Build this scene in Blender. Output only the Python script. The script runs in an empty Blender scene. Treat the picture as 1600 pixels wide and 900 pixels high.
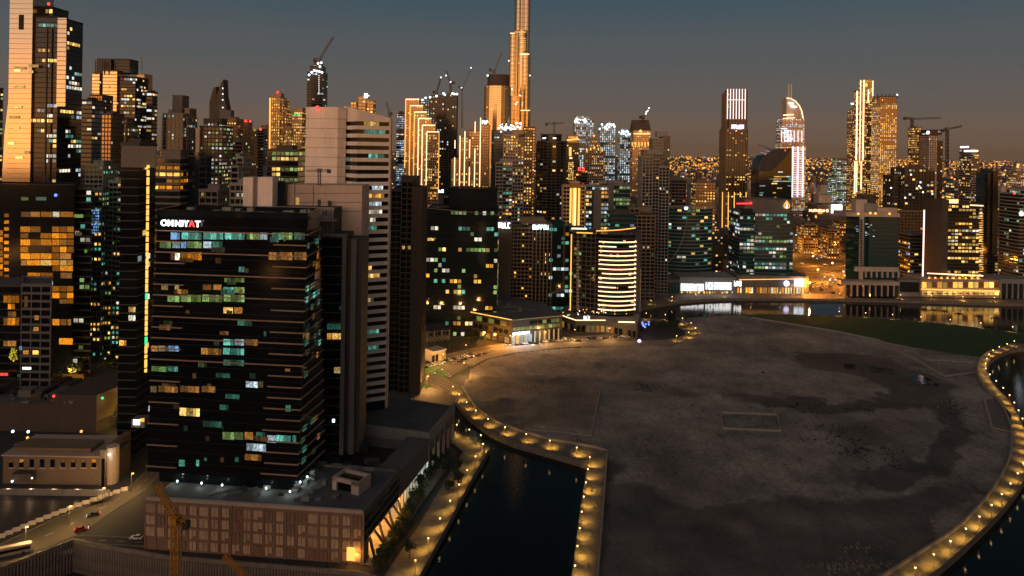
import bpy, math, random
from math import sin, cos, pi, radians
random.seed(7)
C = bpy.context.scene.collection
sc = bpy.context.scene
# ------------------------------------------------------------------ camera
F, CAMH, CX, CY, ROLL = 1100.0, 150.0, 800.0, 236.0, radians(0.9)
cd = bpy.data.cameras.new('camera'); cam = bpy.data.objects.new('camera', cd); C.objects.link(cam)
cam.location = (0, 0, CAMH); cam.rotation_mode = 'XYZ'
from mathutils import Matrix, Vector
cam.rotation_euler = (Matrix.Rotation(pi/2, 3, 'X') @ Matrix.Rotation(ROLL, 3, 'Z')).to_euler()
cd.sensor_width = 36; cd.lens = 36*F/1600; cd.shift_y = -(450-CY)/1600; cd.clip_end = 60000; cd.clip_start = 1
sc.camera = cam
# ------------------------------------------------------------------ sky, sun, exposure
sc.view_settings.view_transform = 'Standard'; sc.view_settings.look = 'None'
sc.view_settings.exposure = 0; sc.view_settings.gamma = 1
sc.cycles.use_denoising = True; sc.cycles.max_bounces = 6; sc.cycles.diffuse_bounces = 3
sc.cycles.glossy_bounces = 4; sc.cycles.sample_clamp_indirect = 2.0; sc.cycles.sample_clamp_direct = 0
SUN_AZ = radians(200)            # afterglow behind the camera and a little to its left
w = bpy.data.worlds.new('World'); sc.world = w; w.use_nodes = True
nt = w.node_tree; nt.nodes.clear()
def N(t, **k):
    n = nt.nodes.new(t)
    for a, b in k.items(): setattr(n, a, b)
    return n
L = nt.links.new
def ramp(n, stops):
    cr = n.color_ramp; cr.interpolation = 'EASE'
    while len(cr.elements) > 1: cr.elements.remove(cr.elements[-1])
    cr.elements[0].position = stops[0][0]; cr.elements[0].color = (*stops[0][1], 1)
    for p, c in stops[1:]:
        e = cr.elements.new(p); e.color = (*c, 1)
tc = N('ShaderNodeTexCoord'); sp = N('ShaderNodeSeparateXYZ'); L(tc.outputs['Generated'], sp.inputs[0])
east = N('ShaderNodeValToRGB'); west = N('ShaderNodeValToRGB')
ramp(east, [(0, (.235,.125,.058)), (.025, (.160,.112,.080)), (.075, (.112,.101,.097)), (.13, (.083,.094,.101)), (.22, (.042,.080,.108)), (.42, (.014,.030,.042)), (1, (.009,.022,.032))])
ramp(west, [(0, (4.0,1.35,.05)), (.04, (3.6,1.22,.06)), (.085, (2.2,.84,.13)), (.13, (1.2,.62,.27)), (.19, (.55,.38,.25)), (.32, (.11,.11,.13)), (.5, (.05,.065,.085)), (1, (.012,.024,.036))])
L(sp.outputs[2], east.inputs[0]); L(sp.outputs[2], west.inputs[0])
dt = N('ShaderNodeVectorMath', operation='DOT_PRODUCT'); L(tc.outputs['Generated'], dt.inputs[0])
dt.inputs[1].default_value = (sin(SUN_AZ), cos(SUN_AZ), 0)
mr = N('ShaderNodeMapRange', interpolation_type='SMOOTHSTEP'); L(dt.outputs['Value'], mr.inputs[0])
mr.inputs[1].default_value = 0.05; mr.inputs[2].default_value = 1.0
mx = N('ShaderNodeMixRGB'); L(mr.outputs[0], mx.inputs[0]); L(east.outputs[0], mx.inputs[1]); L(west.outputs[0], mx.inputs[2])
nsky = N('ShaderNodeTexSky', sky_type='NISHITA', sun_disc=False); nsky.sun_elevation = radians(1.0); nsky.sun_rotation = SUN_AZ
bg1 = N('ShaderNodeBackground'); L(mx.outputs[0], bg1.inputs[0]); bg1.inputs[1].default_value = 1
bg2 = N('ShaderNodeBackground'); L(nsky.outputs[0], bg2.inputs[0]); bg2.inputs[1].default_value = 0.006
ad = N('ShaderNodeAddShader'); L(bg1.outputs[0], ad.inputs[0]); L(bg2.outputs[0], ad.inputs[1])
wo = N('ShaderNodeOutputWorld'); L(ad.outputs[0], wo.inputs[0])
sd = bpy.data.lights.new('sun', 'SUN'); sd.energy = 1.2; sd.color = (1, .72, .58); sd.angle = radians(80)
so = bpy.data.objects.new('sun', sd); C.objects.link(so)
so.rotation_euler = Vector((-sin(SUN_AZ), -cos(SUN_AZ), -math.tan(radians(5)))).to_track_quat('-Z', 'Y').to_euler()
# ------------------------------------------------------------------ projection helpers
def ray(px, py):
    u, v = px-CX, py-CY
    return (u*cos(ROLL)+v*sin(ROLL))/F, (-u*sin(ROLL)+v*cos(ROLL))/F
def at(px, py, Y):
    a, b = ray(px, py); return Vector((a*Y, Y, CAMH-b*Y))
def gr(px, py, z=2.0):
    a, b = ray(px, py); Y = (CAMH-z)/b; return (a*Y, Y)
# ------------------------------------------------------------------ materials
MATS = {}
def newmat(name):
    m = bpy.data.materials.new(name); m.use_nodes = True; return m, m.node_tree, m.node_tree.nodes['Principled BSDF']
def mat(name, col, rough=.7, metal=0, var=.25, scale=.15, bump=0, stretch=(1,1,1), spec=.5):
    if name in MATS: return MATS[name]
    m, t, b = newmat(name); ns = t.nodes; l = t.links.new
    b.inputs['Roughness'].default_value = rough; b.inputs['Metallic'].default_value = metal
    b.inputs['Specular IOR Level'].default_value = spec
    co = ns.new('ShaderNodeTexCoord'); mp = ns.new('ShaderNodeMapping'); l(co.outputs['Object'], mp.inputs[0]); mp.inputs['Scale'].default_value = stretch
    no = ns.new('ShaderNodeTexNoise'); no.inputs['Scale'].default_value = scale; no.inputs['Detail'].default_value = 6; l(mp.outputs[0], no.inputs[0])
    n2 = ns.new('ShaderNodeTexNoise'); n2.inputs['Scale'].default_value = scale*14; n2.inputs['Detail'].default_value = 4; l(mp.outputs[0], n2.inputs[0])
    ma = ns.new('ShaderNodeMath'); ma.operation = 'MULTIPLY_ADD'; l(n2.outputs[0], ma.inputs[0]); ma.inputs[1].default_value = .5; l(no.outputs[0], ma.inputs[2])
    r = ns.new('ShaderNodeMapRange'); l(ma.outputs[0], r.inputs[0]); r.inputs[1].default_value = .5; r.inputs[2].default_value = 1.0
    r.inputs[3].default_value = 1-var; r.inputs[4].default_value = 1+var
    v = ns.new('ShaderNodeVectorMath'); v.operation = 'SCALE'; v.inputs[0].default_value = col; l(r.outputs[0], v.inputs['Scale'])
    l(v.outputs[0], b.inputs['Base Color'])
    if bump:
        bn = ns.new('ShaderNodeBump'); bn.inputs['Strength'].default_value = bump; bn.inputs['Distance'].default_value = .3
        l(n2.outputs[0], bn.inputs['Height']); l(bn.outputs[0], b.inputs['Normal'])
    MATS[name] = m; return m
def glass(name, col, rough=.06, metal=0.0, wav=.006):
    m, t, b = newmat(name); ns = t.nodes; l = t.links.new
    b.inputs['Base Color'].default_value = (*col, 1); b.inputs['Roughness'].default_value = rough
    b.inputs['Metallic'].default_value = metal; b.inputs['Specular IOR Level'].default_value = .35 if metal == 0 else .5
    co = ns.new('ShaderNodeTexCoord'); br = ns.new('ShaderNodeTexNoise'); br.inputs['Scale'].default_value = .12; br.inputs['Detail'].default_value = 3
    l(co.outputs['Object'], br.inputs[0])
    bn = ns.new('ShaderNodeBump'); bn.inputs['Strength'].default_value = wav*10; bn.inputs['Distance'].default_value = .12
    l(br.outputs[0], bn.inputs['Height']); l(bn.outputs[0], b.inputs['Normal'])
    MATS[name] = m; return m
def emit(name, col, s, var=True, sample=False, inner=True):
    m, t, b = newmat(name); ns = t.nodes; l = t.links.new
    b.inputs['Base Color'].default_value = (.02,.02,.02,1); b.inputs['Roughness'].default_value = .3
    b.inputs['Emission Color'].default_value = (*col, 1); b.inputs['Emission Strength'].default_value = s
    if var:
        g = ns.new('ShaderNodeNewGeometry'); oi = ns.new('ShaderNodeObjectInfo')
        ad = ns.new('ShaderNodeMath'); ad.operation = 'ADD'; l(g.outputs['Random Per Island'], ad.inputs[0]); l(oi.outputs['Random'], ad.inputs[1])
        fr = ns.new('ShaderNodeMath'); fr.operation = 'FRACT'; l(ad.outputs[0], fr.inputs[0])
        pw = ns.new('ShaderNodeMath'); pw.operation = 'POWER'; l(fr.outputs[0], pw.inputs[0]); pw.inputs[1].default_value = 1.6
        r = ns.new('ShaderNodeMapRange'); l(pw.outputs[0], r.inputs[0]); r.inputs[3].default_value = .18*s; r.inputs[4].default_value = s*1.25
        last = r.outputs[0]
        if inner:
            co = ns.new('ShaderNodeTexCoord'); mp = ns.new('ShaderNodeMapping'); mp.inputs['Scale'].default_value = (2.2, 2.2, 1.3); l(g.outputs['Position'], mp.inputs[0])
            no = ns.new('ShaderNodeTexNoise'); no.inputs['Scale'].default_value = 1; no.inputs['Detail'].default_value = 6; no.inputs['Roughness'].default_value = .7; l(mp.outputs[0], no.inputs[0])
            r2 = ns.new('ShaderNodeMapRange'); l(no.outputs[0], r2.inputs[0]); r2.inputs[1].default_value = .38; r2.inputs[2].default_value = .66; r2.inputs[3].default_value = .15; r2.inputs[4].default_value = 1.7
            mu = ns.new('ShaderNodeMath'); mu.operation = 'MULTIPLY'; l(last, mu.inputs[0]); l(r2.outputs[0], mu.inputs[1]); last = mu.outputs[0]
        l(last, b.inputs['Emission Strength'])
    if not sample: m.cycles.emission_sampling = 'NONE'
    MATS[name] = m; return m
conc = lambda n, c, **k: mat(n, c, .8, 0, .18, .08, 0, (1,1,.35), **k)
conc('plaster', (.78,.70,.63)); conc('beige', (.52,.42,.34)); conc('white', (.62,.56,.50)); conc('grey', (.14,.135,.13)); conc('dark_grey', (.05,.05,.05)); conc('brown', (.075,.060,.048))
conc('pale', (.25,.245,.23)); conc('greenish', (.13,.18,.165)); conc('tan', (.21,.155,.10)); conc('black', (.012,.012,.012)); conc('sandstone', (.42,.30,.20))
glass('g_dark', (.010,.016,.018)); glass('g_teal', (.004,.050,.060), .08); glass('g_black', (.004,.006,.008), .1); glass('g_blue', (.008,.018,.030))
glass('g_gold', (.58,.46,.27), .16, .85, .01); glass('g_bronze', (.28,.19,.09), .2, .8, .01); glass('g_mirror', (.40,.35,.28), .10, .9, .008)
glass('g_steel', (.50,.42,.32), .28, .9, .01)
emit('e_warm', (1,.44,.07), 2.2); emit('e_gold', (1,.58,.15), 2.0); emit('e_white', (1,.90,.70), 1.2); emit('e_teal', (.25,1,.78), .55)
emit('e_green', (.62,1,.30), .50); emit('e_orange', (1,.31,.008), 1.0); emit('e_blue', (.25,.55,1), .9); emit('e_red', (1,.08,.04), 1.2); emit('e_cool', (.72,.9,1), 1.3)
emit('n_warm', (1,.60,.32), 2.6, False, True); emit('n_gold', (1,.47,.09), 1.7, False, True); emit('n_white', (1,.95,.9), 3.2, False, True); emit('n_cool', (.8,.93,1), 3.0, False, True)
emit('n_pink', (1,.70,.66), 1.8, False, True); emit('n_red', (1,.05,.04), 2.5, False, False); emit('n_blue', (.15,.25,1), 2, False, False); emit('n_spark', (.85,.9,1), 3.5, True, False, False)
emit('bulb', (1,.66,.26), 5, False, False); emit('tail', (1,.05,.02), 3, False, False); emit('head', (.9,.9,1), 4, False, False); emit('n_purple', (.75,.65,1), 3, False, True)
emit('n_yellow', (1,.80,.06), .9, True, False); emit('n_green', (.05,1,.35), 1.2, False, False)
PAL = dict(w='e_white', g='e_gold', a='e_warm', t='e_teal', n='e_green', o='e_orange', b='e_blue', r='e_red', c='e_cool')
mat('asphalt', (.045,.045,.045), .8, 0, .3, .05, .1); mat('paving', (.20,.17,.14), .8, 0, .3, .4, .2); mat('quay', (.24,.21,.18), .85, 0, .3, .3, .2)
mat('kerbstone', (.36,.31,.27), .8, 0, .15, .5); mat('lawn', (.07,.17,.02), .9, 0, .3, .3, .3); conc('wallstone', (.27,.17,.11)); mat('roof', (.10,.105,.11), .85, 0, .3, .1, .1); mat('grass', (.035,.06,.02), .9, 0, .5, .05, .3); mat('roofmetal', (.25,.25,.26), .5, .3)
mat('cityground', (.07,.06,.05), .9, 0, .5, .01); mat('steel', (.12,.12,.12), .5, .6); mat('yellowpaint', (.62,.30,.03), .5, 0, .2, 1)
mat('bark', (.08,.055,.035), .9); mat('leaf', (.035,.06,.02), .8, 0, .5, 1); mat('palmleaf', (.04,.055,.02), .7, 0, .4, 1)
mat('paint_white', (.7,.7,.68), .35, 0, .05, 1); mat('paint_dark', (.03,.03,.035), .3, 0, .05, 1); mat('paint_silver', (.35,.36,.37), .3, .5, .05, 1); mat('paint_red', (.3,.03,.02), .3, 0, .05, 1)
mat('rubber', (.02,.02,.02), .9); mat('linepaint', (.6,.6,.55), .7); mat('rock', (.24,.20,.17), .95, 0, .4, .8, .5); mat('mud', (.04,.035,.03), .5, 0, .4, .1)
# ------------------------------------------------------------------ mesh builder
class MB:
    def __init__(s): s.v, s.f, s.m, s.mats = [], [], [], []
    def mi(s, m):
        if m not in s.mats: s.mats.append(m)
        return s.mats.index(m)
    def quad(s, a, b, c, d, m='grey'):
        k = len(s.v); s.v += [tuple(a), tuple(b), tuple(c), tuple(d)]; s.f.append((k,k+1,k+2,k+3)); s.m.append(s.mi(m))
    def prism(s, poly, z0, z1, m='grey', top=None, inset=None):
        n = len(poly); k = len(s.v); tp = top or poly
        ar = sum(poly[i][0]*poly[(i+1)%n][1]-poly[(i+1)%n][0]*poly[i][1] for i in range(n))
        if ar < 0: poly = poly[::-1]; tp = tp[::-1]
        s.v += [(p[0], p[1], z0) for p in poly] + [(p[0], p[1], z1) for p in tp]; q = s.mi(m)
        for i in range(n): j = (i+1)%n; s.f.append((k+i,k+j,k+n+j,k+n+i)); s.m.append(q)
        s.f.append(tuple(range(k+n,k+2*n))); s.m.append(q); s.f.append(tuple(range(k+n-1,k-1,-1))); s.m.append(q)
    def box(s, x0, x1, y0, y1, z0, z1, m='grey'):
        s.prism([(x0,y0),(x1,y0),(x1,y1),(x0,y1)], z0, z1, m)
    def bar(s, a, b, r, m='grey', n=4, r2=None):
        a, b = Vector(a), Vector(b); d = b-a
        if d.length < 1e-6: return
        q = d.to_track_quat('Z', 'Y'); k = len(s.v); r2 = r if r2 is None else r2
        for (c, rr) in ((a, r), (b, r2)):
            for i in range(n):
                t = 2*pi*(i+.5)/n; s.v.append(tuple(c + q @ Vector((cos(t)*rr, sin(t)*rr, 0))))
        o = s.mi(m)
        for i in range(n): j = (i+1)%n; s.f.append((k+i,k+j,k+n+j,k+n+i)); s.m.append(o)
        s.f.append(tuple(range(k+n,k+2*n))); s.m.append(o); s.f.append(tuple(range(k+n-1,k-1,-1))); s.m.append(o)
    def ball(s, c, r, m='grey', n=6, rz=None):
        rz = rz or r; k = len(s.v); o = s.mi(m); R = 4
        s.v.append((c[0], c[1], c[2]-rz))
        for i in range(1, R):
            t = -pi/2+pi*i/R
            for j in range(n): u = 2*pi*j/n; s.v.append((c[0]+cos(t)*cos(u)*r, c[1]+cos(t)*sin(u)*r, c[2]+sin(t)*rz))
        s.v.append((c[0], c[1], c[2]+rz)); e = len(s.v)-1
        for j in range(n):
            jn = (j+1)%n; s.f.append((k, k+1+jn, k+1+j)); s.m.append(o)
            for i in range(R-2): b0 = k+1+i*n; s.f.append((b0+j, b0+jn, b0+n+jn, b0+n+j)); s.m.append(o)
            b0 = k+1+(R-2)*n; s.f.append((b0+j, b0+jn, e)); s.m.append(o)
    def mesh(s, name, off=(0,0,0), smooth=False):
        me = bpy.data.meshes.new(name)
        me.from_pydata([(x-off[0], y-off[1], z-off[2]) for x, y, z in s.v], [], s.f)
        for m in s.mats: me.materials.append(MATS[m])
        me.polygons.foreach_set('material_index', s.m)
        if smooth: me.polygons.foreach_set('use_smooth', [True]*len(s.f))
        me.update(); return me
    def build(s, name, parent=None, kind=None, label=None, smooth=False, loc=None):
        if not s.f: return None
        off = wloc(parent) if parent else (loc or (0,0,0))
        o = bpy.data.objects.new(name, s.mesh(name, off, smooth)); C.objects.link(o)
        if parent: o.parent = parent
        elif loc: o.location = loc
        if kind: o['kind'] = kind
        if label: o['label'] = label
        return o
def wloc(o):
    v = Vector((0,0,0))
    while o: v = v+o.location; o = o.parent
    return v
def thing(name, label, cat, loc, group=None, rz=0):
    o = bpy.data.objects.new(name, None); C.objects.link(o); o.location = loc; o.rotation_euler = (0,0,rz)
    o['label'] = label; o['category'] = cat; o.empty_display_size = 2
    if group: o['group'] = group
    return o
def tag(o, label, cat, group=None):
    o['label'] = label; o['category'] = cat
    if group: o['group'] = group
    return o
def inst(name, me, parent, wl, rz=0, kind=None):
    o = bpy.data.objects.new(name, me); C.objects.link(o); o.parent = parent
    o.location = Vector(wl)-wloc(parent); o.rotation_euler = (0,0,rz)
    if kind: o['kind'] = kind
    return o
def copy_tree(o, parent=None):
    c = o.copy(); C.objects.link(c); c.parent = parent
    for ch in list(o.children): copy_tree(ch, c)
    return c
def offset(poly, d):
    n = len(poly)
    ar = sum(poly[i][0]*poly[(i+1)%n][1]-poly[(i+1)%n][0]*poly[i][1] for i in range(n))
    if ar < 0: poly = poly[::-1]
    out = []
    for i in range(n):
        p0, p1, p2 = Vector(poly[i-1][:2]), Vector(poly[i][:2]), Vector(poly[(i+1)%n][:2])
        a, b = (p1-p0).normalized(), (p2-p1).normalized()
        n1, n2 = Vector((a.y,-a.x)), Vector((b.y,-b.x)); m = (n1+n2)
        m = m/max(.3, (1+n1.dot(n2)))
        q = p1+m*d; out.append((q.x, q.y))
    return out
ORD = 'first second third fourth fifth sixth seventh eighth ninth tenth eleventh twelfth thirteenth fourteenth fifteenth sixteenth seventeenth eighteenth nineteenth twentieth'.split()
def ordw(i):
    if i < 20: return ORD[i]
    t = {2:'twenty',3:'thirty',4:'forty',5:'fifty'}[(i+1)//10]; r = (i+1)%10
    return (t+'-'+ORD[r-1]) if r else {20:'twentieth',30:'thirtieth',40:'fortieth',50:'fiftieth'}[i+1]
# ------------------------------------------------------------------ facades
def facade(B, poly, z0, z1, fl=4., bay=4., wall='grey', gl='g_dark', band=.3, bp=.3, pier=0, pp=.35, lit=.1, pal='wg', big=False, cap=True, pane=.72, run=.55, pierind=True, roofm='roof', sides=True, rows=None):
    """one volume of a building: core, floor bands, piers, lit panes"""
    if lit > .02: lit *= 1.35
    n = len(poly); ar = sum(poly[i][0]*poly[(i+1)%n][1]-poly[(i+1)%n][0]*poly[i][1] for i in range(n))
    if ar < 0: poly = poly[::-1]
    m = MB(); m.prism(poly, z0, z1, gl); m.build('glazed_wall', B)
    nf = max(1, int(round((z1-z0)/fl))); fh = (z1-z0)/nf
    Y = poly[0][1]
    cen = (sum(p[0] for p in poly)/n, sum(p[1] for p in poly)/n)
    ind = (max(p[0] for p in poly)-min(p[0] for p in poly))*F/Y > 14
    if band:
        mb = MB(); mb.prism([(p[0]-cen[0], p[1]-cen[1]) for p in offset(poly, bp)], 0, fh*band, wall)
        if ind:
            me = mb.mesh('floor_band')
            for k in range(nf): inst('floor_band', me, B, (cen[0], cen[1], z0+k*fh))
        else:
            mm = MB(); op = offset(poly, bp)
            for k in range(nf): mm.prism(op, z0+k*fh, z0+k*fh+fh*band, wall)
            mm.build('floor_band', B, 'stuff')
    if cap:
        mb = MB(); mb.prism(offset(poly, bp+.12), z1-.02, z1+.5, wall); RS = mb.build('roof_slab', B)
        mb = MB(); op = offset(poly, bp+.1); ip = offset(poly, -.5)
        for i in range(n):
            j = (i+1)%n
            if (Vector(op[i])-Vector(op[j])).length > .2:
                mb.prism([op[i], op[j], ip[j], ip[i]], z1+.5, z1+1.6, wall)
        mb.build('parapet', RS)
        mb = MB(); mb.prism(offset(poly, -.52), z1+.5, z1+.56, roofm); mb.build('roof', B)
    pm = MB(); pierpos = []; bigpos = []
    for i in range(n):
        a, b = Vector(poly[i][:2]), Vector(poly[(i+1)%n][:2]); e = b-a; ln = e.length
        if ln < 1.5: continue
        u = e/ln; nr = Vector((u.y, -u.x)); mid = (a+b)/2
        if nr.dot(-mid.normalized()) < -.25: continue
        nb = max(1, int(round(ln/bay))); bw = ln/nb; ang = math.atan2(u.y, u.x)
        if pier:
            for k in range(nb+1 if ln > 3 else 0):
                p = a+u*(bw*k); pierpos.append((p, ang))
        for f in range(nf):
            if rows and not rows(f, nf): continue
            pf = lit*random.choice([.2,.5,1,1.3,2.2]); on = False; col = None
            for k in range(nb):
                on = random.random() < ((pf+(1-pf)*run*min(1, pf*3)) if on else pf*(1-run*.5))
                if not on: col = None; continue
                if col is None or random.random() < .3: col = PAL[random.choice(pal)]
                g = .1*bw+pier*.5*bw
                x0, x1 = bw*k+g, bw*(k+1)-g
                za, zb = z0+f*fh+fh*band+.05*fh, z0+f*fh+fh*min(.96, band+pane*(1-band)+.05)
                o = nr*.06; P = lambda x, z: (a.x+u.x*x+o.x, a.y+u.y*x+o.y, z)
                if big: bigpos.append((P((x0+x1)/2, (za+zb)/2), ang, x1-x0, zb-za, col))
                else: pm.quad(P(x0,za), P(x1,za), P(x1,zb), P(x0,zb), col)
    pm.build('lit_window', B, 'stuff')
    if pierpos:
        wd, h = max(.3, pier*bay*.5), z1-z0
        mb = MB(); mb.box(-wd/2, wd/2, -pp, .2, 0, h, wall)
        if pierind and ind:
            me = mb.mesh('pier')
            for p, ang in pierpos: inst('pier', me, B, (p.x, p.y, z0), ang)
        else:
            mm = MB()
            for p, ang in pierpos:
                u = Vector((cos(ang), sin(ang))); nr = Vector((u.y,-u.x))
                q = [p-u*wd/2+nr*pp, p+u*wd/2+nr*pp, p+u*wd/2-nr*.2, p-u*wd/2-nr*.2]
                mm.prism([(t.x,t.y) for t in q], z0, z1, wall)
            mm.build('pier', B, 'stuff')
    cache = {}
    for (c, ang, ww, hh, col) in bigpos:
        key = (round(ww,1), round(hh,1), col)
        if key not in cache:
            mb = MB(); nm = max(1, round(ww/1.3)); 
            for q in range(nm): mb.box(-ww/2+q*ww/nm+.06, -ww/2+(q+1)*ww/nm-.06, -.08, .04, -hh/2, hh/2, col)
            cache[key] = mb.mesh('lit_window')
        inst('lit_window', cache[key], B, c, ang)
    return nf, fh
def frustum_poly(px0, px1, Y, d):
    a0, a1 = (px0-CX)/F, (px1-CX)/F
    X0 = a0*(Y+d) if a0 > 0 else a0*Y
    X1 = a1*(Y+d) if a1 < 0 else a1*Y
    if X1-X0 < 4:
        X0, X1 = a0*Y, a1*Y
    return [(X0,Y),(X1,Y),(X1,Y+d),(X0,Y+d)]
def zt(px, py, Y): return at(px, py, Y).z
def rollx(px, py): # pixel x at the horizon line of the vertical through (px,py)
    return px + (py-CY)*math.tan(ROLL)
def bld(label, px0, px1, ytop, Y, d=None, name='tower', cat='tower', z0=2., zb=None, units=3, vols=None, group=None, **k):
    """box tower whose outline in the photograph is px0..px1 with its top at ytop, front at distance Y"""
    a0, a1 = rollx(px0, ytop), rollx(px1, ytop)
    d = d or min(30, max(10, (px1-px0)*Y/F*.8))
    poly = frustum_poly(a0, a1, Y, d); top = zt((px0+px1)/2, ytop, Y)
    cen = ((poly[0][0]+poly[1][0])/2, Y+d/2, z0)
    B = thing(name, label, cat, cen, group)
    W = poly[1][0]-poly[0][0]; X0 = poly[0][0]
    for vv in (vols or [(0,1,0,1,None)]):
        fx0, fx1, fy0, fy1, yt = vv[:5]; kk = dict(k); 
        if len(vv) > 5: kk.update(vv[5])
        zz = zt((px0+px1)/2, yt, Y) if yt is not None else top
        zs = kk.pop('zs', z0); 
        if zs != z0: zs = zt((px0+px1)/2, zs, Y)
        pl = [(X0+fx0*W, Y+fy0*d), (X0+fx1*W, Y+fy0*d), (X0+fx1*W, Y+fy1*d), (X0+fx0*W, Y+fy1*d)]
        facade(B, pl, zs, zz, **kk)
    if units:
        mu = MB(); 
        for q in range(units):
            s = W*random.uniform(.08,.2); x = X0+random.uniform(.15,.75)*W; y = Y+random.uniform(.2,.7)*d
            mu = MB(); mu.box(x, x+s, y, y+s, top+.5, top+random.uniform(1.8,4.5), random.choice(['grey','pale','roofmetal'])); mu.build('roof_unit', B)
    if units:
        wl = k.get('wall', 'grey'); s0 = random.uniform(.1,.3); s1 = random.uniform(.6,.9); hh = min(random.uniform(2.5,6), W*.3)
        mu = MB(); mu.box(X0+s0*W, X0+s1*W, Y+.25*d, Y+.75*d, top+.5, top+.5+hh, wl); cr = mu.build('crown', B)
        mu = MB(); mu.box(X0+s0*W-.3, X0+s1*W+.3, Y+.25*d-.3, Y+.75*d+.3, top+.5+hh, top+.9+hh, wl); mu.build('crown_cap', cr)
        if random.random() < .45:
            mu = MB(); x = X0+random.uniform(s0+.05,s1-.05)*W; mu.bar((x,Y+.5*d,top+.9+hh),(x,Y+.5*d,top+hh+random.uniform(6,13)),.22*max(1,Y/900),'steel',4,.08*max(1,Y/900)); mu.build('antenna', cr)
    return B
def nbar(B, px0, y0, px1, y1, Y, r, m='n_warm', name='light_strip', off=.6):
    a, b = at(px0, y0, Y-off), at(px1, y1, Y-off)
    mb = MB(); mb.bar(a, b, r, m); return mb.build(name, B)
def pbox(B, px0, px1, y0, y1, Y, d=1., m='grey', name='panel', kind=None, mats=None):
    a, b = at(px0, y1, Y), at(px1, y0, Y)
    mb = MB(); mb.box(a.x, b.x, Y, Y+d, a.z, b.z, m); return mb.build(name, B, kind)
def dot(B, px, py, Y, r, m='n_white', name='beacon'):
    mb = MB(); mb.ball(at(px, py, Y), r, m); return mb.build(name, B)
def glyphs(B, px0, px1, y0, y1, Y, m, n, name='sign', d=.5, back=None):
    a, b = at(px0, y1, Y), at(px1, y0, Y); mb = MB(); W = (b.x-a.x)/n; Hh = b.z-a.z
    for i in range(n):
        x = a.x+i*W; w0 = W*.8; t = W*.22
        mb.box(x, x+t, Y-d, Y, a.z, b.z, m)
        for q in random.sample([0,.4,.8], random.choice([1,2,3])): mb.box(x+t, x+w0, Y-d, Y, a.z+Hh*q, a.z+Hh*(q+.2), m)
        if random.random() < .6: mb.box(x+w0-t, x+w0, Y-d+.03, Y+.03, a.z+Hh*.1, b.z-Hh*.1, m)
    o = mb.build(name, B)
    if back:
        mb = MB(); mb.box(a.x-.5, b.x+.5, Y+.05, Y+.3, a.z-.5, b.z+.5, back); mb.build('sign_board', B)
    return o
# ------------------------------------------------------------------ the setting
def struct(name, mb, smooth=False):
    o = mb.build(name, None, 'structure', None, smooth); return o
def G(pts, z=2.0): return [gr(x, y, z) for x, y in pts]
# water sheet out to the far canal bank and round the island
m, t, b = newmat('water'); MATS['water'] = m; ns = t.nodes; l = t.links.new
b.inputs['Base Color'].default_value = (.002,.006,.007,1); b.inputs['Roughness'].default_value = .03; b.inputs['IOR'].default_value = 1.33; b.inputs['Specular IOR Level'].default_value = .5
co = ns.new('ShaderNodeTexCoord'); mp = ns.new('ShaderNodeMapping'); mp.inputs['Scale'].default_value = (.5,.9,1); l(co.outputs['Object'], mp.inputs[0])
n1 = ns.new('ShaderNodeTexNoise'); n1.inputs['Scale'].default_value = 1; n1.inputs['Detail'].default_value = 5; l(mp.outputs[0], n1.inputs[0])
bn = ns.new('ShaderNodeBump'); bn.inputs['Strength'].default_value = .22; bn.inputs['Distance'].default_value = .16; l(n1.outputs[0], bn.inputs['Height']); l(bn.outputs[0], b.inputs['Normal'])
mb = MB(); mb.quad((-60,-300,0),(1500,-300,0),(1500,745,0),(-60,745,0),'water'); struct('water', mb)
# far ground to the horizon
mb = MB(); mb.quad((-40000,745,1.6),(40000,745,1.6),(40000,50000,1.6),(-40000,50000,1.6),'cityground'); mb.quad((-40000,-3000,1.6),(40000,-3000,1.6),(40000,-300,1.6),(-40000,-300,1.6),'cityground'); mb.quad((-40000,-300,1.6),(-700,-300,1.6),(-700,745,1.6),(-40000,745,1.6),'cityground'); mb.quad((1500,-300,1.6),(40000,-300,1.6),(40000,745,1.6),(1500,745,1.6),'cityground'); struct('ground', mb)
mb = MB(); mb.quad((-700,-300,-10),(-45,-300,-10),(-45,275,-10),(-700,275,-10),'mud'); struct('pit_floor', mb)
mb = MB(); mb.box(-46,-44.8,-300,246,-10,1.9,'quay'); struct('pit_wall', mb)
# far canal bank
FB = [(1001,482),(1030,476),(1061,471),(1100,467.5),(1137,466),(1210,466),(1296,467),(1433,470),(1600,475),(1900,488)]
fb = G(FB); mb = MB(); poly = [(p[0],p[1]) for p in fb]+[(1500,900),(-60,900),(-60,690)]
mat('dusty', (.13,.11,.09), .85, 0, .4, .03, .1)
mb.prism(poly, -1, 2, 'dusty'); struct('canal_bank', mb)
# city land on the left: quay edge of the inlet, then round to the peninsula
LA = [(640,930),(655,900),(700,812),(765,700),(735,688),(712,676),(704,655),(704,632),(712,622)]
PEN = [(1090,523),(1088,517),(1068,505),(1033,498),(996,496.5)]
la = G(LA); NEARLINE = [(-120,925),(-60,905),(0,887),(116,842),(150,850),(262,868),(400,880),(560,893),(598,903),(612,930)]
poly = [(-900,230)]+G(NEARLINE)+la+G([(735,600),(760,570),(860,546),(975,539),(1048,539)])+G(PEN)+G([(990,488),(985,480)])+[(20,745),(-900,745)]
mb = MB(); mb.prism(poly, -1, 1.996, 'asphalt'); struct('land', mb)
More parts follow.
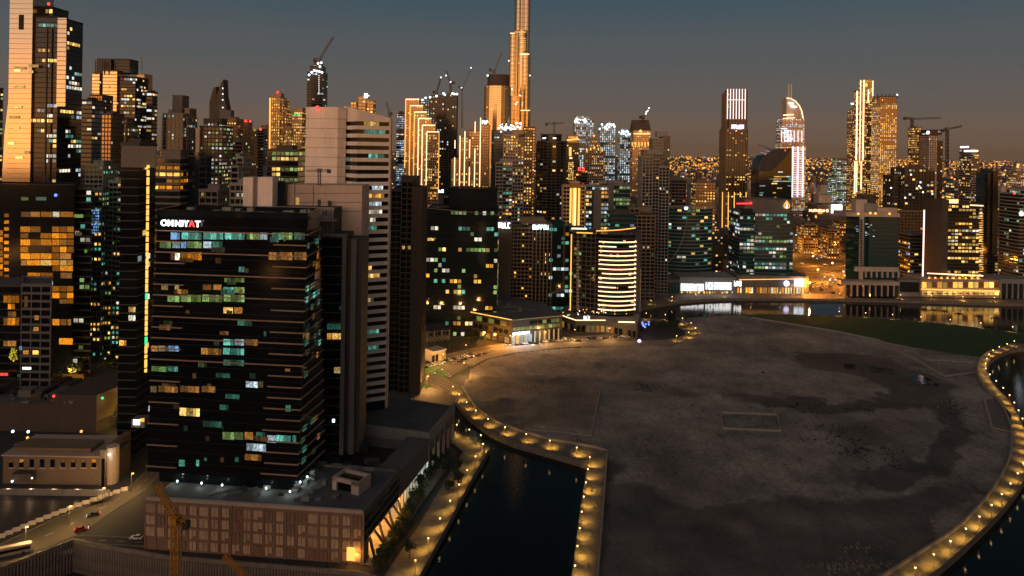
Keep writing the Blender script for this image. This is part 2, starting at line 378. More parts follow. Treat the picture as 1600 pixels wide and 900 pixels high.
# the sand island: a grid clipped to its outline
ISL = [(880,960),(893,900),(918,722),(905,716),(860,703),(800,686),(765,670),(735,648),(716,628),(718,612),(735,575),(760,562),(800,552),(860,545),(975,539.5),(1048,539.5),(1090,524),(1088,517),(1070,506),(1072,496),(1137,493),(1200,490),(1280,492),(1395,498),(1493,507),(1600,520),(1700,536),(1700,560),(1600,544),(1575,548),(1555,557),(1545,568),(1543,587),(1560,608),(1579,629),(1597,661),(1612,700),(1608,735),(1590,765),(1562,800),(1530,832),(1500,860),(1445,900),(1380,950)]
isl = [Vector(p) for p in G(ISL, 2.2)]
def inside(x, y, poly):
    c = False; n = len(poly); j = n-1
    for i in range(n):
        if (poly[i][1] > y) != (poly[j][1] > y) and x < (poly[j][0]-poly[i][0])*(y-poly[i][1])/(poly[j][1]-poly[i][1])+poly[i][0]: c = not c
        j = i
    return c
def edist(x, y, poly):
    d = 1e9; p = Vector((x,y)); n = len(poly)
    for i in range(n):
        a, b = poly[i], poly[(i+1)%n]; e = b-a; t = max(0, min(1, (p-a).dot(e)/max(1e-9, e.length_squared))); d = min(d, (a+e*t-p).length)
    return d
from mathutils import noise
DAMP = [ # damp, darker soil patches as outlined in the photo: pixel polygon, darkness
 ([(1245,556),(1320,552),(1400,565),(1480,600),(1500,640),(1510,690),(1490,740),(1420,760),(1330,752),(1340,735),(1430,720),(1460,690),(1470,655),(1440,630),(1360,640),(1280,640),(1160,626),(1130,612),(1200,618),(1300,632),(1370,625),(1400,605),(1330,582),(1260,575)], .66),
 ([(1310,563),(1345,568),(1395,574),(1398,588),(1350,584),(1318,576)], .92), ([(1412,582),(1440,584),(1472,600),(1470,608),(1430,601),(1414,592)], .92),
 ([(945,760),(1080,790),(1250,785),(1400,775),(1500,762),(1540,760),(1450,850),(1380,900),(1300,960),(930,960)], .50),
 ([(930,690),(960,720),(950,760),(940,900),(925,900),(938,760)], .75),
 ([(745,590),(930,590),(935,605),(925,670),(860,668),(790,660),(745,635)], .32),
 ([(985,600),(1060,600),(1120,618),(1060,622),(1000,612)], .35), ([(1330,660),(1470,660),(1440,700),(1360,745),(1300,750),(1310,700)], .3),
 ([(1040,740),(1200,760),(1190,775),(1090,790),(1030,775)], .25)]
DW = [([Vector(q) for q in G(p, 2.2)], s) for p, s in DAMP]
GRASS = [Vector(q) for q in G([(1151,491),(1210,502),(1300,516),(1371,531),(1392,536),(1493,553),(1533,558),(1560,556),(1600,543),(1700,560),(1700,538),(1600,520.5),(1493,507.5),(1395,498.5),(1280,492.5),(1200,490.5)], 2.2)]
step = 2.0; xs = [p.x for p in isl]; ys = [p.y for p in isl]
x0, y0 = min(xs), min(ys); nx, ny = int((max(xs)-x0)/step)+2, int((max(ys)-y0)/step)+2
idx = {}; V = []; FC = []; COL = []
def damp_at(x, y):
    q = Vector((x*.03, y*.03, 0)); wx = x+noise.noise(q)*9+noise.noise(q*4)*4; wy = y+noise.noise(q+Vector((5,2,0)))*14+noise.noise(q*4+Vector((3,3,0)))*6
    d = 0
    for poly, s in DW:
        if inside(wx, wy, poly): d = max(d, s)
        elif inside(wx+4, wy+3, poly) or inside(wx-4, wy-3, poly): d = max(d, s*.5)
    sp = noise.noise(Vector((x*.22, y*.11, 3)))
    return min(1, max(0, d+.25*noise.noise(q*2.3)+.1))
MND = [(random.uniform(-20,190), random.uniform(270,600), random.uniform(2.5,6), random.uniform(.5,1.7)) for _ in range(46)]
grid_in = [[inside(x0+i*step, y0+j*step, isl) for i in range(nx+1)] for j in range(ny+1)]
for j in range(ny):
    for i in range(nx):
        if grid_in[j][i] and grid_in[j][i+1] and grid_in[j+1][i] and grid_in[j+1][i+1]:
            f = []
            for (a, b2) in ((i,j),(i+1,j),(i+1,j+1),(i,j+1)):
                if (a,b2) not in idx:
                    x, y = x0+a*step, y0+b2*step
                    z = 2.3+.5*noise.noise(Vector((x*.02,y*.02,0)))+.35*noise.noise(Vector((x*.09,y*.09,1)))+.22*noise.noise(Vector((x*.31,y*.31,2)))
                    z += sum(h_*math.exp(-((x-mx_)**2+(y-my_)**2)/(r_*r_)) for mx_, my_, r_, h_ in MND if abs(x-mx_) < 3*r_ and abs(y-my_) < 3*r_); dd = damp_at(x, y); idx[(a,b2)] = len(V); V.append((x, y, z-.7*max(0,dd-.5))); COL.append((dd, 1 if inside(x+noise.noise(Vector((x*.1,y*.1,9)))*3, y, GRASS) else 0, 0, 1))
                f.append(idx[(a,b2)])
            FC.append(f)
me = bpy.data.meshes.new('sand_island'); me.from_pydata(V, [], FC)
ca = me.color_attributes.new('soil', 'FLOAT_COLOR', 'POINT'); ca.data.foreach_set('color', [c for q in COL for c in q])
me.polygons.foreach_set('use_smooth', [True]*len(FC))
m, t, b = newmat('sand'); MATS['sand'] = m; ns = t.nodes; l = t.links.new
at_ = ns.new('ShaderNodeAttribute'); at_.attribute_name = 'soil'; se = ns.new('ShaderNodeSeparateColor'); l(at_.outputs['Color'], se.inputs[0])
co = ns.new('ShaderNodeTexCoord'); n1 = ns.new('ShaderNodeTexNoise'); n1.inputs['Scale'].default_value = .022; n1.inputs['Detail'].default_value = 12; n1.inputs['Roughness'].default_value = .68; l(co.outputs['Object'], n1.inputs[0])
n2 = ns.new('ShaderNodeTexNoise'); n2.inputs['Scale'].default_value = .6; n2.inputs['Detail'].default_value = 8; n2.inputs['Roughness'].default_value = .8; l(co.outputs['Object'], n2.inputs[0])
rp = ns.new('ShaderNodeValToRGB'); rp.color_ramp.elements[0].position = .35; rp.color_ramp.elements[0].color = (.20,.175,.15,1); rp.color_ramp.elements[1].position = .66; rp.color_ramp.elements[1].color = (.58,.49,.41,1); l(n1.outputs[0], rp.inputs[0])
r2 = ns.new('ShaderNodeMapRange'); l(n2.outputs[0], r2.inputs[0]); r2.inputs[1].default_value = .35; r2.inputs[2].default_value = .7; r2.inputs[3].default_value = .42; r2.inputs[4].default_value = 1.45
vs = ns.new('ShaderNodeVectorMath'); vs.operation = 'SCALE'; l(rp.outputs[0], vs.inputs[0]); l(r2.outputs[0], vs.inputs['Scale'])
wv = ns.new('ShaderNodeTexWave'); wv.inputs['Scale'].default_value = .035; wv.inputs['Distortion'].default_value = 22; wv.inputs['Detail'].default_value = 3; wv.inputs['Detail Scale'].default_value = .35; l(co.outputs['Object'], wv.inputs[0])
r3 = ns.new('ShaderNodeMapRange'); l(wv.outputs['Fac'], r3.inputs[0]); r3.inputs[1].default_value = .93; r3.inputs[2].default_value = 1.0; r3.inputs[3].default_value = 1.0; r3.inputs[4].default_value = .86
vs2 = ns.new('ShaderNodeVectorMath'); vs2.operation = 'SCALE'; l(vs.outputs[0], vs2.inputs[0]); l(r3.outputs[0], vs2.inputs['Scale']); vs = vs2
dm = ns.new('ShaderNodeMath'); dm.operation = 'MULTIPLY_ADD'; l(n2.outputs[0], dm.inputs[0]); dm.inputs[1].default_value = .9; l(se.outputs[0], dm.inputs[2])
dr = ns.new('ShaderNodeMapRange'); dr.interpolation_type = 'SMOOTHSTEP'; l(dm.outputs[0], dr.inputs[0]); dr.inputs[1].default_value = .45; dr.inputs[2].default_value = 1.3; dr.inputs[4].default_value = .74
m1 = ns.new('ShaderNodeMixRGB'); l(dr.outputs[0], m1.inputs[0]); l(vs.outputs[0], m1.inputs[1]); m1.inputs[2].default_value = (.045,.038,.032,1)
m2 = ns.new('ShaderNodeMixRGB'); l(se.outputs[1], m2.inputs[0]); l(m1.outputs[0], m2.inputs[1]); m2.inputs[2].default_value = (.025,.075,.016,1); l(m2.outputs[0], b.inputs['Base Color'])
b.inputs['Roughness'].default_value = .9
bn = ns.new('ShaderNodeBump'); bn.inputs['Strength'].default_value = .7; bn.inputs['Distance'].default_value = .5; l(n2.outputs[0], bn.inputs['Height']); l(bn.outputs[0], b.inputs['Normal'])
me.materials.append(m); so2 = bpy.data.objects.new('sand_island', me); C.objects.link(so2); so2['kind'] = 'structure'
# embankment under the island rim
mb = MB(); mb.prism([tuple(p) for p in isl], -1, 1.55, 'quay'); struct('embankment', mb)
# promenades: strips between an outer (water) and an inner line
def strip(name, outer, inner, z=2.9, m='paving', wall=True):
    o, i2 = G(outer, z), G(inner, z); mb = MB()
    for k in range(len(o)-1):
        mb.prism([o[k], o[k+1], i2[k+1], i2[k]], -1, z, m)
    ob = struct(name, mb)
    return o, i2
def low_wall(label, pts, z, h=1.2, wd=.7, m='kerbstone', name='low_wall', cat='wall'):
    p = [Vector(q) for q in pts]; B = thing(name, label, cat, (p[0].x, p[0].y, z))
    for a, b3 in zip(p, p[1:]):
        e = (b3-a); u = e.normalized(); n_ = Vector((u.y,-u.x))*wd/2; L_ = e.length; k = max(1, min(24, int(L_/6)))
        for q in range(k):
            s, t_ = a+u*(L_*q/k+.06), a+u*(L_*(q+1)/k-.06)
            mb = MB(); mb.prism([tuple(s+n_), tuple(t_+n_), tuple(t_-n_), tuple(s-n_)], z-.4, z+h+random.uniform(-.03,.03), m); mb.build('wall_segment', B)
    return B
RO = [(1700,561),(1600,544),(1575,548),(1555,557),(1546,567),(1542,587),(1560,608),(1579,629),(1597,661),(1610,695),(1606,735),(1590,765),(1562,800),(1530,832),(1500,860),(1452,900),(1390,945)]
RI = [(1700,553),(1595,536.5),(1568,542),(1541,553),(1530,566),(1528,587),(1541,608),(1562,629),(1578,660),(1581,685),(1577,718),(1560,752),(1532,790),(1495,827),(1450,857),(1390,896),(1330,935)]
def dense(P, n=3):
    out = []
    for k in range(len(P)-1):
        p0, p1, p2, p3 = P[max(0,k-1)], P[k], P[k+1], P[min(len(P)-1,k+2)]
        for q in range(n):
            t = q/n; out.append(tuple(.5*((2*p1[c])+(-p0[c]+p2[c])*t+(2*p0[c]-5*p1[c]+4*p2[c]-p3[c])*t*t+(-p0[c]+3*p1[c]-3*p2[c]+p3[c])*t**3) for c in (0,1)))
    return out+[P[-1]]
RO, RI = dense(RO), dense(RI)
ro, ri = strip('promenade', RO, RI)
IO = [(640,598),(672,600),(700,612),(716,632),(735,652),(765,674),(800,690),(860,707),(905,720),(918,724),(906,800),(893,900),(886,960)]
II = [(650,582),(690,588),(722,604),(733,622),(745,640),(775,660),(812,674),(862,688),(930,700),(949,706),(942,800),(934,900),(930,960)]
io, ii = strip('promenade', IO, II)
QO = [(704,672),(735,684),(766,699),(735,752),(700,818),(655,900),(625,960)]
QI = [(704,690),(715,698),(724,705),(690,760),(655,820),(600,900),(560,960)]
qo, qi = strip('promenade', QO, QI)
PO = [(994,496.5),(1033,498),(1068,505.5),(1088,517),(1090,524),(1074,531),(1048,538.5),(975,541),(900,542),(860,545),(800,552),(760,561),(738,573)]
PI_ = [(994,503),(1028,504),(1056,509),(1070,517),(1071,523),(1060,527),(1040,531),(975,533),(900,534),(860,536),(795,541),(740,550),(715,560)]
po, pi_ = strip('promenade', PO, PI_, 2.5)
fo, fi = strip('promenade', FB, [(1001,472),(1030,467),(1061,462),(1100,459),(1137,458),(1210,457.5),(1296,459),(1433,462),(1600,466),(1900,478)], 2.6)
low_wall('long low coping wall along the inner side of the right curved promenade', ri[8:], 2.9)
low_wall('low wall on the sand side of the inlet promenade', ii[2:10], 2.9)
low_wall('low wall down the right side of the straight promenade beside the inlet', ii[9:], 2.9)
low_wall('long pale kerb wall between green lawn and sand, running to the bend', G([(1175,497),(1210,503),(1300,517.6),(1371,532),(1392,544),(1440,568),(1477,589),(1525,583)]), 2.3, .8, 1.6)
low_wall('pale kerb wall round the rubble plot behind the longer kerb wall', G([(1411,549),(1421,549),(1448,563),(1490,565),(1527,567)]), 2.3, .6, 1.2)
low_wall('low wall round the grey paved bay beside the right promenade', G([(1562,621),(1537,624),(1545,650),(1550,671),(1580,678)]), 2.4, 1., 1.2)
low_wall('low pale wall from the inlet promenade to the sandy corner', G([(820,672),(860,676),(923,683),(930,650),(940,600)]), 2.3, .9, .8)
mb = MB(); mb.prism(G([(1537,624),(1562,624),(1580,650),(1582,678),(1550,671),(1545,650)], 2.9), 1, 2.9, 'paving'); struct('paved_bay', mb)
low_wall('rectangular low enclosure in the middle of the sand', G([(1126,647),(1130,672),(1220,676),(1214,650),(1126,647)]), 2.4, 1.2, .5)
# dark standing pools
for p in ([(1318,568),(1345,570),(1392,577),(1397,584),(1350,582),(1322,575)], [(1416,584),(1440,586),(1468,600),(1466,604),(1430,598)]):
    mb = MB(); mb.prism(G(p, 2.35), 1.5, 2.35, 'water'); struct('pool', mb)
# rocks and rubble
mb = MB()
for cx, cy, rx, ry, n_ in ((1480,572,34,9,90),(1330,885,60,9,120),(1340,858,40,8,30),(1500,632,26,8,40),(1455,812,10,3,10),(1000,605,30,6,30)):
    for q in range(n_):
        x, y = random.gauss(cx, rx*.5), random.gauss(cy, ry*.5); X, Y = gr(x, y, 2.3)
        s = random.uniform(.25, 1.0); a = random.uniform(0, pi)
        pl = [(X+s*cos(a+k*1.26)*random.uniform(.6,1.1), Y+s*sin(a+k*1.26)*random.uniform(.6,1.1)) for k in range(5)]
        tp = [(X+(p[0]-X)*.6, Y+(p[1]-Y)*.6) for p in pl]; mb.prism(pl, 2, 2.4+s*random.uniform(.3,.8), 'rock', tp)
tag(mb.build('rubble', None, 'stuff'), 'scattered pale rocks and rubble lying on the sand', 'rubble')
# railings of the promenades
def railing(label, pts, z=2.9, inset=.4):
    p = [Vector((*q, z)) for q in pts]; B = thing('railing', label, 'railing', p[0]); mb = MB(); mr_ = MB()
    for a, b4 in zip(p, p[1:]):
        L_ = (b4-a).length; k = max(1, int(L_/2.5))
        mr_.bar(a+Vector((0,0,1.1)), b4+Vector((0,0,1.1)), .06, 'steel'); mr_.bar(a+Vector((0,0,.6)), b4+Vector((0,0,.6)), .03, 'steel')
        for q in range(k): s = a.lerp(b4, q/k); mb.bar(s, s+Vector((0,0,1.1)), .05, 'steel')
    mr_.build('rail', B); mb.build('post', B, 'stuff'); return B
railing('metal railing on the water edge of the right curved promenade', [tuple(Vector(a).lerp(Vector(b_), .05)) for a, b_ in zip(ro, ri)])
railing('metal railing along the water edge of the promenade round the inlet', [tuple(Vector(a).lerp(Vector(b_), .05)) for a, b_ in zip(io, ii)])
railing('metal railing on the quay below the podium', [tuple(Vector(a).lerp(Vector(b_), .04)) for a, b_ in zip(qo, qi)])
# ------------------------------------------------------------------ promenade lamps
def lamp_proto(h=4.6, energy=650, tilt=(0,0,0)):
    B = thing('promenade_lamp', '', 'lamp', (0,0,0))
    mb = MB(); mb.bar((0,0,0),(0,0,h),.08,'steel',6,.05); mb.build('pole', B)
    mb = MB(); mb.bar((0,0,0),(0,0,.5),.2,'steel',6,.12); mb.build('base', B)
    mb = MB(); mb.bar((0,0,h),(0,0,h+.7),.16,'bulb',6,.38); la_ = mb.build('lantern', B)
    mb = MB(); mb.bar((0,0,h+.7),(0,0,h+.82),.42,'steel',6,.1); mb.build('cap', la_)
    return B
LP = lamp_proto(); LAMPS = 0
def lamps(o, i2, n, label, group, frac=.14, z=2.9, energy=2300, skip0=0, pool=.26, lens=None):
    global LAMPS
    P = [Vector(q) for q in o]; Q = [Vector(q) for q in i2]; cum = [0]
    for a, b5 in zip(P, P[1:]): cum.append(cum[-1]+(b5-a).length)
    ld = bpy.data.lights.new('lamp_light', 'SPOT'); ld.energy = energy; ld.color = (1,.55,.09); ld.spot_size = radians(88); ld.spot_blend = 1.0; ld.shadow_soft_size = .25
    LDV = [ld, ld.copy(), ld.copy()]; LDV[0].energy *= .55; LDV[2].energy *= 1.5
    for k in range(n):
        s = cum[-1]*(k+.5)/n; j = max(q for q in range(len(cum)) if cum[q] <= s); j = min(j, len(P)-2)
        t_ = (s-cum[j])/(cum[j+1]-cum[j]); a = P[j].lerp(P[j+1], t_); c = Q[j].lerp(Q[j+1], t_)
        p = a.lerp(c, frac); T = LP if LAMPS == 0 else copy_tree(LP); LAMPS += 1
        T.location = (p.x, p.y, z); T['label'] = label % ordw(k); T['group'] = group
        d = (c-a); wdt = d.length; tgt = p.lerp(c, pool)
        lo = bpy.data.objects.new('lamp_light', LDV[random.choice([0,1,1,2])]); C.objects.link(lo); lo.parent = T; lo.location = (0,0,4.2)
        v = Vector((tgt.x-p.x, tgt.y-p.y, -4.2)); lo.rotation_euler = v.to_track_quat('-Z','Y').to_euler()
lamps(ro[3:], ri[3:], 30, '%s lantern from the upper end of the right curved promenade', 'lanterns along the right curved promenade')
lamps(io[2:10], ii[2:10], 9, '%s lantern from the roundabout on the promenade skirting the inlet', 'lanterns along the inlet promenade')
lamps(io[9:], ii[9:], 9, '%s lantern down the straight promenade right of the inlet, counted from its far corner', 'lanterns along the straight promenade')
lamps(qo[:3], qi[:3], 3, '%s lantern on the short quay at the tip beside the podium', 'lanterns at the podium quay tip')
lamps(qo[2:], qi[2:], 9, '%s lantern down the podium quay, counted from the far tip', 'lanterns along the podium quay')
lamps(po[:7], pi_[:7], 7, '%s lantern around the sandy peninsula tip right of the hotel, counted from its far side', 'lanterns round the hotel peninsula', z=2.5)
lamps(fo, fi, 19, '%s lantern from the left on the far canal bank', 'lanterns along the far canal bank', z=2.6, energy=3500)
lawn = G([(1290,493.5),(1395,499.5),(1493,508.5),(1600,521.5),(1660,530)], 2.3)
lamps(lawn, [(a, b6-6) for a, b6 in lawn], 8, '%s lantern from the left at the water edge of the lawn', 'lanterns at the lawn edge', z=2.3, energy=120)
# ------------------------------------------------------------------ towers, left to right
P4 = lambda B: B
# big mirrored tower at the left edge
Y = 560
B = bld('tall mirrored tower with pale glowing front, cut by the left picture edge', 6, 130, 27, Y, 34, units=0, fl=4, bay=3.4, gl='g_black', wall='black', band=.14, bp=.05, lit=.13, pal='ggwct', run=.8,
        vols=[(.11,.54,.0,.75,-48,dict(lit=0,gl='g_mirror',band=.06,bp=.12,wall='brown',zs=350,cap=False)),(.54,1,.06,1,None,{}),(.54,.76,.3,.9,9,dict(zs=28,lit=.02))])
pbox(B, 88, 104, 28, 166, 561.8, .6, 'g_mirror', 'mirror_strip'); 
for k in range(19): pbox(B, 88, 104, 30+k*7.2, 30.6+k*7.2, 561.6, .2, 'brown', 'joint')
pbox(B, 29, 36, 23, 46, 559.4, .5, 'black', 'dark_opening'); dot(B, 76, 6, 559, 1.2, 'n_red')
w_ = [at(x,y,560.5) for x,y in ((23,-40),(23,60),(18,62),(14,150),(7,210),(2,300),(23,300))]; n_ = 7; mb = MB(); mb.v = [(p.x,560.5,p.z) for p in w_]+[(p.x,580,p.z) for p in w_]; mb.f = [tuple(range(n_)), tuple(range(2*n_-1,n_-1,-1))]+[(i,(i+1)%n_,(i+1)%n_+n_,i+n_) for i in range(n_)]; mb.m = [mb.mi('g_mirror')]*len(mb.f); mb.build('flared_side', B)
pbox(B, 69, 74, 42, 290, 558, 1.5, 'brown', 'edge_fin')
mb = MB()
for (x0_,x1_,y_) in ((22,40,104),(22,32,108),(44,60,101),(20,38,133),(20,34,165),(14,30,181),(22,30,197),(38,46,236),(24,36,244),(12,22,222),(44,52,110)):
    a, c = at(x0_, y_+4, 559.3), at(x1_, y_, 559.3); mb.quad((a.x,559.3,a.z),(c.x,559.3,a.z),(c.x,559.3,c.z),(a.x,559.3,c.z),'e_gold')
mb.build('lit_window', B, 'stuff')
bld('slim dark tower sliver at the far left picture edge behind the mirrored tower', -22, 5, 138, 720, lit=.2, pal='gn', gl='g_black')
bld('narrow blue grey glass tower touching the right side of the mirrored tower', 128, 144, 158, 640, 18, gl='g_blue', wall='dark_grey', lit=.05, units=1)
# gold reflective residential tower
B = bld('gold glowing twin shafted tower with dark scaffold crown, left part', 143, 232, 118, 760, 30, fl=3.6, bay=3, wall='tan', gl='g_gold', band=.22, bp=.1, lit=.04, units=0,
   vols=[(0,.17,.05,.8,116,dict(gl='g_gold')),(.17,.29,.3,.9,104,dict(gl='g_black',wall='black')),(.27,.6,0,.8,112,dict(gl='g_gold')),(.6,1,.1,1,121,dict(gl='g_black',wall='black',lit=.22,pal='wgc')),(.05,.38,.2,.8,93,dict(zs=117,gl='g_black',wall='brown',lit=0,pier=.3)),(.46,.82,.2,.8,93,dict(zs=113,gl='g_black',wall='dark_grey',lit=0))])
for q in (149,156,163,170): nbar(B, q, 116, q, 94, 760, .5, 'brown', 'scaffold_post')
bld('pinkish flat slab tower with thin antenna rising behind the gold twin tower', 214, 238, 117, 900, 20, wall='beige', gl='g_bronze', lit=.02, units=0)
B = thing('antenna', 'thin lone antenna mast on the pinkish slab tower', 'antenna', at(222,117,898)); nbar(B, 222, 118, 221, 88, 897, .5, 'steel', 'mast'); nbar(B, 219, 96, 225, 96, 897, .3, 'steel', 'crossbar')
bld('dark slim apartment tower standing right of the gold twin tower', 229, 246, 145, 700, wall='black', gl='g_black', lit=.22, pal='wcg', units=1)
B = bld('grey green apartment tower with pale twin columns under a dark cap', 172, 216, 196, 600, 20, fl=3.5, bay=3, wall='greenish', gl='g_black', band=.3, lit=.12, pal='wg', pier=.25, vols=[(0,1,0,1,200,{}),(.35,.65,-.12,.1,208,dict(gl='g_dark',wall='greenish')),(.2,.9,.2,.8,187,dict(zs=201,wall='dark_grey',lit=0))])
bld('brown ribbed tower with narrow balconies left of the grey green tower', 159, 174, 180, 560, 18, fl=3.4, bay=2.5, wall='brown', gl='g_bronze', pier=.4, lit=.05, units=1)
bld('tall reddish brown shaft glowing low between gold tower and mirrored tower', 141, 160, 150, 690, 18, fl=3.4, bay=2.4, wall='brown', gl='g_bronze', pier=.5, lit=.05, units=0)
bld('low pale grey residential block with stacked balconies behind the amber windowed office', 134, 161, 259, 520, 20, fl=3.5, bay=3.5, wall='greenish', gl='g_black', pier=.3, lit=.12, pal='wgt')
for (a_, b_, t_, lb) in ((142,160,300,'grey balcony slab tower nearest the amber office, blue lit near its middle'),(160,176,330,'grey balcony slab tower between two taller ones left of the lit mast'),(171,190,286,'grey balcony slab tower tallest of the row left of the lit mast')):
    B = bld(lb, a_, b_, t_, 450+a_*.2, 18, fl=3.4, bay=2.6, wall='greenish', gl='g_black', pier=.25, lit=.22, pal='wgnat', group=None)
    if a_ == 142:
        mb = MB()
        for r_ in range(9):
            for c_ in range(4):
                if random.random() < .8: p_ = at(143+c_*3.1, 330+r_*4.4, 477.5); mb.quad((p_.x,p_.y,p_.z),(p_.x+1,p_.y,p_.z),(p_.x+1,p_.y,p_.z+1.2),(p_.x,p_.y,p_.z+1.2),'e_blue')
        mb.build('blue_window', B, 'stuff')
# dark tower with the dotted lamp mast
B = bld('dark flat roofed tower carrying a dotted line of yellow lamps', 190, 244, 228, 335, 16, fl=4, bay=4, wall='dark_grey', gl='g_black', band=.12, lit=.05, pal='awgc', big=True, units=1)
a_, c_ = at(190,228,334.2), at(244,262,334.2)
mb = MB(); mb.box(a_.x, c_.x, 334, 334.6, c_.z, a_.z, 'grey'); mb.build('parapet_wall', B)
y_ = 258
while y_ < 582:
    h_ = random.choice([5,7,9,12]); nbar(B, 231.5-(y_-258)*.012, y_, 231.5-(y_+h_-258)*.012, y_+h_, 333, .62, 'n_gold' if random.random() < .94 else 'n_green', 'lamp_tube'); y_ += h_+random.choice([1.5,2.5])
bld('low block with glowing panes for orange reflections behind the black office tower', 238, 305, 248, 430, 20, fl=4, bay=4, wall='grey', gl='g_dark', lit=.5, pal='ooa', rows=lambda f,n: n-6 < f < n-1, units=4)  # orange reflection put in as emissive panes near the top
B = bld('white striped residential tower topped with a pale cube', 252, 308, 180, 800, 28, fl=3.6, bay=4.2, wall='pale', gl='g_black', band=.12, pier=.45, lit=.12, pal='wcgt', units=1, vols=[(0,1,.1,1,184,{}),(.1,.9,-.05,.1,179,{}),(.37,.73,.2,.8,150,dict(zs=181,lit=0,gl='grey',wall='grey',band=0)),(.66,1,.3,.9,170,dict(zs=185,lit=0,gl='g_black'))])
bld('deep blue green windowless tower behind the black office tower', 288, 311, 247, 440, 18, wall='g_blue', gl='g_blue', band=.04, lit=.01, units=1)
# pointed twin-blade tower
Y = 1100; B = thing('tower', 'pointed tower with two curved dark blades on the skyline', 'tower', at(342,300,Y))
for (pts) in ([(327,192),(327,160),(333,138),(338,135),(337,192)], [(337,192),(338,150),(344,132),(349,124),(350,150),(354,170),(357,192)]):
    mb = MB(); w_ = [at(x,y,Y) for x,y in pts]; n_ = len(w_); k = 0
    mb.v = [(p.x,Y,p.z) for p in w_]+[(p.x,Y+18,p.z) for p in w_]; mb.f = [tuple(range(n_)), tuple(range(2*n_-1,n_-1,-1))]+[(i,i+n_,(i+1)%n_+n_,(i+1)%n_) for i in range(n_)]; mb.m = [mb.mi('brown')]*len(mb.f); mb.build('blade', B)
for y_ in (138,147,156,168,178): dot(B, 348, y_, Y-2, .9, 'n_white', 'lamp')
pbox(B, 327, 357, 190, 260, Y+1, 16, 'brown', 'shaft')
pbox(B, 343, 361, 172, 200, Y-60, 12, 'grey', 'grey_block')
bld('dark apartment tower dotted with yellow windows, pinkish left edge', 306, 364, 195, 640, 26, fl=3.5, bay=3.2, wall='dark_grey', gl='g_black', pier=.28, lit=.3, pal='wgnnwc', run=.3, vols=[(0,.15,0,.6,203,dict(gl='beige',wall='beige',lit=0,band=.05,pier=0)),(.12,1,.1,1,199,{}),(.35,.75,.2,.8,192,dict(zs=200))])
bld('gold brown slab tower behind the yellow dotted apartment tower', 345, 380, 187, 950, 24, fl=3.6, bay=3.6, wall='tan', gl='g_bronze', pier=.3, lit=.08, units=2)
bld('grey striped block with green lit sign windows below the gold brown slab', 352, 392, 222, 700, 24, fl=3.6, bay=3.6, wall='grey', gl='g_black', lit=.14, pal='wnc')
B = bld('orange brown slim tower with two red roof beacons', 379, 394, 189, 1000, 16, fl=3.6, bay=3, wall='tan', gl='g_gold', pier=.4, lit=.0, units=0)
dot(B, 384, 189, 998, 1.8, 'n_red'); dot(B, 391, 189.5, 998, 1.8, 'n_red')
B = bld('stubby tower with yellow top lamp beside a red beacon', 392, 405, 205, 980, 16, wall='tan', gl='g_gold', pier=.4, lit=.03, units=0); dot(B, 398, 203, 978, 2, 'n_yellow'); 
B = bld('narrow dark tower with red beacon left of the pink tower', 403, 412, 203, 940, 14, wall='brown', gl='g_black', lit=.03, units=0); dot(B, 407, 202, 938, 1.8, 'n_red')
bld('short pinkish plain tower left of the gold ribbed towers', 408, 422, 196, 1010, 14, wall='beige', gl='g_mirror', lit=0, units=0)
B = bld('gold ribbed tower with bright left edge and red beacon', 421, 452, 152, 900, 26, fl=3.6, bay=2.6, wall='sandstone', gl='g_bronze', band=.2, pier=.35, lit=.42, pal='ag', units=1, vols=[(0,.8,0,1,153,{}),(.75,1,.1,1,158,{}),(.9,1.2,.2,1,175,{})])
nbar(B, 422, 153, 421, 255, 900, .9, 'n_gold'); dot(B, 434, 144, 905, 1.6, 'n_red')
B = bld('gold lit tower with small teal roof sign left of the striped white tower', 447, 480, 177, 880, 24, fl=3.6, bay=2.6, wall='sandstone', gl='g_bronze', pier=.3, lit=.45, pal='agg', vols=[(0,.35,0,1,200,{}),(.35,1,.1,1,170,{})])
glyphs(B, 460, 470, 177, 180.5, 878, 'n_green', 2)
bld('wide dark office block with a column of yellow green windows', 418, 480, 236, 560, 24, fl=4.2, bay=3.5, wall='brown', gl='g_black', band=.15, lit=.4, pal='nng', run=.8)
# dark construction tower
B = bld('dark unfinished tower crowned with white work lights', 480, 512, 112, 1000, 26, fl=4, bay=3.5, wall='dark_grey', gl='g_black', lit=.07, pal='wc', vols=[(0,1,0,1,114,{}),(.15,.9,.1,.9,104,dict(zs=114)),(.35,.75,.2,.8,96,dict(zs=105))], units=0)
for (x_,y_) in ((483,117),(487,113),(491,110),(495,111),(499,112),(503,113),(497,99),(502,98),(500,104)): dot(B, x_, y_, 997, 1.7, 'n_cool', 'work_light')
for q in range(10): dot(B, 498.3, 118+q*3, 998.5, .5, 'n_white', 'work_light')
B = bld('gold lit block with white lettering peeping over the white tower roof', 548, 587, 158, 900, 20, wall='sandstone', gl='g_bronze', lit=.4, pal='ag', pier=.3, units=0, vols=[(0,.25,0,1,160,{}),(.35,.68,0,1,152,{}),(.68,1,.2,1,158,{})])
glyphs(B, 569, 578, 146, 153, 897, 'n_cool', 2)
bld('pale low roofscape block between the striped blocks and the beige slab', 362, 392, 246, 470, 22, fl=4, bay=4, wall='pale', gl='g_black', pier=.3, lit=.05, vols=[(0,1,0,1,262,{}),(.4,1.3,.2,.9,248,dict(zs=263,wall='pale',lit=0)),])
bld('grey balcony block with lit yellow windows behind the office roof', 312, 362, 300, 400, 20, fl=3.6, bay=3.2, wall='grey', gl='g_black', pier=.3, lit=.25, pal='gnw')
bld('white framed low block left of the two beige lift shafts', 360, 384, 290, 380, 18, fl=3.6, bay=3, wall='pale', gl='g_black', pier=.3, lit=.1, pal='wc')
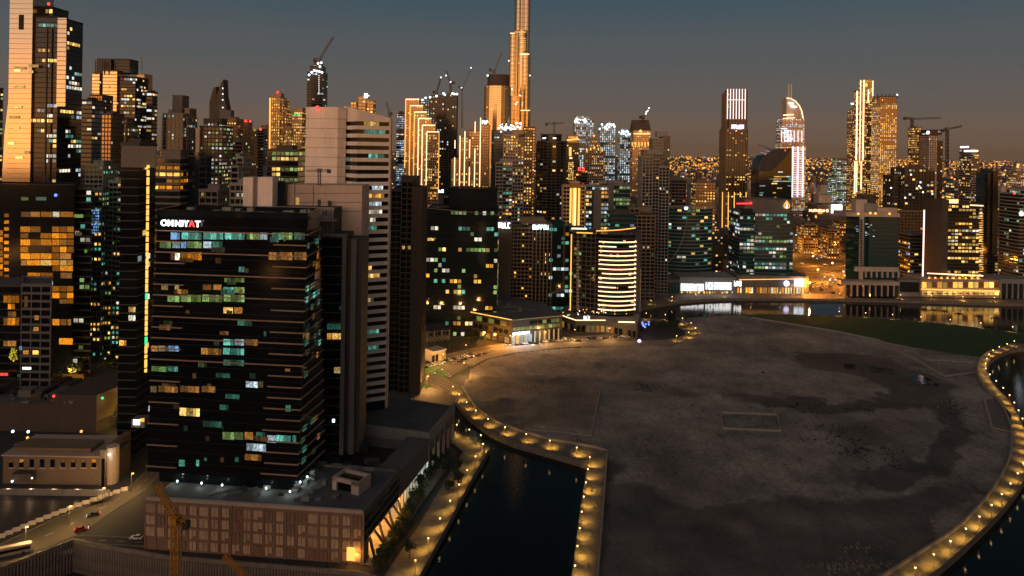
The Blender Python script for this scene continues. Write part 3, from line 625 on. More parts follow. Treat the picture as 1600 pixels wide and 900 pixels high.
# centre
B = bld('small unfinished tower full of bluish lights between white tower and gold chevrons', 620, 635, 178, 1300, 20, fl=4, bay=3, wall='dark_grey', gl='g_black', lit=.8, pal='cbw')
# stepped gold tower with six neon brackets
Y = 1000; B = thing('tower', 'gold stepped tower with six glowing bracket outlines', 'tower', at(660,330,Y))
S6 = [(634,655,155,262),(641,661,165,290),(647.5,667,175,290),(654,674,185,318),(660,680,195.5,318),(667,686,206,318)]
for k, (a_,c_,t_,b7) in enumerate(S6):
    yy = Y-k*6; p0, p1 = at(a_,330,yy), at(c_,t_,yy); q0 = rollx(a_,t_); q1 = rollx(c_,t_)
    x0_, x1_ = (q0-CX)/F*yy, (q1-CX)/F*yy
    facade(B, [(x0_,yy),(x1_,yy),(x1_,yy+5.4),(x0_,yy+5.4)], 2, p1.z, fl=3.6, bay=3, wall='sandstone', gl='g_bronze' if k < 5 else 'g_black', band=.18, bp=.1, pier=.3, lit=.25, pal='aag', cap=False)
    nbar(B, a_, t_, c_, t_, yy, .85, 'n_warm'); nbar(B, a_, t_, a_-(b7-t_)*.0157, b7, yy, .7, 'n_gold' if k < 3 else 'n_warm')
nbar(B, 686, 206, 685, 300, Y-30, .45, 'n_gold')
B = bld('brown unfinished tower with white work lamps and cranes on its roof', 657, 716, 148, 1200, 30, fl=4, bay=4, wall='brown', gl='g_black', band=.2, pier=.3, lit=.16, pal='cwg', run=.2, units=0, vols=[(0,.3,.2,1,155,dict(lit=.8,pal='cw')),(.27,.66,0,.9,150,{}),(.66,1,.1,.8,147,dict(wall='dark_grey',lit=.03)),(.1,1,.15,.95,235,{})])
for (x_,y_) in ((660,156),(665,153),(672,152),(682,150),(693,146),(695,148),(707,146),(710,147),(714,147)): dot(B, x_, y_, 1196, 1.9, 'n_cool', 'work_light')
B = bld('tower of upright glowing light tubes stepping up to the right', 706, 765, 196, 930, 26, fl=3.6, bay=3, wall='tan', gl='g_bronze', band=.2, pier=.3, lit=.2, pal='ag', units=0, vols=[(0,.25,.1,1,250,{}),(.22,.5,0,1,215,{}),(.47,.8,0,.9,205,{}),(.78,1,0,1,196,dict(lit=.05))])
for (x_,y0_,y1_) in ((711,219,232),(710.5,246,290),(719,212,290),(726.5,205,290),(734,218,247),(733.5,261,290),(742.5,190,208),(742,232,292),(751,184,300)): nbar(B, x_, y0_, x_-(y1_-y0_)*.0157, y1_, 930, .75, 'n_warm')
glyphs(B, 753, 763, 188, 194, 927, 'n_cool', 3)
# rounded gold tower
def ellipse(cx, cy, rx, ry, n=20, ph=0): return [(cx+rx*cos(2*pi*k/n+ph), cy+ry*sin(2*pi*k/n+ph)) for k in range(n)]
Y = 1500; c0 = at(773.5,340,Y); rx_ = 21*Y/F; B = thing('tower', 'rounded bronze tower with dark crown left of the tallest spire', 'tower', c0)
facade(B, ellipse(c0.x+.5, Y+20, rx_, 26), 2, zt(774,134,Y), fl=4, bay=5, wall='tan', gl='g_gold', band=.1, bp=.1, pier=.12, lit=.03, pal='ag', cap=False)
facade(B, ellipse(c0.x+.5+2, Y+20, rx_*.84, 22), zt(774,134,Y), zt(774,117,Y), fl=4, bay=5, wall='brown', gl='brown', band=.1, lit=0, cap=True)
dot(B, 762, 118, Y-8, 2, 'n_white', 'work_light')
# the tallest tower: stepped cluster of rounded shafts
Y = 1700; B = thing('tower', 'tallest stepped spire tower rising out of the top of the frame', 'tower', at(811,340,Y))
def shaft(x0_, x1_, top, dy, gl, base=330, nm='shaft'):
    q0, q1 = rollx(x0_, 200), rollx(x1_, 200); xa, xb = (q0-CX)/F*Y, (q1-CX)/F*Y; r_ = (xb-xa)/2
    mb = MB(); mb.prism(ellipse((xa+xb)/2, Y+dy, r_, r_*.95, 16), 2, zt(811,top,Y) if top > -50 else 660, gl); mb.build(nm, B, smooth=False)
    return (xa+xb)/2, r_, Y+dy
SH = [shaft(801,823,-300,14,'g_steel'), shaft(803,812,-300,2,'g_gold'), shaft(814,826,-300,6,'g_steel'), shaft(794,806,52,8,'g_gold'), shaft(796,812,150,4,'g_gold'), shaft(806,822,48,-2,'g_gold'), shaft(812,827.5,84,-6,'g_gold'), shaft(814,828.5,172,-8,'g_gold',), shaft(792.5,800,133,10,'g_steel')]
for (sx,sr,sy), (t0,t1) in zip(SH, [(0,50),(0,50),(0,50),(54,200),(152,200),(50,86),(86,170),(174,200),(135,200)]):
    k = t0
    while k < t1:
        z_ = zt(811, k, Y); mb = MB(); mb.prism(ellipse(sx, sy, sr+.35, sr*.95+.35, 16), z_, z_+.7, 'brown'); mb.build('floor_ring', B); k += 7
for (x0_,x1_,y_) in ((812,827,84.5),(813.5,828,172.5),(797,804,52)): nbar(B, x0_, y_, x1_, y_, Y-18, 1.3, 'n_warm')
for (x_,y_) in ((812,149),(808,160),(806,163),(795,95),(800,139),(828,118)): dot(B, x_, y_, Y-22, 1.6, 'n_white', 'lamp')
nbar(B, 804, 50, 822, 50, Y-16, .9, 'n_gold')
for x_ in (818,): 
    for k in range(7): nbar(B, 813, 60+k*3, 822, 60+k*3, Y-17, .5, 'n_gold', 'louvre')
B = bld('domed low block covered in sparkling white lamps below the tallest spire', 768, 830, 205, 1050, 20, wall='dark_grey', gl='g_teal', lit=.1, pal='wc', units=0)
for q in range(40): dot(B, random.uniform(779,815), random.gauss(199,3), 1046, random.uniform(.9,1.7), 'n_cool', 'work_light')
bld('pale balcony tower with gold lit upper floors in front of the spire', 787, 832, 210, 830, 26, fl=3.5, bay=3, wall='sandstone', gl='g_black', pier=.3, lit=.42, pal='gaa', run=.3, vols=[(0,.5,0,.8,212,dict(wall='beige',lit=.5,pal='ag')),(.5,.72,.2,1,216,{}),(.72,1,.1,1,204,dict(wall='tan'))])
bld('grey balcony tower speckled with coloured windows left of the brown shaft', 775, 818, 254, 700, 24, fl=3.5, bay=3, wall='pale', gl='g_black', pier=.3, lit=.25, pal='ggtaw', run=.2, vols=[(0,.25,0,.7,256,{}),(.25,.6,.2,1,262,dict(pier=0,lit=.4)),(.6,1,0,.9,252,{})])
bld('narrow brown shaft tower edged with amber windows', 818, 836, 200, 850, 20, fl=3.5, bay=2.6, wall='brown', gl='g_bronze', pier=.35, lit=.45, pal='aag', run=.3, units=0)
Y = 850; c0 = at(861,340,Y); B = thing('tower', 'dark cylindrical tower with pale ribs and lit cap ring', 'tower', (c0.x,Y+20,2))
facade(B, ellipse(c0.x, Y+20, 17.5, 18), 2, zt(861,222,Y), fl=3.6, bay=4, wall='brown', gl='g_black', band=.18, bp=.2, pier=.18, lit=.06, pal='gw')
facade(B, ellipse(c0.x, Y+20, 13, 13), zt(861,222,Y), zt(861,211,Y), fl=4, bay=5, wall='dark_grey', gl='g_black', lit=0)
nbar(B, 848, 216, 853, 216, Y, 1, 'n_cool'); nbar(B, 864, 216, 869, 216, Y, 1, 'n_cool')
bld('brown side wing tower with few lights beside the cylindrical tower', 838, 852, 226, 900, 20, fl=3.6, bay=3, wall='brown', gl='g_black', pier=.3, lit=.1, pal='ga')
B = bld('slim tower with glowing gold lantern top', 884, 905, 213, 1000, 22, fl=3.6, bay=3, wall='brown', gl='g_black', pier=.3, lit=.12, pal='ga', units=0, vols=[(0,1,.1,1,222,{}),(.1,.9,0,.9,213,dict(zs=223,gl='g_bronze',wall='sandstone'))])
nbar(B, 886, 219, 904, 217, 1000, 1.6, 'n_gold'); nbar(B, 891, 230, 891, 244, 1000, 2.2, 'n_gold'); nbar(B, 890, 247, 894, 247, 1000, 1.4, 'n_warm'); 
mb = MB()
for q in range(36): p_ = at(888+(q%3)*3, 255+(q//3)*3.2, 998.5); mb.box(p_.x, p_.x+1.6, 998, 998.5, p_.z, p_.z+1.6, 'e_gold')
mb.build('lit_window', B, 'stuff')
for (a_,c_,t_,Yy,lb) in ((896,928,184,1600,'leftmost of three towers blazing with white floodlit floors'),(935,962,194,1620,'middle one of three towers blazing with white floodlit floors'),(966,985,204,1650,'rightmost and slimmest of three towers blazing with white floodlit floors')):
    B = bld(lb, a_, c_, t_, Yy, 30, fl=5.2, bay=4.5, wall='pale', gl='g_teal', band=.12, pier=.25, lit=1.0, pal='ccw', run=.3, pane=.85, units=0, vols=[(0,1,0,1,t_+4,{}),(.1,.8,.2,.9,t_-3,dict(zs=t_+5))])
    for q in range(14): dot(B, random.uniform(a_+1,c_-1), t_+random.uniform(0,8), Yy-4, random.uniform(1.5,2.6), 'n_cool', 'floodlight')
B = bld('stone tower with stepped gold lit crown and small pinnacle', 913, 946, 226, 1150, 26, fl=3.8, bay=3.2, wall='sandstone', gl='g_black', pier=.35, lit=.25, pal='gaw', vols=[(0,1,0,1,236,{}),(.15,.75,.1,.9,226,dict(zs=237)),(.3,.6,.2,.8,216,dict(zs=227))], units=0)
for x_ in (917,923,929,935,941): nbar(B, x_, 229+abs(x_-929)*.3, x_, 233+abs(x_-929)*.3, 1150, 1.2, 'n_gold')
mb = MB(); p_ = at(928,216,1160); mb.bar(p_, p_+Vector((0,0,14)), 3, 'sandstone', 6, .1); mb.build('pinnacle', B); dot(B, 928, 212, 1150, 1.8, 'n_gold')
B = bld('tower with dark mansard roof and row of gold crown lamps', 985, 1019, 197, 1300, 28, fl=3.8, bay=3.4, wall='sandstone', gl='g_bronze', pier=.3, lit=.18, pal='ag', units=0, vols=[(0,1,0,1,228,{}),(.06,.94,.1,.9,205,dict(zs=229,lit=.3)),(.25,.75,.3,.8,212,{})])
q0 = at(987,205,1302); q1 = at(1018,205,1302); q2 = at(990,187,1302); q3 = at(1015,187,1302)
mb = MB(); mb.prism([(q0.x,1304),(q1.x,1304),(q1.x,1328),(q0.x,1328)], q0.z, q2.z, 'brown', [(q2.x,1309),(q3.x,1309),(q3.x,1323),(q2.x,1323)]); mb.build('mansard_roof', B)
for x_ in range(988,1018,5): nbar(B, x_, 222, x_, 228, 1300, 1.2, 'n_gold')
nbar(B, 990, 209, 1016, 209, 1300, .8, 'n_warm'); dot(B, 1001, 205, 1297, 3, 'n_gold')
bld('tall pale residential pair with dark recesses, taller part', 1014, 1048, 214, 850, 24, fl=3.5, bay=3.4, wall='pale', gl='g_black', pier=.3, lit=.03, pal='gw', vols=[(0,.6,0,.9,218,{}),(.6,1,.2,1,214,dict(wall='grey'))])
B = bld('white framed balcony tower in front of the tall pale residential pair', 997, 1046, 242, 740, 26, fl=3.4, bay=3.4, wall='pale', gl='g_black', band=.25, pier=.22, lit=.03, pal='gw', vols=[(0,.38,0,1,246,dict(pier=.5)),(.36,.66,.06,1,250,{}),(.62,1,0,1,262,dict(pier=.4)),(.1,.9,.3,.9,236,dict(zs=251))])
B = bld('brown block with bright red roof sign below the lit white towers', 898, 918, 266, 900, 18, wall='brown', gl='g_black', lit=.2, pal='ra', units=0); glyphs(B, 903, 914, 262, 267, 897, 'n_red', 3)
B = bld('office block framed in pale beams with bluish lit floors', 912, 985, 288, 780, 26, fl=4.4, bay=3.6, wall='pale', gl='g_teal', band=.2, lit=.55, pal='nwwcca', run=.6, vols=[(0,.55,0,1,292,{}),(.5,.62,-.1,1,286,dict(gl='grey',lit=0,wall='grey',band=0)),(.6,1,.1,1,290,dict(lit=.3,pal='nn'))], units=3)
bld('wide grey beam framed block in front of the bluish lit office', 925, 940, 300, 700, 16, fl=30, bay=10, wall='grey', gl='grey', lit=0, band=0)
bld('pale gridded residential block left of the curved louvre building', 983, 1024, 332, 705, 24, fl=3.7, bay=4.4, wall='tan', gl='g_black', band=.3, pier=.35, lit=.05, pal='gn', units=3, vols=[(0,1,0,1,338,{}),(-.1,.3,.2,.9,328,dict(lit=0))])
bld('dark teal low roofed office behind the hotel', 948, 992, 335, 700, 24, wall='brown', gl='g_teal', lit=.05, pal='ct', fl=4.5, bay=5)
bld('small grey box building behind the louvre building with a red lamp', 1038, 1072, 282, 900, 22, fl=4, bay=5, wall='grey', gl='g_black', pier=.2, lit=.06, pal='rw')
# gold column tower
B = bld('short tower with a wide glowing gold column in its front', 878, 914, 285, 690, 22, fl=3.8, bay=3, wall='sandstone', gl='g_black', pier=.3, lit=.1, pal='ga', units=0, vols=[(0,.3,0,1,292,{}),(.3,.75,-.05,1,286,dict(gl='g_bronze',lit=0,band=0,pier=0)),(.75,1,0,1,292,{})])
for (x_,r_) in ((892,1.2),(898,2.4),(905,1.3)): nbar(B, x_, 294, x_-1, 352, 688, r_, 'n_gold', 'light_column')
nbar(B, 899, 294, 898, 352, 686.5, .6, 'n_warm')
# dark office J with the podium below
B = bld('wide black glass office tower with scattered green and white windows', 667, 780, 322, 560, 34, fl=4.2, bay=3.2, wall='g_black', gl='g_dark', band=.06, bp=.05, lit=.15, pal='nnnwwgtag', run=.35, units=2, rows=lambda f,n: f < n*.55 or random.random() < .4, vols=[(0,1,0,1,328,{}),(.3,.98,.2,.9,298,dict(zs=330,lit=.02,pal='n'))])
nbar(B, 668, 325, 778, 336, 560, .4, 'grey', 'roof_rail'); glyphs(B, 685, 694, 296, 301, 556, 'n_cool', 2); glyphs(B, 668, 682, 372, 376, 558, 'e_gold', 4)
B = bld('beige apartment tower with dark gridded windows and two glaring roof signs', 797, 862, 352, 640, 26, fl=3.5, bay=3.4, wall='tan', gl='g_black', band=.3, pier=.3, lit=.07, pal='ga', run=.1, units=3, vols=[(0,.55,.06,1,358,{}),(.55,1,0,1,352,dict(pier=.6,band=.12)),(.45,.56,.2,1,356,dict(lit=0))])
glyphs(B, 832, 858, 351.5, 358.5, 635, 'n_cool', 6)
B = bld('plain olive green slab wall with white roof sign beside the beige apartments', 776, 800, 348, 620, 24, fl=20, bay=20, wall='grey', gl='brown', lit=0, band=0, units=1); glyphs(B, 779, 798, 348, 356.5, 616, 'n_white', 4)
bld('dark teal glass tower glinting between apartments and hotel', 856, 896, 355, 640, 24, fl=4, bay=3.4, wall='g_teal', gl='g_dark', band=.05, bp=.05, lit=.22, pal='tttca', run=.1, units=2)
bld('near black brown apartment tower right of the striped white tower', 610, 668, 292, 425, 24, fl=3.5, bay=3.2, wall='brown', gl='g_black', band=.22, pier=.22, lit=.015, pal='ga', units=2, vols=[(0,.33,.2,1,300,dict(wall='dark_grey')),(.33,.68,.1,1,285,dict(pier=.3)),(.68,1,0,.9,296,dict(gl='brown',band=.1,lit=0))])
# right side
B = bld('tall dark tower with upright light fins and pink lit crown', 1126, 1170, 140, 1107, 34, fl=3.8, bay=4.6, wall='tan', gl='g_black', band=.08, bp=.02, pier=.22, pp=1.2, lit=.16, pal='gga', run=.15, pane=.5, units=0, vols=[(0,.9,0,1,202,{}),(.9,1.04,.2,1,202,{}),(.06,.18,.2,.9,145,dict(zs=203)),(.18,.96,.05,.9,140,dict(zs=203,lit=0))])
for k in range(7): nbar(B, 1137+k*4.6, 139, 1136.5+k*4.6, 186, 1107, .85, 'n_pink')
nbar(B, 1136, 156, 1165, 156, 1106, .6, 'n_pink'); glyphs(B, 1143, 1163, 195, 201.5, 1104, 'n_purple', 5)
for k in range(5): nbar(B, 1129+k*9.2, 300, 1128+k*9.2, 378, 1106, .7, 'n_gold')
for k in range(8): nbar(B, 1126+k*6, 384, 1126+k*6, 389, 1100, 1.2, 'n_warm', 'base_light')
bld('short brown block glowing gold at its top left of the tall finned tower', 1080, 1118, 286, 980, 24, fl=4, bay=4, wall='tan', gl='g_bronze', lit=.35, pal='ga', pier=.3)
# curved crown hotel tower
Y = 1500; B = thing('tower', 'floodlit tower with quarter round crown and twin masts', 'tower', at(1240,300,Y))
facade(B, [(at(1219,300,Y).x,Y),(at(1258,300,Y).x,Y),(at(1258,300,Y).x,Y+35),(at(1219,300,Y).x,Y+35)], 2, zt(1240,227,Y), fl=3.8, bay=4, wall='beige', gl='g_bronze', lit=.5, pal='gw', pier=.2, cap=False)
facade(B, [(at(1221,222,Y).x,Y-3),(at(1256,222,Y).x,Y-3),(at(1256,222,Y).x,Y+30),(at(1221,222,Y).x,Y+30)], zt(1240,227,Y), zt(1240,186,Y), fl=3.8, bay=4, wall='beige', gl='g_bronze', lit=.75, pal='cw', pier=.2)
pts = [(1229,186),(1229,153),(1236,154),(1243,158),(1249,165),(1253,174),(1255,186)]
mb = MB(); w_ = [at(x,y,Y) for x,y in pts]; n_ = len(w_); mb.v = [(p.x,Y,p.z) for p in w_]+[(p.x,Y+25,p.z) for p in w_]
mb.f = [tuple(range(n_)), tuple(range(2*n_-1,n_-1,-1))]+[(i,(i+1)%n_,(i+1)%n_+n_,i+n_) for i in range(n_)]; mb.m = [mb.mi('beige')]*len(mb.f); mb.build('curved_crown', B)
for p_, q_ in zip(pts[1:], pts[2:]): nbar(B, *p_, *q_, Y, 1.1, 'n_warm')
nbar(B, 1232.5, 153, 1232.5, 131, Y+2, 1.0, 'e_gold', 'mast'); nbar(B, 1236.5, 153, 1236.5, 131, Y+2, 1.0, 'e_gold', 'mast')
for k in range(7): nbar(B, 1221+k*1.0+(k%2)*4, 201+k*3.2, 1221+k*1.0+(k%2)*4+9, 201+k*3.2, Y-5, .9, 'n_purple')
for (x_) in (1221,1226,1231,1236,1241,1247,1253): nbar(B, x_, 204, x_, 222, Y-4, .9, 'n_pink')
for (x_) in (1239,1247,1255): nbar(B, x_, 229, x_-1, 308, Y-2, 1.1, 'n_purple')
for k in range(22): nbar(B, 1240, 231+k*3.5, 1256, 231+k*3.5, Y-3, .55, 'n_pink', 'lit_balcony')
nbar(B, 1224, 180, 1240, 179, Y-5, 1.6, 'n_warm'); nbar(B, 1224, 185, 1242, 184, Y-5, 1.2, 'n_warm'); nbar(B, 1232, 161, 1240, 162, Y-3, 1.8, 'n_white'); nbar(B, 1236, 166, 1245, 167, Y-3, 1.8, 'n_white')
# teal domed glass building
Y = 900; B = thing('tower', 'dark glass tower with sliced quarter round roof', 'tower', at(1212,330,Y))
pts = [(1184,312),(1186,262),(1189,252),(1196,242),(1205,235),(1215,232),(1237,231),(1238,312)]
w_ = [at(x,y,Y) for x,y in pts]; n_ = len(w_); mb = MB(); mb.v = [(p.x,Y,p.z) for p in w_]+[(p.x,Y+30,p.z) for p in w_]; mb.v[0] = (w_[0].x,Y,2); mb.v[n_-1] = (w_[-1].x,Y,2); mb.v[n_] = (w_[0].x,Y+30,2); mb.v[2*n_-1] = (w_[-1].x,Y+30,2)
mb.f = [tuple(range(n_)), tuple(range(2*n_-1,n_-1,-1))]+[(i,(i+1)%n_,(i+1)%n_+n_,i+n_) for i in range(n_)]; mb.m = [mb.mi('g_dark')]*len(mb.f); mb.build('glazed_wall', B)
pts2 = [(1187,268),(1190,253),(1197,243),(1206,236),(1216,233),(1236,232),(1228,245),(1212,262),(1204,268)]
w_ = [at(x,y,Y-1) for x,y in pts2]; n_ = len(w_); mb = MB(); mb.v = [(p.x,Y-1.2,p.z) for p in w_]+[(p.x,Y-.2,p.z) for p in w_]; mb.f = [tuple(range(n_))]+[(i,(i+1)%n_,(i+1)%n_+n_,i+n_) for i in range(n_)]; mb.m = [mb.mi('dark_grey')]*len(mb.f); mb.build('sloping_screen', B)
nbar(B, 1184, 226, 1204, 233, Y+3, .5, 'brown', 'roof_spar'); 
for k in range(13):
    nbar(B, 1187, 267+k*3.6, 1237, 267+k*3.6, Y, .18, 'dark_grey', 'floor_band')
    x_ = 1187
    while x_ < 1233:
        l_ = random.uniform(2,9)
        if random.random() < (.6 if k in (2,4,6) else .15): nbar(B, x_, 268.8+k*3.6, min(1236,x_+l_), 268.8+k*3.6, Y, .9, random.choice(['e_teal','e_cool','e_gold']), 'lit_window')
        x_ += l_+1
dot(B, 1227, 235, Y-3, 1, 'n_red')
# teal office B2 on the bank
B = bld('broad teal glass office with grey roof screen, flame emblem and red lamp', 1139, 1241, 330, 760, 40, fl=4.1, bay=3.8, wall='grey', gl='g_teal', band=.14, bp=.1, lit=.30, pal='wwtnc', run=.8, units=0, vols=[(0,.27,.05,1,332,dict(lit=.22)),(.27,.87,0,1,333,dict(band=.2,bp=.3)),(.87,1,.05,1,332,{}),(.1,.96,.1,.9,314,dict(zs=333,gl='grey',lit=0,band=0,wall='grey'))])
nbar(B, 1151, 318, 1175, 318, 762, .9, 'n_red', 'red_strip'); dot(B, 1173, 317, 759, 1.2, 'n_red')
e0 = at(1229,324,763); mb = MB(); prof = [(0,0),(2.2,.6),(3.1,2.4),(2.3,4.6),(.6,6.8),(0,8.2),(-.6,6.8),(-2.3,4.6),(-3.1,2.4),(-2.2,.6)]
for k in range(10):
    a7, b8 = prof[k], prof[(k+1)%10]; mb.bar((e0.x+a7[0],762.5,e0.z+a7[1]-1),(e0.x+b8[0],762.5,e0.z+b8[1]-1),.5,'n_gold')
for k in range(6): mb.ball((e0.x,762.5,e0.z+k*.8),1.0-k*.12,'n_white')
mb.build('flame_emblem', B)
pbox(B, 1158, 1176, 326, 333, 757, 2, 'black', 'plant_screen')
# louvre building B1: curved plan
Y = 790; c0 = at(1067,420,Y); B = thing('building', 'curved louvred glass building with a slanting arc across its front', 'building', (c0.x,Y+20,2))
xa, xb = at(1024,430,Y).x, at(1111,430,Y).x
def curved(xa, xb, Y, bow, d, n=12): return [(xa+(xb-xa)*k/n, Y-bow*sin(pi*k/n)) for k in range(n+1)]+[(xb, Y+d), (xa, Y+d)]
facade(B, curved(xa, xb, Y, 12, 24), 2, zt(1067,325,Y), fl=3.9, bay=4.2, wall='pale', gl='g_teal', band=.2, bp=.7, lit=.12, pal='gwnt', run=.2, cap=False)
mb = MB(); pr = [(x_, Y-12*sin(pi*(x_-xa)/(xb-xa))-1.2) for x_ in [xa-2+(xb-xa+4)*k/14 for k in range(15)]]
for k in range(14): z_ = zt(1067,325,Y)+2+2.2*(k/14); mb.bar((pr[k][0],pr[k][1],z_),(pr[k+1][0],pr[k+1][1],z_+.15),1.0,'pale')
mb.build('roof_rim', B)
arc = [(1074,336),(1072,352),(1068,370),(1061,388),(1051,403),(1040,414),(1030,422)]
for p_, q_ in zip(arc, arc[1:]): nbar(B, *p_, *q_, Y-13, .55, 'pale', 'arc_rib')
dot(B, 1072, 325, Y-12, 2.2, 'n_cool')
# podium and lit restaurants on the far bank
B = thing('podium', 'low grey podium with glaring white sign boards on the far bank', 'building', at(1130,463,752))
pbox(B, 1003, 1062, 437, 462, 745, 40, 'grey', 'grey_wing')
for k in range(12): pbox(B, 1006+k*4.7, 1009.6+k*4.7, 441, 458, 744.4, .5, 'g_teal', 'pane')
pbox(B, 1062, 1150, 434, 465, 748, 36, 'pale', 'shop_wing'); pbox(B, 1150, 1264, 432, 465, 752, 36, 'grey', 'shop_wing')
glyphs(B, 1064, 1100, 444, 454, 743, 'n_white', 9, back='e_cool'); glyphs(B, 1103, 1143, 442, 452, 743, 'n_white', 9, back='e_cool'); glyphs(B, 1147, 1159, 439, 447, 746, 'n_white', 3, back='grey'); glyphs(B, 1241, 1257, 436, 447, 747, 'n_cool', 4); dot(B, 1229, 443, 748, 3.2, 'n_purple', 'round_sign')
for k in range(44):
    x_ = 1064+k*4.4
    if random.random() < .8: pbox(B, x_, x_+random.uniform(1.8,3.8), 455.5-(k>19)*6, 461.5, 747.2 if k < 19 else 751.2, .4, random.choice(['e_warm','e_gold','e_white','e_orange','e_gold']), 'shop_window')
nbar(B, 1155, 437, 1240, 436, 750, .5, 'n_gold', 'canopy_light')
# right: teal building with white column
Y = 745; B = bld('blank teal glass office with a white louvred column and stepped white roof', 1322, 1405, 337, Y, 34, fl=4.2, bay=5, wall='black', gl='g_teal', band=.1, bp=.05, lit=.0, pal='t', units=0, name='building', cat='building', vols=[(.0,.2,.1,1,340,dict(wall='g_dark')),(.2,1,0,1,338,{})])
pbox(B, 1342, 1350, 337, 463, Y-1.5, 1.5, 'beige', 'white_column')
for k in range(23): pbox(B, 1344, 1348, 343+k*3.5, 345.4+k*3.5, Y-1.9, .3, 'black', 'column_opening')
pbox(B, 1322, 1406, 333, 338, Y-1, 30, 'beige', 'roof_edge'); pbox(B, 1337, 1355, 312, 334, Y+8, 10, 'beige', 'roof_block'); pbox(B, 1352, 1372, 318, 334, Y+6, 12, 'pale', 'roof_block'); pbox(B, 1371, 1402, 325, 334, Y+4, 12, 'beige', 'roof_block')
for k in range(13):
    x_ = random.choice([1335,1338,1352,1356,1360,1364]); nbar(B, x_, 350+k*1.6, x_+random.uniform(2,4), 350+k*1.6, Y, .35, 'e_cool', 'lit_window')
for (x_,y_) in ((1341,334),(1360,333),(1368,333.5),(1390,334)): dot(B, x_, y_, Y-4, 1.4, 'n_gold', 'roof_lamp')
pbox(B, 1336, 1404, 418, 424, Y-2.5, 2.4, 'beige', 'white_beam')
for k in range(7): pbox(B, 1352+k*8.5, 1354.5+k*8.5, 424, 434, Y-2, 1.8, 'beige', 'column')
pbox(B, 1350, 1402, 424, 434, Y+.4, .2, 'black', 'recess')
a_, c_ = at(1330,463,Y-14), at(1403,441,Y-14); mb = MB(); mb.box(a_.x, c_.x, Y-10, Y-3, 2, c_.z, 'g_black'); mb.build('podium', B)
pbox(B, 1316, 1405, 441, 445, Y-16, 13, 'beige', 'podium_beam')
for k in range(9): pbox(B, 1320+k*9.5, 1322.4+k*9.5, 445, 463, Y-15.5, 1.5, 'beige', 'column')
B = thing('pavilion', 'small dark display box framed in white between two podiums', 'pavilion', at(1423,463,738)); pbox(B, 1404, 1438, 438, 463, 740, 20, 'pale', 'frame'); pbox(B, 1406.5, 1436, 441, 456, 739.4, .5, 'g_black', 'screen')
# windowed apartment hotel with neon line
Y = 745; B = bld('dark apartment hotel with warm windows, glowing edge line and roof sign', 1443, 1537, 322, Y, 34, fl=3.7, bay=3.8, wall='dark_grey', gl='g_black', band=.2, bp=.5, lit=.34, pal='agwg', run=.35, units=2, name='building', cat='building', vols=[(0,.14,0,1,315,dict(gl='brown',wall='brown',lit=0,band=0)),(.14,.9,0,1,320,{}),(.9,1,.05,.9,324,dict(bp=1.0,lit=.6))])
nbar(B, 1444.2, 328, 1441.8, 432, Y, .75, 'n_pink'); nbar(B, 1449, 427, 1536, 431, Y-2, .7, 'n_warm'); nbar(B, 1516, 320.5, 1536, 321.5, Y, .8, 'n_warm'); glyphs(B, 1484, 1497, 312, 317.5, Y, 'n_warm', 4, back='n_gold')
for k in range(26): nbar(B, 1529+random.uniform(-1,5), 334+k*3.6, 1536, 334+k*3.6, Y-1, .4, 'n_gold', 'balcony_light')
B = thing('podium', 'gold lit low podium with glowing stripe beside the canal', 'building', at(1500,463,738))
pbox(B, 1438, 1562, 438, 464, 738, 34, 'sandstone', 'wall')
for k in range(15): pbox(B, 1441+k*8.1, 1447.6+k*8.1, 441, 449.5, 737.4, .5, ['e_warm','e_gold','g_bronze'][k%3], 'panel'); pbox(B, 1441+k*8.1, 1447.6+k*8.1, 455, 461, 737.4, .5, 'e_gold', 'shop_window')
nbar(B, 1440, 452, 1562, 455, 737, .9, 'n_gold')
for k in range(9): dot(B, 1452+k*9.5, 434.5, 742, 1.3, 'n_gold', 'terrace_lamp')
B = thing('podium', 'dark podium with pale posts at the right picture edge', 'building', at(1590,465,738)); pbox(B, 1563, 1700, 441, 467, 738, 30, 'g_dark', 'wall')
for k in range(10): pbox(B, 1563+k*9, 1565.5+k*9, 443, 467, 736.8, 1.1, 'pale', 'post')
pbox(B, 1562, 1700, 438, 443, 736.5, 31, 'pale', 'beam')
Y = 745; B = bld('pale banded tower cut by the right picture edge', 1562, 1660, 302, Y, 34, fl=3.8, bay=4, wall='pale', gl='g_black', band=.28, bp=.8, lit=.18, pal='wtcn', run=.6, units=2, vols=[(0,.2,.1,1,305,{}),(.18,.32,0,1,299,dict(wall='beige')),(.3,1,.05,1,314,dict(gl='g_teal',band=.14))])
dot(B, 1585,302,Y-3,1.3,'n_red'); dot(B, 1596,334,Y-3,2.4,'n_cool','sign_lamp')
# behind on the right
B = bld('tall slim tower outlined with bright vertical neon', 1335, 1367, 127, 1450, 34, fl=4, bay=4, wall='sandstone', gl='g_bronze', band=.15, pier=.2, lit=.4, pal='gag', units=0, vols=[(0,.4,0,1,140,{}),(.3,.85,.1,.9,125,{}),(.8,1,.2,.9,128,{})])
for (x_,y0_,y1_,r_) in ((1339.5,142,250,1.5),(1345,125,255,1.0),(1350,125,250,1.5),(1357,140,160,1.2),(1364,126,150,1.0),(1336,252,303,1.4),(1339,252,300,1.0),(1346,252,296,1.2)): nbar(B, x_, y0_, x_-(y1_-y0_)*.0157, y1_, 1450, r_, 'n_warm')
dot(B, 1353, 133, 1447, 4, 'n_gold'); 
B = bld('gold apartment tower with a small white sign at far left of the neon tower', 1324, 1338, 172, 1500, 24, fl=4, bay=3.6, wall='sandstone', gl='g_bronze', pier=.3, lit=.5, pal='ga'); nbar(B, 1330,162,1337,162,1498,2,'n_white','sign')
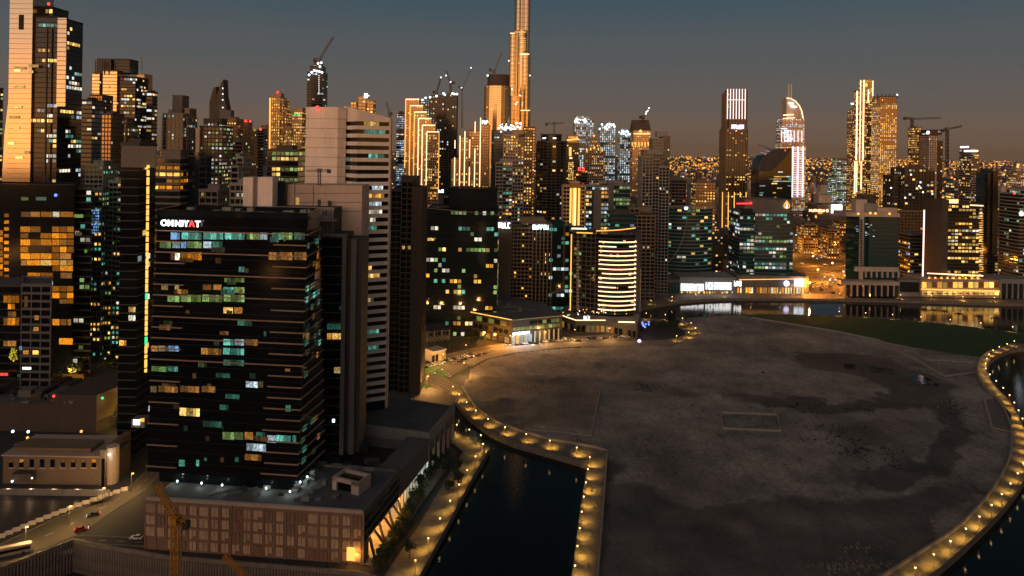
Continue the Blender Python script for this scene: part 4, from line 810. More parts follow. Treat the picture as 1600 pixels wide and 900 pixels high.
B = bld('broad gold apartment tower twinkling all over with window lights', 1362, 1404, 163, 1400, 34, fl=4, bay=3.6, wall='sandstone', gl='g_bronze', band=.2, pier=.3, lit=.75, pal='ggaw', run=.4, units=0, vols=[(0,.92,0,1,164,{}),(.1,1,.3,1,151,dict(wall='brown',lit=.15))])
for x_ in (1371,1378,1384,1390,1396,1402): nbar(B, x_, 154, x_, 147, 1412, 1, 'brown', 'roof_post')
dot(B, 1402, 148, 1405, 1.8, 'n_cool')
bld('small office lit bright white and green far behind the canal', 1294, 1323, 248, 1700, 26, fl=4.5, bay=4.5, wall='pale', gl='g_teal', lit=.95, pal='ccwn', run=.3, units=0, vols=[(0,.3,.2,1,278,{}),(.3,1,0,1,248,{})])
bld('gold lit unfinished tower under the tall crane', 1419, 1439, 200, 1210, 22, fl=4, bay=3.4, wall='tan', gl='g_bronze', pier=.3, lit=.5, pal='ag', units=1)
B = bld('brown unfinished tower with open round roof deck', 1437, 1476, 207, 1180, 26, fl=4, bay=3.4, wall='brown', gl='g_black', band=.2, pier=.2, lit=.06, pal='wa', units=0, vols=[(0,.55,0,1,212,dict(gl='beige',pier=.4)),(.5,1,.2,1,221,{}),(-.05,.78,-.05,.8,204,dict(zs=211,wall='dark_grey',gl='g_black',lit=.2))])
dot(B, 1450, 207, 1175, 3, 'n_purple')
B = bld('sprawling unfinished concrete frame building bristling with posts', 1381, 1462, 266, 940, 34, fl=4, bay=4.5, wall='brown', gl='g_black', band=.18, bp=.9, pier=.16, pp=1.0, lit=.08, pal='wg', units=0, vols=[(0,.25,.2,1,276,{}),(.2,.75,0,1,264,{}),(.7,1,.1,1,268,{}),(-.1,1.1,-.3,0,330,dict(lit=.03,wall='tan'))])
for k in range(26): nbar(B, 1383+k*3, 268, 1383+k*3+random.uniform(-.5,.5), random.uniform(258,265), 942+random.uniform(0,25), .35, 'brown', 'roof_post')
for k in range(9): dot(B, random.uniform(1384,1460), random.uniform(268,320), 936, 1.1, 'n_white', 'work_light')
bld('grey block with lit ground floors between the teal office and the apartment hotel', 1404, 1442, 368, 800, 24, fl=4, bay=4.2, wall='grey', gl='g_dark', lit=.25, pal='gabo', units=2)
B = bld('round cornered tower with white roof lights right of the cranes', 1499, 1533, 232, 1100, 30, fl=3.7, bay=3, wall='pale', gl='g_black', band=.35, bp=.5, lit=.2, pal='gaw', run=.15, units=0, vols=[(0,.75,0,1,234,{}),(.7,1,.15,.9,236,{}),(.95,1.12,.2,.9,250,{})])
nbar(B, 1501, 230, 1513, 229.5, 1098, 1.6, 'n_white'); nbar(B, 1507, 236, 1527, 236, 1097, 1.8, 'n_white')
bld('unlit dark twin slab tower in front of the round cornered tower', 1525, 1560, 268, 900, 26, fl=4, bay=5, wall='dark_grey', gl='g_black', band=.06, lit=.01, pal='a', units=1, vols=[(0,.42,.1,1,272,{}),(.42,1,0,1,268,{}),(.75,1.12,.0,1,400,dict(lit=.4,pal='ga',wall='tan'))])
B = bld('white balconied block with twin gold pinnacles near the right edge', 1573, 1612, 264, 1250, 26, fl=3.8, bay=3.4, wall='beige', gl='g_black', pier=.35, lit=.3, pal='gwa', units=1)
nbar(B, 1590, 262, 1591, 256, 1250, 1.8, 'n_gold', 'pinnacle')
bld('low green lit block below the white lamp of the cranes', 1478, 1497, 286, 1050, 20, fl=4, bay=4, wall='greenish', gl='g_black', lit=.5, pal='gng', units=1)
B = bld('low mall building with a lit screen behind the canal traffic', 1262, 1322, 322, 1230, 40, fl=8, bay=10, wall='tan', gl='brown', lit=.1, pal='ga', band=.1, name='building', cat='building')
pbox(B, 1299, 1316, 320, 333, 1226, 1, 'n_white', 'lit_screen'); glyphs(B, 1264, 1295, 327, 331, 1226, 'n_warm', 8)
for k in range(3): bld(['amber lit low apartment block beside the orange highway','brown low apartment block right of the amber lit one','squat amber block under the lit screen'][k], [1245,1282,1300][k], [1278,1312,1322][k], [352,360,346][k], [1060,1010,1130][k], 26, fl=3.8, bay=3.6, wall='tan', gl='g_black', pier=.3, lit=.4, pal='oaag', name='building', cat='building')
# ------------------------------------------------------------------ low districts and far lights
emit('sodium_far', (1,.34,.03), 2.6, True, False, False)
mb = MB(); me2 = MB(); rnd = random.Random(5)
for k in range(14000):
    Y = 1250*math.exp(rnd.uniform(0, 3.4)); X = rnd.uniform(-.78, .78)*Y
    s = rnd.uniform(12, 38); h = rnd.choice([6,8,10,14,18,24])*(1 if rnd.random() < .94 else 3)
    if X < .2*Y and rnd.random() < .4: continue
    if noise.noise(Vector((X/Y*9, math.log(Y)*4.5, 0)))+.25 < rnd.uniform(-.3,.7): continue
    mb.box(X, X+s, Y, Y+s*.8, 1.6, 2+h, rnd.choice(['tan','grey','brown','beige']))
    r = .0008*Y
    for q in range(rnd.choice([1,2,3,4])):
        x_ = X+rnd.uniform(0,s); z_ = 2+rnd.uniform(2,h); r_ = r*rnd.choice([.4,.5,.6,.8,1.3])
        me2.box(x_-r_, x_+r_, Y-1.2, Y-.2, z_-r_, z_+r_, rnd.choice(['sodium_far','e_orange','e_warm','e_gold','e_gold','sodium_far','sodium_far']) if rnd.random() < .93 else rnd.choice(['e_white','e_red','n_spark']))
for cx, cy, rx, ry, n_ in ((1290,352,24,12,150),(1300,342,16,6,60),(1270,385,26,16,90),(1100,362,24,22,70),(1310,440,26,10,40),(1180,380,10,8,20),(1560,352,24,18,50),(1440,395,20,12,40),(1070,300,30,30,60),(1560,290,30,24,60)):
    for q in range(n_):
        px_, py_ = rnd.gauss(cx,rx*.6), max(262, rnd.gauss(cy,ry*.6)); p_ = at(px_, py_, 1); b9 = ray(px_,py_)[1]; Y = (CAMH-rnd.choice([5,8,12]))/b9
        if Y < 790: continue
        p_ = at(px_,py_,Y); r_ = .0007*Y*rnd.choice([.5,.8,1.2,1.8]); me2.box(p_.x-r_,p_.x+r_,Y,Y+r_,p_.z-r_*.8,p_.z+r_*.8, rnd.choice(['sodium_far','sodium_far','e_gold','n_spark','e_warm','n_warm' if False else 'e_white']))
tag(mb.build('low_district', None, 'stuff'), 'mass of low buildings reaching to the horizon', 'district'); tag(me2.build('district_lights', None, 'stuff'), 'countless small lights of the far low districts', 'city lights')
# mid ground filler buildings between the towers
mb = MB(); me2 = MB()
for k in range(420):
    Y = rnd.uniform(800, 1500); X = rnd.uniform(-.72, .76)*Y; px_ = CX+X/Y*F
    if px_ > 1225 and Y < 1000: continue
    s = rnd.uniform(16, 34); h = rnd.uniform(8, 40) if px_ > 1050 else rnd.uniform(20, 75)
    mb.box(X, X+s, Y, Y+s, 1.6, 2+h, rnd.choice(['brown','grey','dark_grey','tan']))
    nz, nx_ = int(h/4), int(s/4)
    for a in range(nz):
        for c in range(nx_):
            if rnd.random() < .3: x_ = X+c*4+1; z_ = 3+a*4; me2.quad((x_,Y-.1,z_),(x_+2.4,Y-.1,z_),(x_+2.4,Y-.1,z_+1.9),(x_,Y-.1,z_+1.9), rnd.choice(['e_warm','e_gold','e_gold','e_orange','e_white','e_cool']))
tag(mb.build('low_blocks', None, 'stuff'), 'packed mid rise blocks filling the gaps between the towers', 'district'); tag(me2.build('block_windows', None, 'stuff'), 'small lit windows of the packed mid rise blocks', 'windows')
# ------------------------------------------------------------------ the black banded office tower on the podium
def W2(px, py, Y): v = at(px, py, Y); return Vector((v.x, v.y))
PZ = 20.0
fl0, fr0 = Vector(gr(229,757,PZ)), Vector(gr(463,773,PZ)); br0 = W2(507,722,286); bl0 = fl0+(br0-fr0)
fl1, fr1 = W2(246,338,fl0.y), W2(481,347,fr0.y); br1 = W2(500,341,286); bl1 = fl1+(br1-fr1)
ZT = zt(245,339,fl0.y); NFL = 25; fh = (ZT-PZ)/NFL
B = thing('tower', 'black glass office tower banded with bronze ledges, white lettered sign on top', 'tower', ((fl0.x+fr0.x)/2, (fl0.y+bl0.y)/2, PZ))
def ring(z): t = (z-PZ)/(ZT-PZ); return [fl0.lerp(fl1,t), fr0.lerp(fr1,t), br0.lerp(br1,t), bl0.lerp(bl1,t)]
tup = lambda P_: [(p.x,p.y) for p in P_]
mb = MB(); mb.prism(tup(ring(PZ+5)), PZ+5, ZT, 'g_black', tup(ring(ZT))); mb.build('glazed_wall', B)
mb = MB(); mb.prism(offset(tup(ring(PZ)),-3), PZ, PZ+5, 'g_black'); mb.build('lobby', B)
mb = MB(); mb.prism(offset(tup(ring(ZT)),.1), ZT, ZT+.6, 'g_black'); mb.prism(offset(tup(ring(ZT)),-4), ZT+.6, ZT+.9, 'roof'); mb.build('roof', B)
for k in range(4): a7, b8 = offset(tup(ring(ZT)),.2), offset(tup(ring(ZT)),-.6); j = (k+1)%4; mb = MB(); mb.prism([a7[k],a7[j],b8[j],b8[k]], ZT+.6, ZT+3, 'g_dark'); mb.build('parapet', B)
conc('ledge', (.42,.27,.18))
def ledge(z, s0, s1, side=True, name='ledge'):
    r_ = [Vector(q) for q in offset(tup(ring(z)), .45)]; q_ = ring(z)
    a7, c8 = r_[0].lerp(r_[1], s0), r_[0].lerp(r_[1], s1); a0, c0 = q_[0].lerp(q_[1], s0), q_[0].lerp(q_[1], s1)
    mb = MB(); mb.prism(tup([a7,c8,c0,a0]), z, z+.38, 'ledge'); mb.build(name, B)
    if side and s1 > .98: mb = MB(); mb.prism(tup([r_[1],r_[2],q_[2],q_[1]]), z, z+.38, 'ledge'); mb.build(name, B)
for k in range(1, NFL):
    z = ZT-.4-(k-1)*fh*1.0-fh*1.2
    if z < PZ+6: break
    full = (k % 2 == 1) and k < 15
    if full: ledge(z, 0, 1)
    elif k < 14 or k % 2 == 1: ledge(z, 0, .20 if k > 2 else .2); ledge(z, .78 if k < 16 else .76, 1)
    else: ledge(z, .78, 1)
    for s0 in (0,): 
        mb = MB(); q_ = ring(z); r_ = [Vector(v_) for v_ in offset(tup(q_), .12)]; mb.prism(tup([r_[0],r_[1],q_[1],q_[0]]), z+fh*.5, z+fh*.5+.14, 'black'); mb.build('transom', B)
emit('v_teal', (.15,.8,.6), .07); emit('v_green', (.5,1,.3), .07); emit('v_amber', (1,.4,.1), .12)
def lx(y): return 246-(y-340)*16/417
def rx(y): return 481-(y-347)*19/426
def opane(px0, px1, y0, y1, m, Bq=None):
    ym = (y0+y1)/2; ym = ym+ (0); s0, s1 = (px0-lx(ym))/(rx(ym)-lx(ym)), (px1-lx(ym))/(rx(ym)-lx(ym))
    Yc = fl0.y+(fr0.y-fl0.y)*(s0+s1)/2; za, zb = zt((px0+px1)/2, y1, Yc), zt((px0+px1)/2, y0, Yc)
    r_ = [Vector(q) for q in offset(tup(ring((za+zb)/2)), .18)]; a7, c8 = r_[0].lerp(r_[1], s0), r_[0].lerp(r_[1], s1); L_ = (c8-a7).length; n_ = max(1, round(L_/1.4)); u = (c8-a7)/L_; nr = Vector((u.y,-u.x))
    mb = MB()
    for q in range(n_):
        p0, p1 = a7+u*(L_*q/n_+.07), a7+u*(L_*(q+1)/n_-.07); mb.prism(tup([p0,p1,p1-nr*.16,p0-nr*.16]), za, zb, m)
    mb.build('lit_window', B)
OM = [(160,205,[(180,235,'b'),(245,362,'t'),(372,488,'t'),(498,615,'t'),(625,698,'n'),(700,745,'c'),(770,825,'t'),(825,888,'n'),(897,960,'T')]),
 (212,255,[(115,182,'n'),(190,235,'c'),(240,272,'b'),(278,362,'n'),(372,420,'c'),(425,485,'T')]),
 (275,325,[(180,203,'A'),(205,235,'w'),(243,300,'a'),(300,362,'a'),(752,818,'A'),(818,888,'A'),(897,968,'A')]),
 (360,396,[(578,612,'t')]), (427,455,[(495,550,'N'),(555,612,'N')]), (465,500,[(125,165,'G'),(205,230,'G'),(370,420,'A'),(430,480,'A')]), (480,518,[(490,550,'t'),(552,612,'n')]),
 (525,570,[(162,232,'n'),(240,300,'n'),(300,360,'N'),(367,485,'n'),(492,612,'n')]), (598,638,[(490,545,'g'),(552,600,'A')]), (700,735,[(112,180,'A')]),
 (785,825,[(490,550,'t'),(555,610,'c'),(618,688,'A')]), (823,860,[(65,105,'A'),(110,165,'G'),(168,230,'b')]), (838,880,[(360,480,'A'),(488,610,'t')])]
for y0_, y1_, L_ in OM:
    for a_, c_, k in L_:
        PM = dict(w='e_white', g='e_gold', a='e_orange', t='e_teal', n='e_green', b='e_blue', c='e_cool', A='d_amber', T='d_teal', N='d_green', G='d_gold')
        for nm_, (cc_, st_) in dict(d_amber=((1,.42,.08),.4), d_teal=((.2,.9,.6),.16), d_green=((.5,1,.2),.25), d_gold=((1,.7,.3),.35)).items():
            if nm_ not in MATS: emit(nm_, cc_, st_)
        opane(220+a_/3.75, 220+c_/3.75, 320+(y0_+3)/3.75, 320+(y1_-2)/3.75, PM[k])
for y0_, y1_, L_ in [(80,112,[(470,585,'T')]), (117,145,[(65,150,'N'),(155,215,'t')]), (202,235,[(595,660,'c'),(662,690,'G')]), (228,262,[(60,95,'G'),(105,215,'A'),(228,335,'A'),(347,425,'A')]),
  (352,395,[(225,338,'g')]), (425,458,[(355,460,'T')]), (487,528,[(465,530,'n'),(532,580,'n'),(588,635,'A'),(650,702,'T')]), (505,545,[(712,760,'c'),(762,840,'t'),(850,870,'T')]), (552,592,[(597,705,'c')]), (612,645,[(588,680,'A')]), (643,678,[(222,255,'t'),(318,335,'t')]), (130,145,[(810,838,'A')]), (335,370,[(812,840,'T')])]:
    for a_, c_, k in L_: opane(220+a_/3.6, 220+c_/3.6, 540+y0_/3.6, 540+y1_/3.6, PM[k])
for k in range(34):
    x_ = random.uniform(250,452); y_ = 366+16.4*random.randrange(0,22)+2; w_ = random.choice([4,6,9,14,22]); x_ -= (y_-366)*.04
    opane(x_, min(x_+w_, rx(y_)-3), y_+2, y_+random.uniform(7,11), random.choice(['v_teal','v_teal','v_green','v_amber','v_amber','d_teal','d_amber']))
# lit panes of the east side
for k in range(36):
    f = random.randrange(1, 23); z = PZ+5+f*fh; r_ = [Vector(q) for q in offset(tup(ring(z)), .18)]; s = random.uniform(.05,.8); s1_ = s+random.uniform(.08,.18); a7, c8 = r_[1].lerp(r_[2],s), r_[1].lerp(r_[2],s1_)
    mb = MB(); mb.quad((a7.x,a7.y,z+.8),(c8.x,c8.y,z+.8),(c8.x,c8.y,z+2.9),(a7.x,a7.y,z+2.9), random.choice(['d_teal','v_teal','d_teal','e_teal','v_green','d_amber'])); mb.build('lit_window', B)
# lettering, read as in the photo
def text(Bq, s, px, py, Y, size, m, name='sign_lettering', rz=0, off=.05, sx=1):
    c = bpy.data.curves.new(name, 'FONT'); c.body = s; c.extrude = .2; c.offset = off; c.size = size
    t_ = bpy.data.objects.new(name, c); C.objects.link(t_); me = bpy.data.meshes.new_from_object(t_.evaluated_get(bpy.context.evaluated_depsgraph_get())); bpy.data.objects.remove(t_)
    me.materials.clear(); me.materials.append(MATS[m]); o = bpy.data.objects.new(name, me); C.objects.link(o); o.parent = Bq; p_ = at(px, py, Y); o.location = p_-wloc(Bq); o.rotation_euler = (pi/2, 0, rz); o.scale.x = sx; return o
angf = math.atan2(fr1.y-fl1.y, fr1.x-fl1.x); yo = fl0.y-1.4
for ch, x_ in zip('OMNIYAT', (251, 261.5, 273, 283.3, 287, 295.5, 305)): text(B, ch, x_, 352.6+(x_-251)*.035, yo-(x_-251)*.03, 3.25, 'n_red' if ch == 'A' else 'n_white', rz=angf, sx=1.0, off=.07)
for k, (x_, y_) in enumerate(((277,752),(315,755),(347,758),(416,763),(453,768),(469,753),(480,745))):
    p_ = gr(x_, y_+5, PZ); q_ = at(x_, y_, p_[1]); mb = MB(); mb.bar((p_[0],p_[1],PZ),(p_[0],p_[1],PZ+1.9),.15,'pale',5); mb.build('lobby_post', B)
    dot(B, x_, y_, p_[1]-.3, .42, 'n_cool', 'lobby_lamp'); ld = bpy.data.lights.new('lobby_light','POINT'); ld.energy = 260; ld.color = (.9,1,.85); ld.shadow_soft_size = .3
    o = bpy.data.objects.new('lobby_light', ld); C.objects.link(o); o.parent = B; o.location = Vector((p_[0], p_[1]-.8, PZ+2.6))-wloc(B)
# roof clutter
for q in range(9): x_ = random.uniform(fl1.x+6, fr1.x-6); y_ = random.uniform(fl1.y+3, bl1.y-5); mb = MB(); mb.box(x_, x_+random.uniform(1.5,4), y_, y_+2.5, ZT+.9, ZT+random.uniform(2,3.6), random.choice(['roofmetal','grey','pale'])); mb.build('roof_unit', B)
# ------------------------------------------------------------------ the podium it stands on
B = thing('podium', 'large stone panelled podium with slanted columns on its lit water side', 'building', (-85,265,2))
c1, c2 = Vector(gr(228,781,PZ)), Vector(gr(568,803,PZ)); ce = Vector(gr(705,640,PZ)); ue = (ce-c2).normalized()
c3 = c2+ue*34; c4 = c1+ue*36
inw = Vector((-ue.y, ue.x))
mb = MB(); mb.prism(tup([c1,c2,c3,c4]), 9, PZ, 'wallstone'); mb.prism(tup([c1+ue*.5,c2+inw*8+ue*.5,c3+inw*8,c4]), 2, 9, 'sandstone'); mb.prism(tup([c1,c2,c2+ue*5+inw*0,c1+ue*5]), 2, 8.99, 'wallstone'); mb.build('wall', B)
mb = MB(); mb.prism(offset(tup([c1,c2,c3,c4]), -1), PZ, PZ+.1, 'roof'); mb.build('roof', B)
for (a7,c8) in ((c1,c2),(c2,c3),(c3,c4)):
    u = (c8-a7).normalized(); n_ = Vector((-u.y,u.x)); mb = MB(); mb.prism(tup([a7-n_*.25-u*.2, c8-n_*.25, c8+n_*.8, a7+n_*.8]), PZ, PZ+1.15, 'beige' if a7 is c1 else 'grey'); mb.build('parapet', B)
u = (c2-c1).normalized(); nr = Vector((u.y,-u.x)); L_ = (c2-c1).length; NC, NR = 20, 4; conc('panel', (.60,.43,.29)); conc('panel_dim', (.48,.34,.22))
tmpl = {}
for i in range(NC):
    for j in range(NR):
        if i < 2 and j < 1: continue
        wd = L_/NC*(.66 if i%5 else .8); hh = 3.15; key = (i%5 == 0, random.choice([0,0,1,2]), random.choice([0,0,0,1,2]))
        if key not in tmpl:
            mb = MB(); m_ = ('panel','panel_dim','wallstone')[key[1]]; mb.box(-wd/2, -.08 if key[2] != 1 else wd*.2, -.35, .05, 0, hh, m_); mb.box(.08 if key[2] != 1 else wd*.25, wd/2, -.35, .05, hh*.3 if key[2] == 2 else 0, hh, m_) ; tmpl[key] = mb.mesh('wall_panel')
        p_ = c1+u*(L_*(i+.5)/NC); inst('wall_panel', tmpl[key], B, (p_.x, p_.y, 2.9+j*4.25), math.atan2(u.y,u.x))
for i in range(NC+1):
    p_ = c1+u*(L_*i/NC); mb = MB(); mb.prism(tup([p_-u*.35, p_+u*.35, p_+u*.35+nr*.22, p_-u*.35+nr*.22]), 2, PZ, 'wallstone'); mb.build('pilaster', B)
# east side: dark glass ribbons over a recessed lit arcade
for k in range(3):
    z = 10+k*3.3; mb = MB(); mb.prism(tup([c2-inw*.3+ue*.4, c3-inw*.3, c3+inw*.1, c2+inw*.1+ue*.4]), z, z+2.5, 'g_black'); mb.build('ribbon_window', B); mb = MB(); mb.prism(tup([c2-inw*.7+ue*.4, c3-inw*.7, c3, c2+ue*.4]), z+2.6, z+3.0, 'grey'); mb.build('sun_ledge', B)
mb = MB(); mb.prism(tup([c2-inw*6, c3-inw*6+ue*44, c3+inw*9+ue*44, c2+inw*9]), 2, 2.5, 'paving'); mb.build('terrace', B)
for k in range(7):
    p_ = c2+ue*(5+k*4.6)-inw*.2; q_ = p_+ue*(2.4 if k%2 else -2.4)-inw*3.6; mb = MB(); mb.bar((p_.x,p_.y,9.2),(q_.x,q_.y,2.5),.5,'brown',6); mb.build('slanted_column', B)
def plight(Bq, x, y, z, e, col=(1,.45,.09), r=.3, name='light'):
    ld = bpy.data.lights.new(name,'POINT'); ld.energy = e; ld.color = col; ld.shadow_soft_size = r; o = bpy.data.objects.new(name, ld); C.objects.link(o); o.parent = Bq; o.location = Vector((x,y,z))-(wloc(Bq) if Bq else Vector((0,0,0))); return o
for k in range(6):
    p_ = c2+ue*(6+k*5.3)+inw*3.5; mb = MB(); mb.ball((p_.x,p_.y,8.3),.3,'bulb'); mb.build('arcade_lamp', B); plight(B, p_.x, p_.y, 7.6, 2600, name='arcade_light')
p_ = c2+inw*2.5+nr*.45; mb = MB(); q_ = p_-u*1.8; mb.prism(tup([q_-u*1.5, q_+u*1.5, q_+u*1.5+nr*.25, q_-u*1.5+nr*.25]), 3.2, 8, 'n_gold'); mb.build('lit_doorway', B); plight(B, p_.x, p_.y-1.6, 6, 700, name='door_light')
# plain concrete block with white lit columns
d1, d2 = c3+ue*1, c3+ue*36
mb = MB(); mb.prism(tup([d1, d2, d2+inw*10, d1+inw*10]), 9, PZ-1, 'grey'); mb.prism(tup([d1+inw*7, d2+inw*7, d2+inw*12, d1+inw*12]), 2, 9, 'pale'); mb.build('side_block', B)
for k in range(11):
    p_ = d1+ue*(1+k*3.4); mb = MB(); mb.prism(tup([p_,p_+ue*.9,p_+ue*.9+inw*.9,p_+inw*.9]), 2, 9, 'white'); mb.build('column', B)
    if k%2: plight(B, (p_+inw*3.5).x, (p_+inw*3.5).y, 7.5, 700, (.75,1,.9), name='column_light')
# courtyard and rear wing
e1, e2, e3, e4 = c3+inw*10+ue*.5, c3+ue*38+inw*10, c3+ue*38+inw*62, c3+ue*.5+inw*62
mb = MB(); mb.prism(tup([e1,e2,e3,e4]), 2, 12, 'mud'); mb.build('courtyard', B)
f1, f2, f3, f4 = c3+ue*37, ce+ue*6, ce+ue*14+inw*58, c3+ue*39+inw*58
mb = MB(); mb.prism(tup([f1,f2,f3,f4]), 12, 19.6, 'grey'); mb.prism(tup([f1+inw*3,f2+inw*3,f3,f4]), 2, 12, 'dark_grey'); mb.prism(offset(tup([f1,f2,f3,f4]),-1), 19.6, 19.8, 'roof'); mb.build('rear_wing', B)
for k in range(6): p_ = f1+(f2-f1)*(k/5.2); mb = MB(); mb.prism(tup([p_,p_+ue*1.1,p_+ue*1.1+inw*1.2,p_+inw*1.2]), 2, 19.5, 'beige'); mb.build('column', B)
for (a7,c8) in ((f4,f1),(f1,f2)):
    v_ = (c8-a7).normalized(); n_ = Vector((-v_.y,v_.x)); mb = MB(); mb.prism(tup([a7-n_*.3,c8-n_*.3,c8+n_*.7,a7+n_*.7]), 16.5, 21.5, 'pale'); mb.build('parapet', B)
for q in range(14): p_ = e1.lerp(e4, random.uniform(.05,.8))+ue*random.uniform(3,32); mb = MB(); mb.box(p_.x,p_.x+random.uniform(2,6),p_.y,p_.y+random.uniform(2,6),12,12+random.uniform(.8,3),random.choice(['dark_grey','grey','brown','roof'])); mb.build('courtyard_unit', B)
for q in range(5): p_ = c3+inw*(14+q*7)-ue*3; mb = MB(); mb.box(p_.x,p_.x+4.2,p_.y,p_.y+1,PZ+.1,PZ+1.2,'pale'); mb.build('roof_unit', B)
# roof penthouse
B2 = thing('roof_pavilion', 'small pinkish open box pavilion on the podium roof', 'pavilion', (*gr(545,775,PZ), PZ))
p_ = Vector(gr(519,765,PZ)); q_ = Vector(gr(556,774,PZ)); ux = (q_-p_).normalized(); uy = Vector((-ux.y,ux.x)); Lp = (q_-p_).length+1.2
for (s0,s1,t0,t1,z0_,z1_) in ((0,.16,0,1,0,5),(.72,1,0,1,0,5),(0,1,7,8,0,5),(0,1,0,1,3.4,5),(0,.06,1,7,0,5),(.94,1,1,7,0,5)):
    a7, c8 = p_+ux*Lp*s0+uy*t0, p_+ux*Lp*s1+uy*t0; mb = MB(); mb.prism(tup([a7,c8,c8+uy*(t1-t0),a7+uy*(t1-t0)]), PZ+.1+z0_, PZ+z1_+random.uniform(0,.04), 'beige'); mb.build('wall', B2)
mb = MB(); mb.prism(tup([p_+uy*1+ux*.4,p_+ux*(Lp-.4)+uy,p_+ux*(Lp-.4)+uy*7,p_+ux*.4+uy*7]), PZ+.1, PZ+3.8, 'g_black'); mb.build('plant_box', B2)
# ------------------------------------------------------------------ beige slab building behind
Y = 322; B = thing('building', 'beige windowless slab building with lift shafts and a balustraded terrace', 'building', at(500,640,Y))
def wall(px0, px1, y0, z1_, Y, d, m, name='wall', parent=None, zb=None):
    Bq = parent or B; a7, c8 = (rollx(px0,y0)-CX)/F*Y, (rollx(px1,y0)-CX)/F*Y; mb = MB(); mb.box(a7, c8, Y, Y+d, zb if zb is not None else 2, zt((px0+px1)/2, y0, Y) if z1_ is None else z1_, m); return mb.build(name, Bq)
wall(440, 566, 289, None, 322, 16, 'beige'); wall(442, 460, 288, None, 321.2, 1, 'beige', 'rib'); wall(380, 395, 277, None, 312, 8, 'plaster', 'lift_shaft'); wall(394, 404, 279, None, 314, 7, 'pale', 'lift_shaft'); wall(403, 426, 277, None, 311, 9, 'plaster', 'lift_shaft'); wall(426, 446, 283, None, 318, 12, 'g_blue', 'glass_link')
for y_ in (302,316,330): nbar(B, 462, y_, 565, y_, 322, .12, 'brown', 'joint', .1)
for x_ in (458,490): nbar(B, x_, 290, x_-.6, 325, 322, .14, 'brown', 'joint', .1)
pbox(B, 462, 467.5, 309, 320, 321.8, .3, 'e_gold', 'lit_door'); pbox(B, 496, 501, 312, 322, 321.7, .3, 'brown', 'door'); pbox(B, 512, 516, 314, 324, 320, 1.5, 'brown', 'vent')
wall(398, 522, 325, None, 306, 14, 'dark_grey', 'terrace_block')
for k in range(22): pbox(B, 400+k*5.6, 402+k*5.6, 327, 338, 305.4, .6, 'pale', 'baluster'); 
pbox(B, 398, 522, 324, 327.5, 305.2, 1.2, 'pale', 'terrace_rail'); pbox(B, 375, 520, 337, 341, 303.5, 2.5, 'grey', 'terrace_ledge')
for k in range(6): pbox(B, 498+k*4.2, 499.4+k*4.2, 328, 343, 303, .7, 'pale', 'baluster')
pbox(B, 494, 526, 343, 346, 302.5, 3, 'grey', 'terrace_ledge'); 
for k in range(5): pbox(B, 501+k*4.6, 502.2+k*4.6, 346, 366, 304, .6, 'grey', 'mullion')
B = thing('building', 'dark glazed wing with thin floor ledges and two tall concrete fins', 'building', at(525,690,300))
x0_, x1_ = (rollx(497,367)-CX)/F*300, (rollx(540,367)-CX)/F*300
facade(B, [(x0_,300),(x1_,300),(x1_,314),(x0_,314)], PZ, zt(520,372,300), fl=4.0, bay=4, wall='dark_grey', gl='g_black', band=.1, bp=.25, lit=.02, pal='gt', big=True)
wall(535, 541.5, 366, None, 298.6, 3, 'grey', 'fin', zb=PZ); wall(549, 557, 374, None, 299, 4, 'grey', 'fin', zb=PZ); wall(541, 566, 374, None, 301.5, 14, 'dark_grey', 'wall', zb=PZ); pbox(B, 497, 541, 366, 369.5, 298.5, 2, 'grey', 'roof_frame')
for (xa_,xb_,ya_,yb_,m_) in ((511,536,506,515,'d_teal'),(511,518,521,530,'e_warm'),(519,535,521,530,'e_gold'),(522,535,574,583,'d_gold'),(519,523,655,660,'n_cool'),(530,534,478,484,'d_teal')):
    pbox(B, xa_, xb_, ya_, yb_, 299.7, .2, m_, 'lit_window')
# ------------------------------------------------------------------ white striped tower
B = thing('tower', 'pale pink plain walled tower with a striped ribbon window wing', 'tower', at(545,640,350))
def V(px, py, Y): return (((rollx(px,py)-CX)/F*Y), Y)
mb = MB(); mb.prism([V(478,180,352),V(528,180,349),V(541,180,353),V(541,180,372),V(478,180,372)], PZ, zt(500,167,350), 'plaster'); mb.build('wall', B)
zf = [zt(520,y_,350) for y_ in range(186,290,15)]
for z_ in zf: mb = MB(); mb.prism([V(477.6,180,351.8),V(528,180,348.8),V(541,180,352.8),V(541,180,353),V(528,180,349.1),V(477.6,180,352.1)], z_, z_+.12, 'brown'); mb.build('joint', B)
st = [V(538.5,200,357),V(559,200,346),V(608,200,353),V(608,200,374),V(538.5,200,374)]
zt0 = zt(580,190,348)
mb = MB(); mb.prism(st, PZ, zt0, 'g_black'); mb.build('glazed_wall', B)
band_o = offset(st, .5); dz = 12.55/F*348; k = 0; z_ = zt0-dz*.52
cn = (sum(p[0] for p in st)/5, sum(p[1] for p in st)/5); mb = MB(); mb.prism([(p[0]-cn[0],p[1]-cn[1]) for p in band_o], 0, dz*.48, 'plaster'); bme = mb.mesh('spandrel_band'); bands = []
z_ = zt0-dz
while z_ > PZ+1: inst('spandrel_band', bme, B, (cn[0],cn[1],z_+random.uniform(-.02,.02))); bands.append(z_); z_ -= dz
mb = MB(); top_l, top_r = zt(540,164,350), zt(609,184,350); n_ = len(band_o)
kk = len(mb.v); mb.v = [(p[0],p[1],zt0-.01) for p in band_o]+[(p[0],p[1],top_l+(top_r-top_l)*max(0,(p[0]-band_o[0][0])/(band_o[2][0]-band_o[0][0])) if p[0] > band_o[0][0] else top_l) for p in band_o]
mb.f = [(i,(i+1)%n_,(i+1)%n_+n_,i+n_) for i in range(n_)]+[tuple(range(n_,2*n_))]; mb.m = [mb.mi('plaster')]*len(mb.f); mb.build('roof_screen', B)
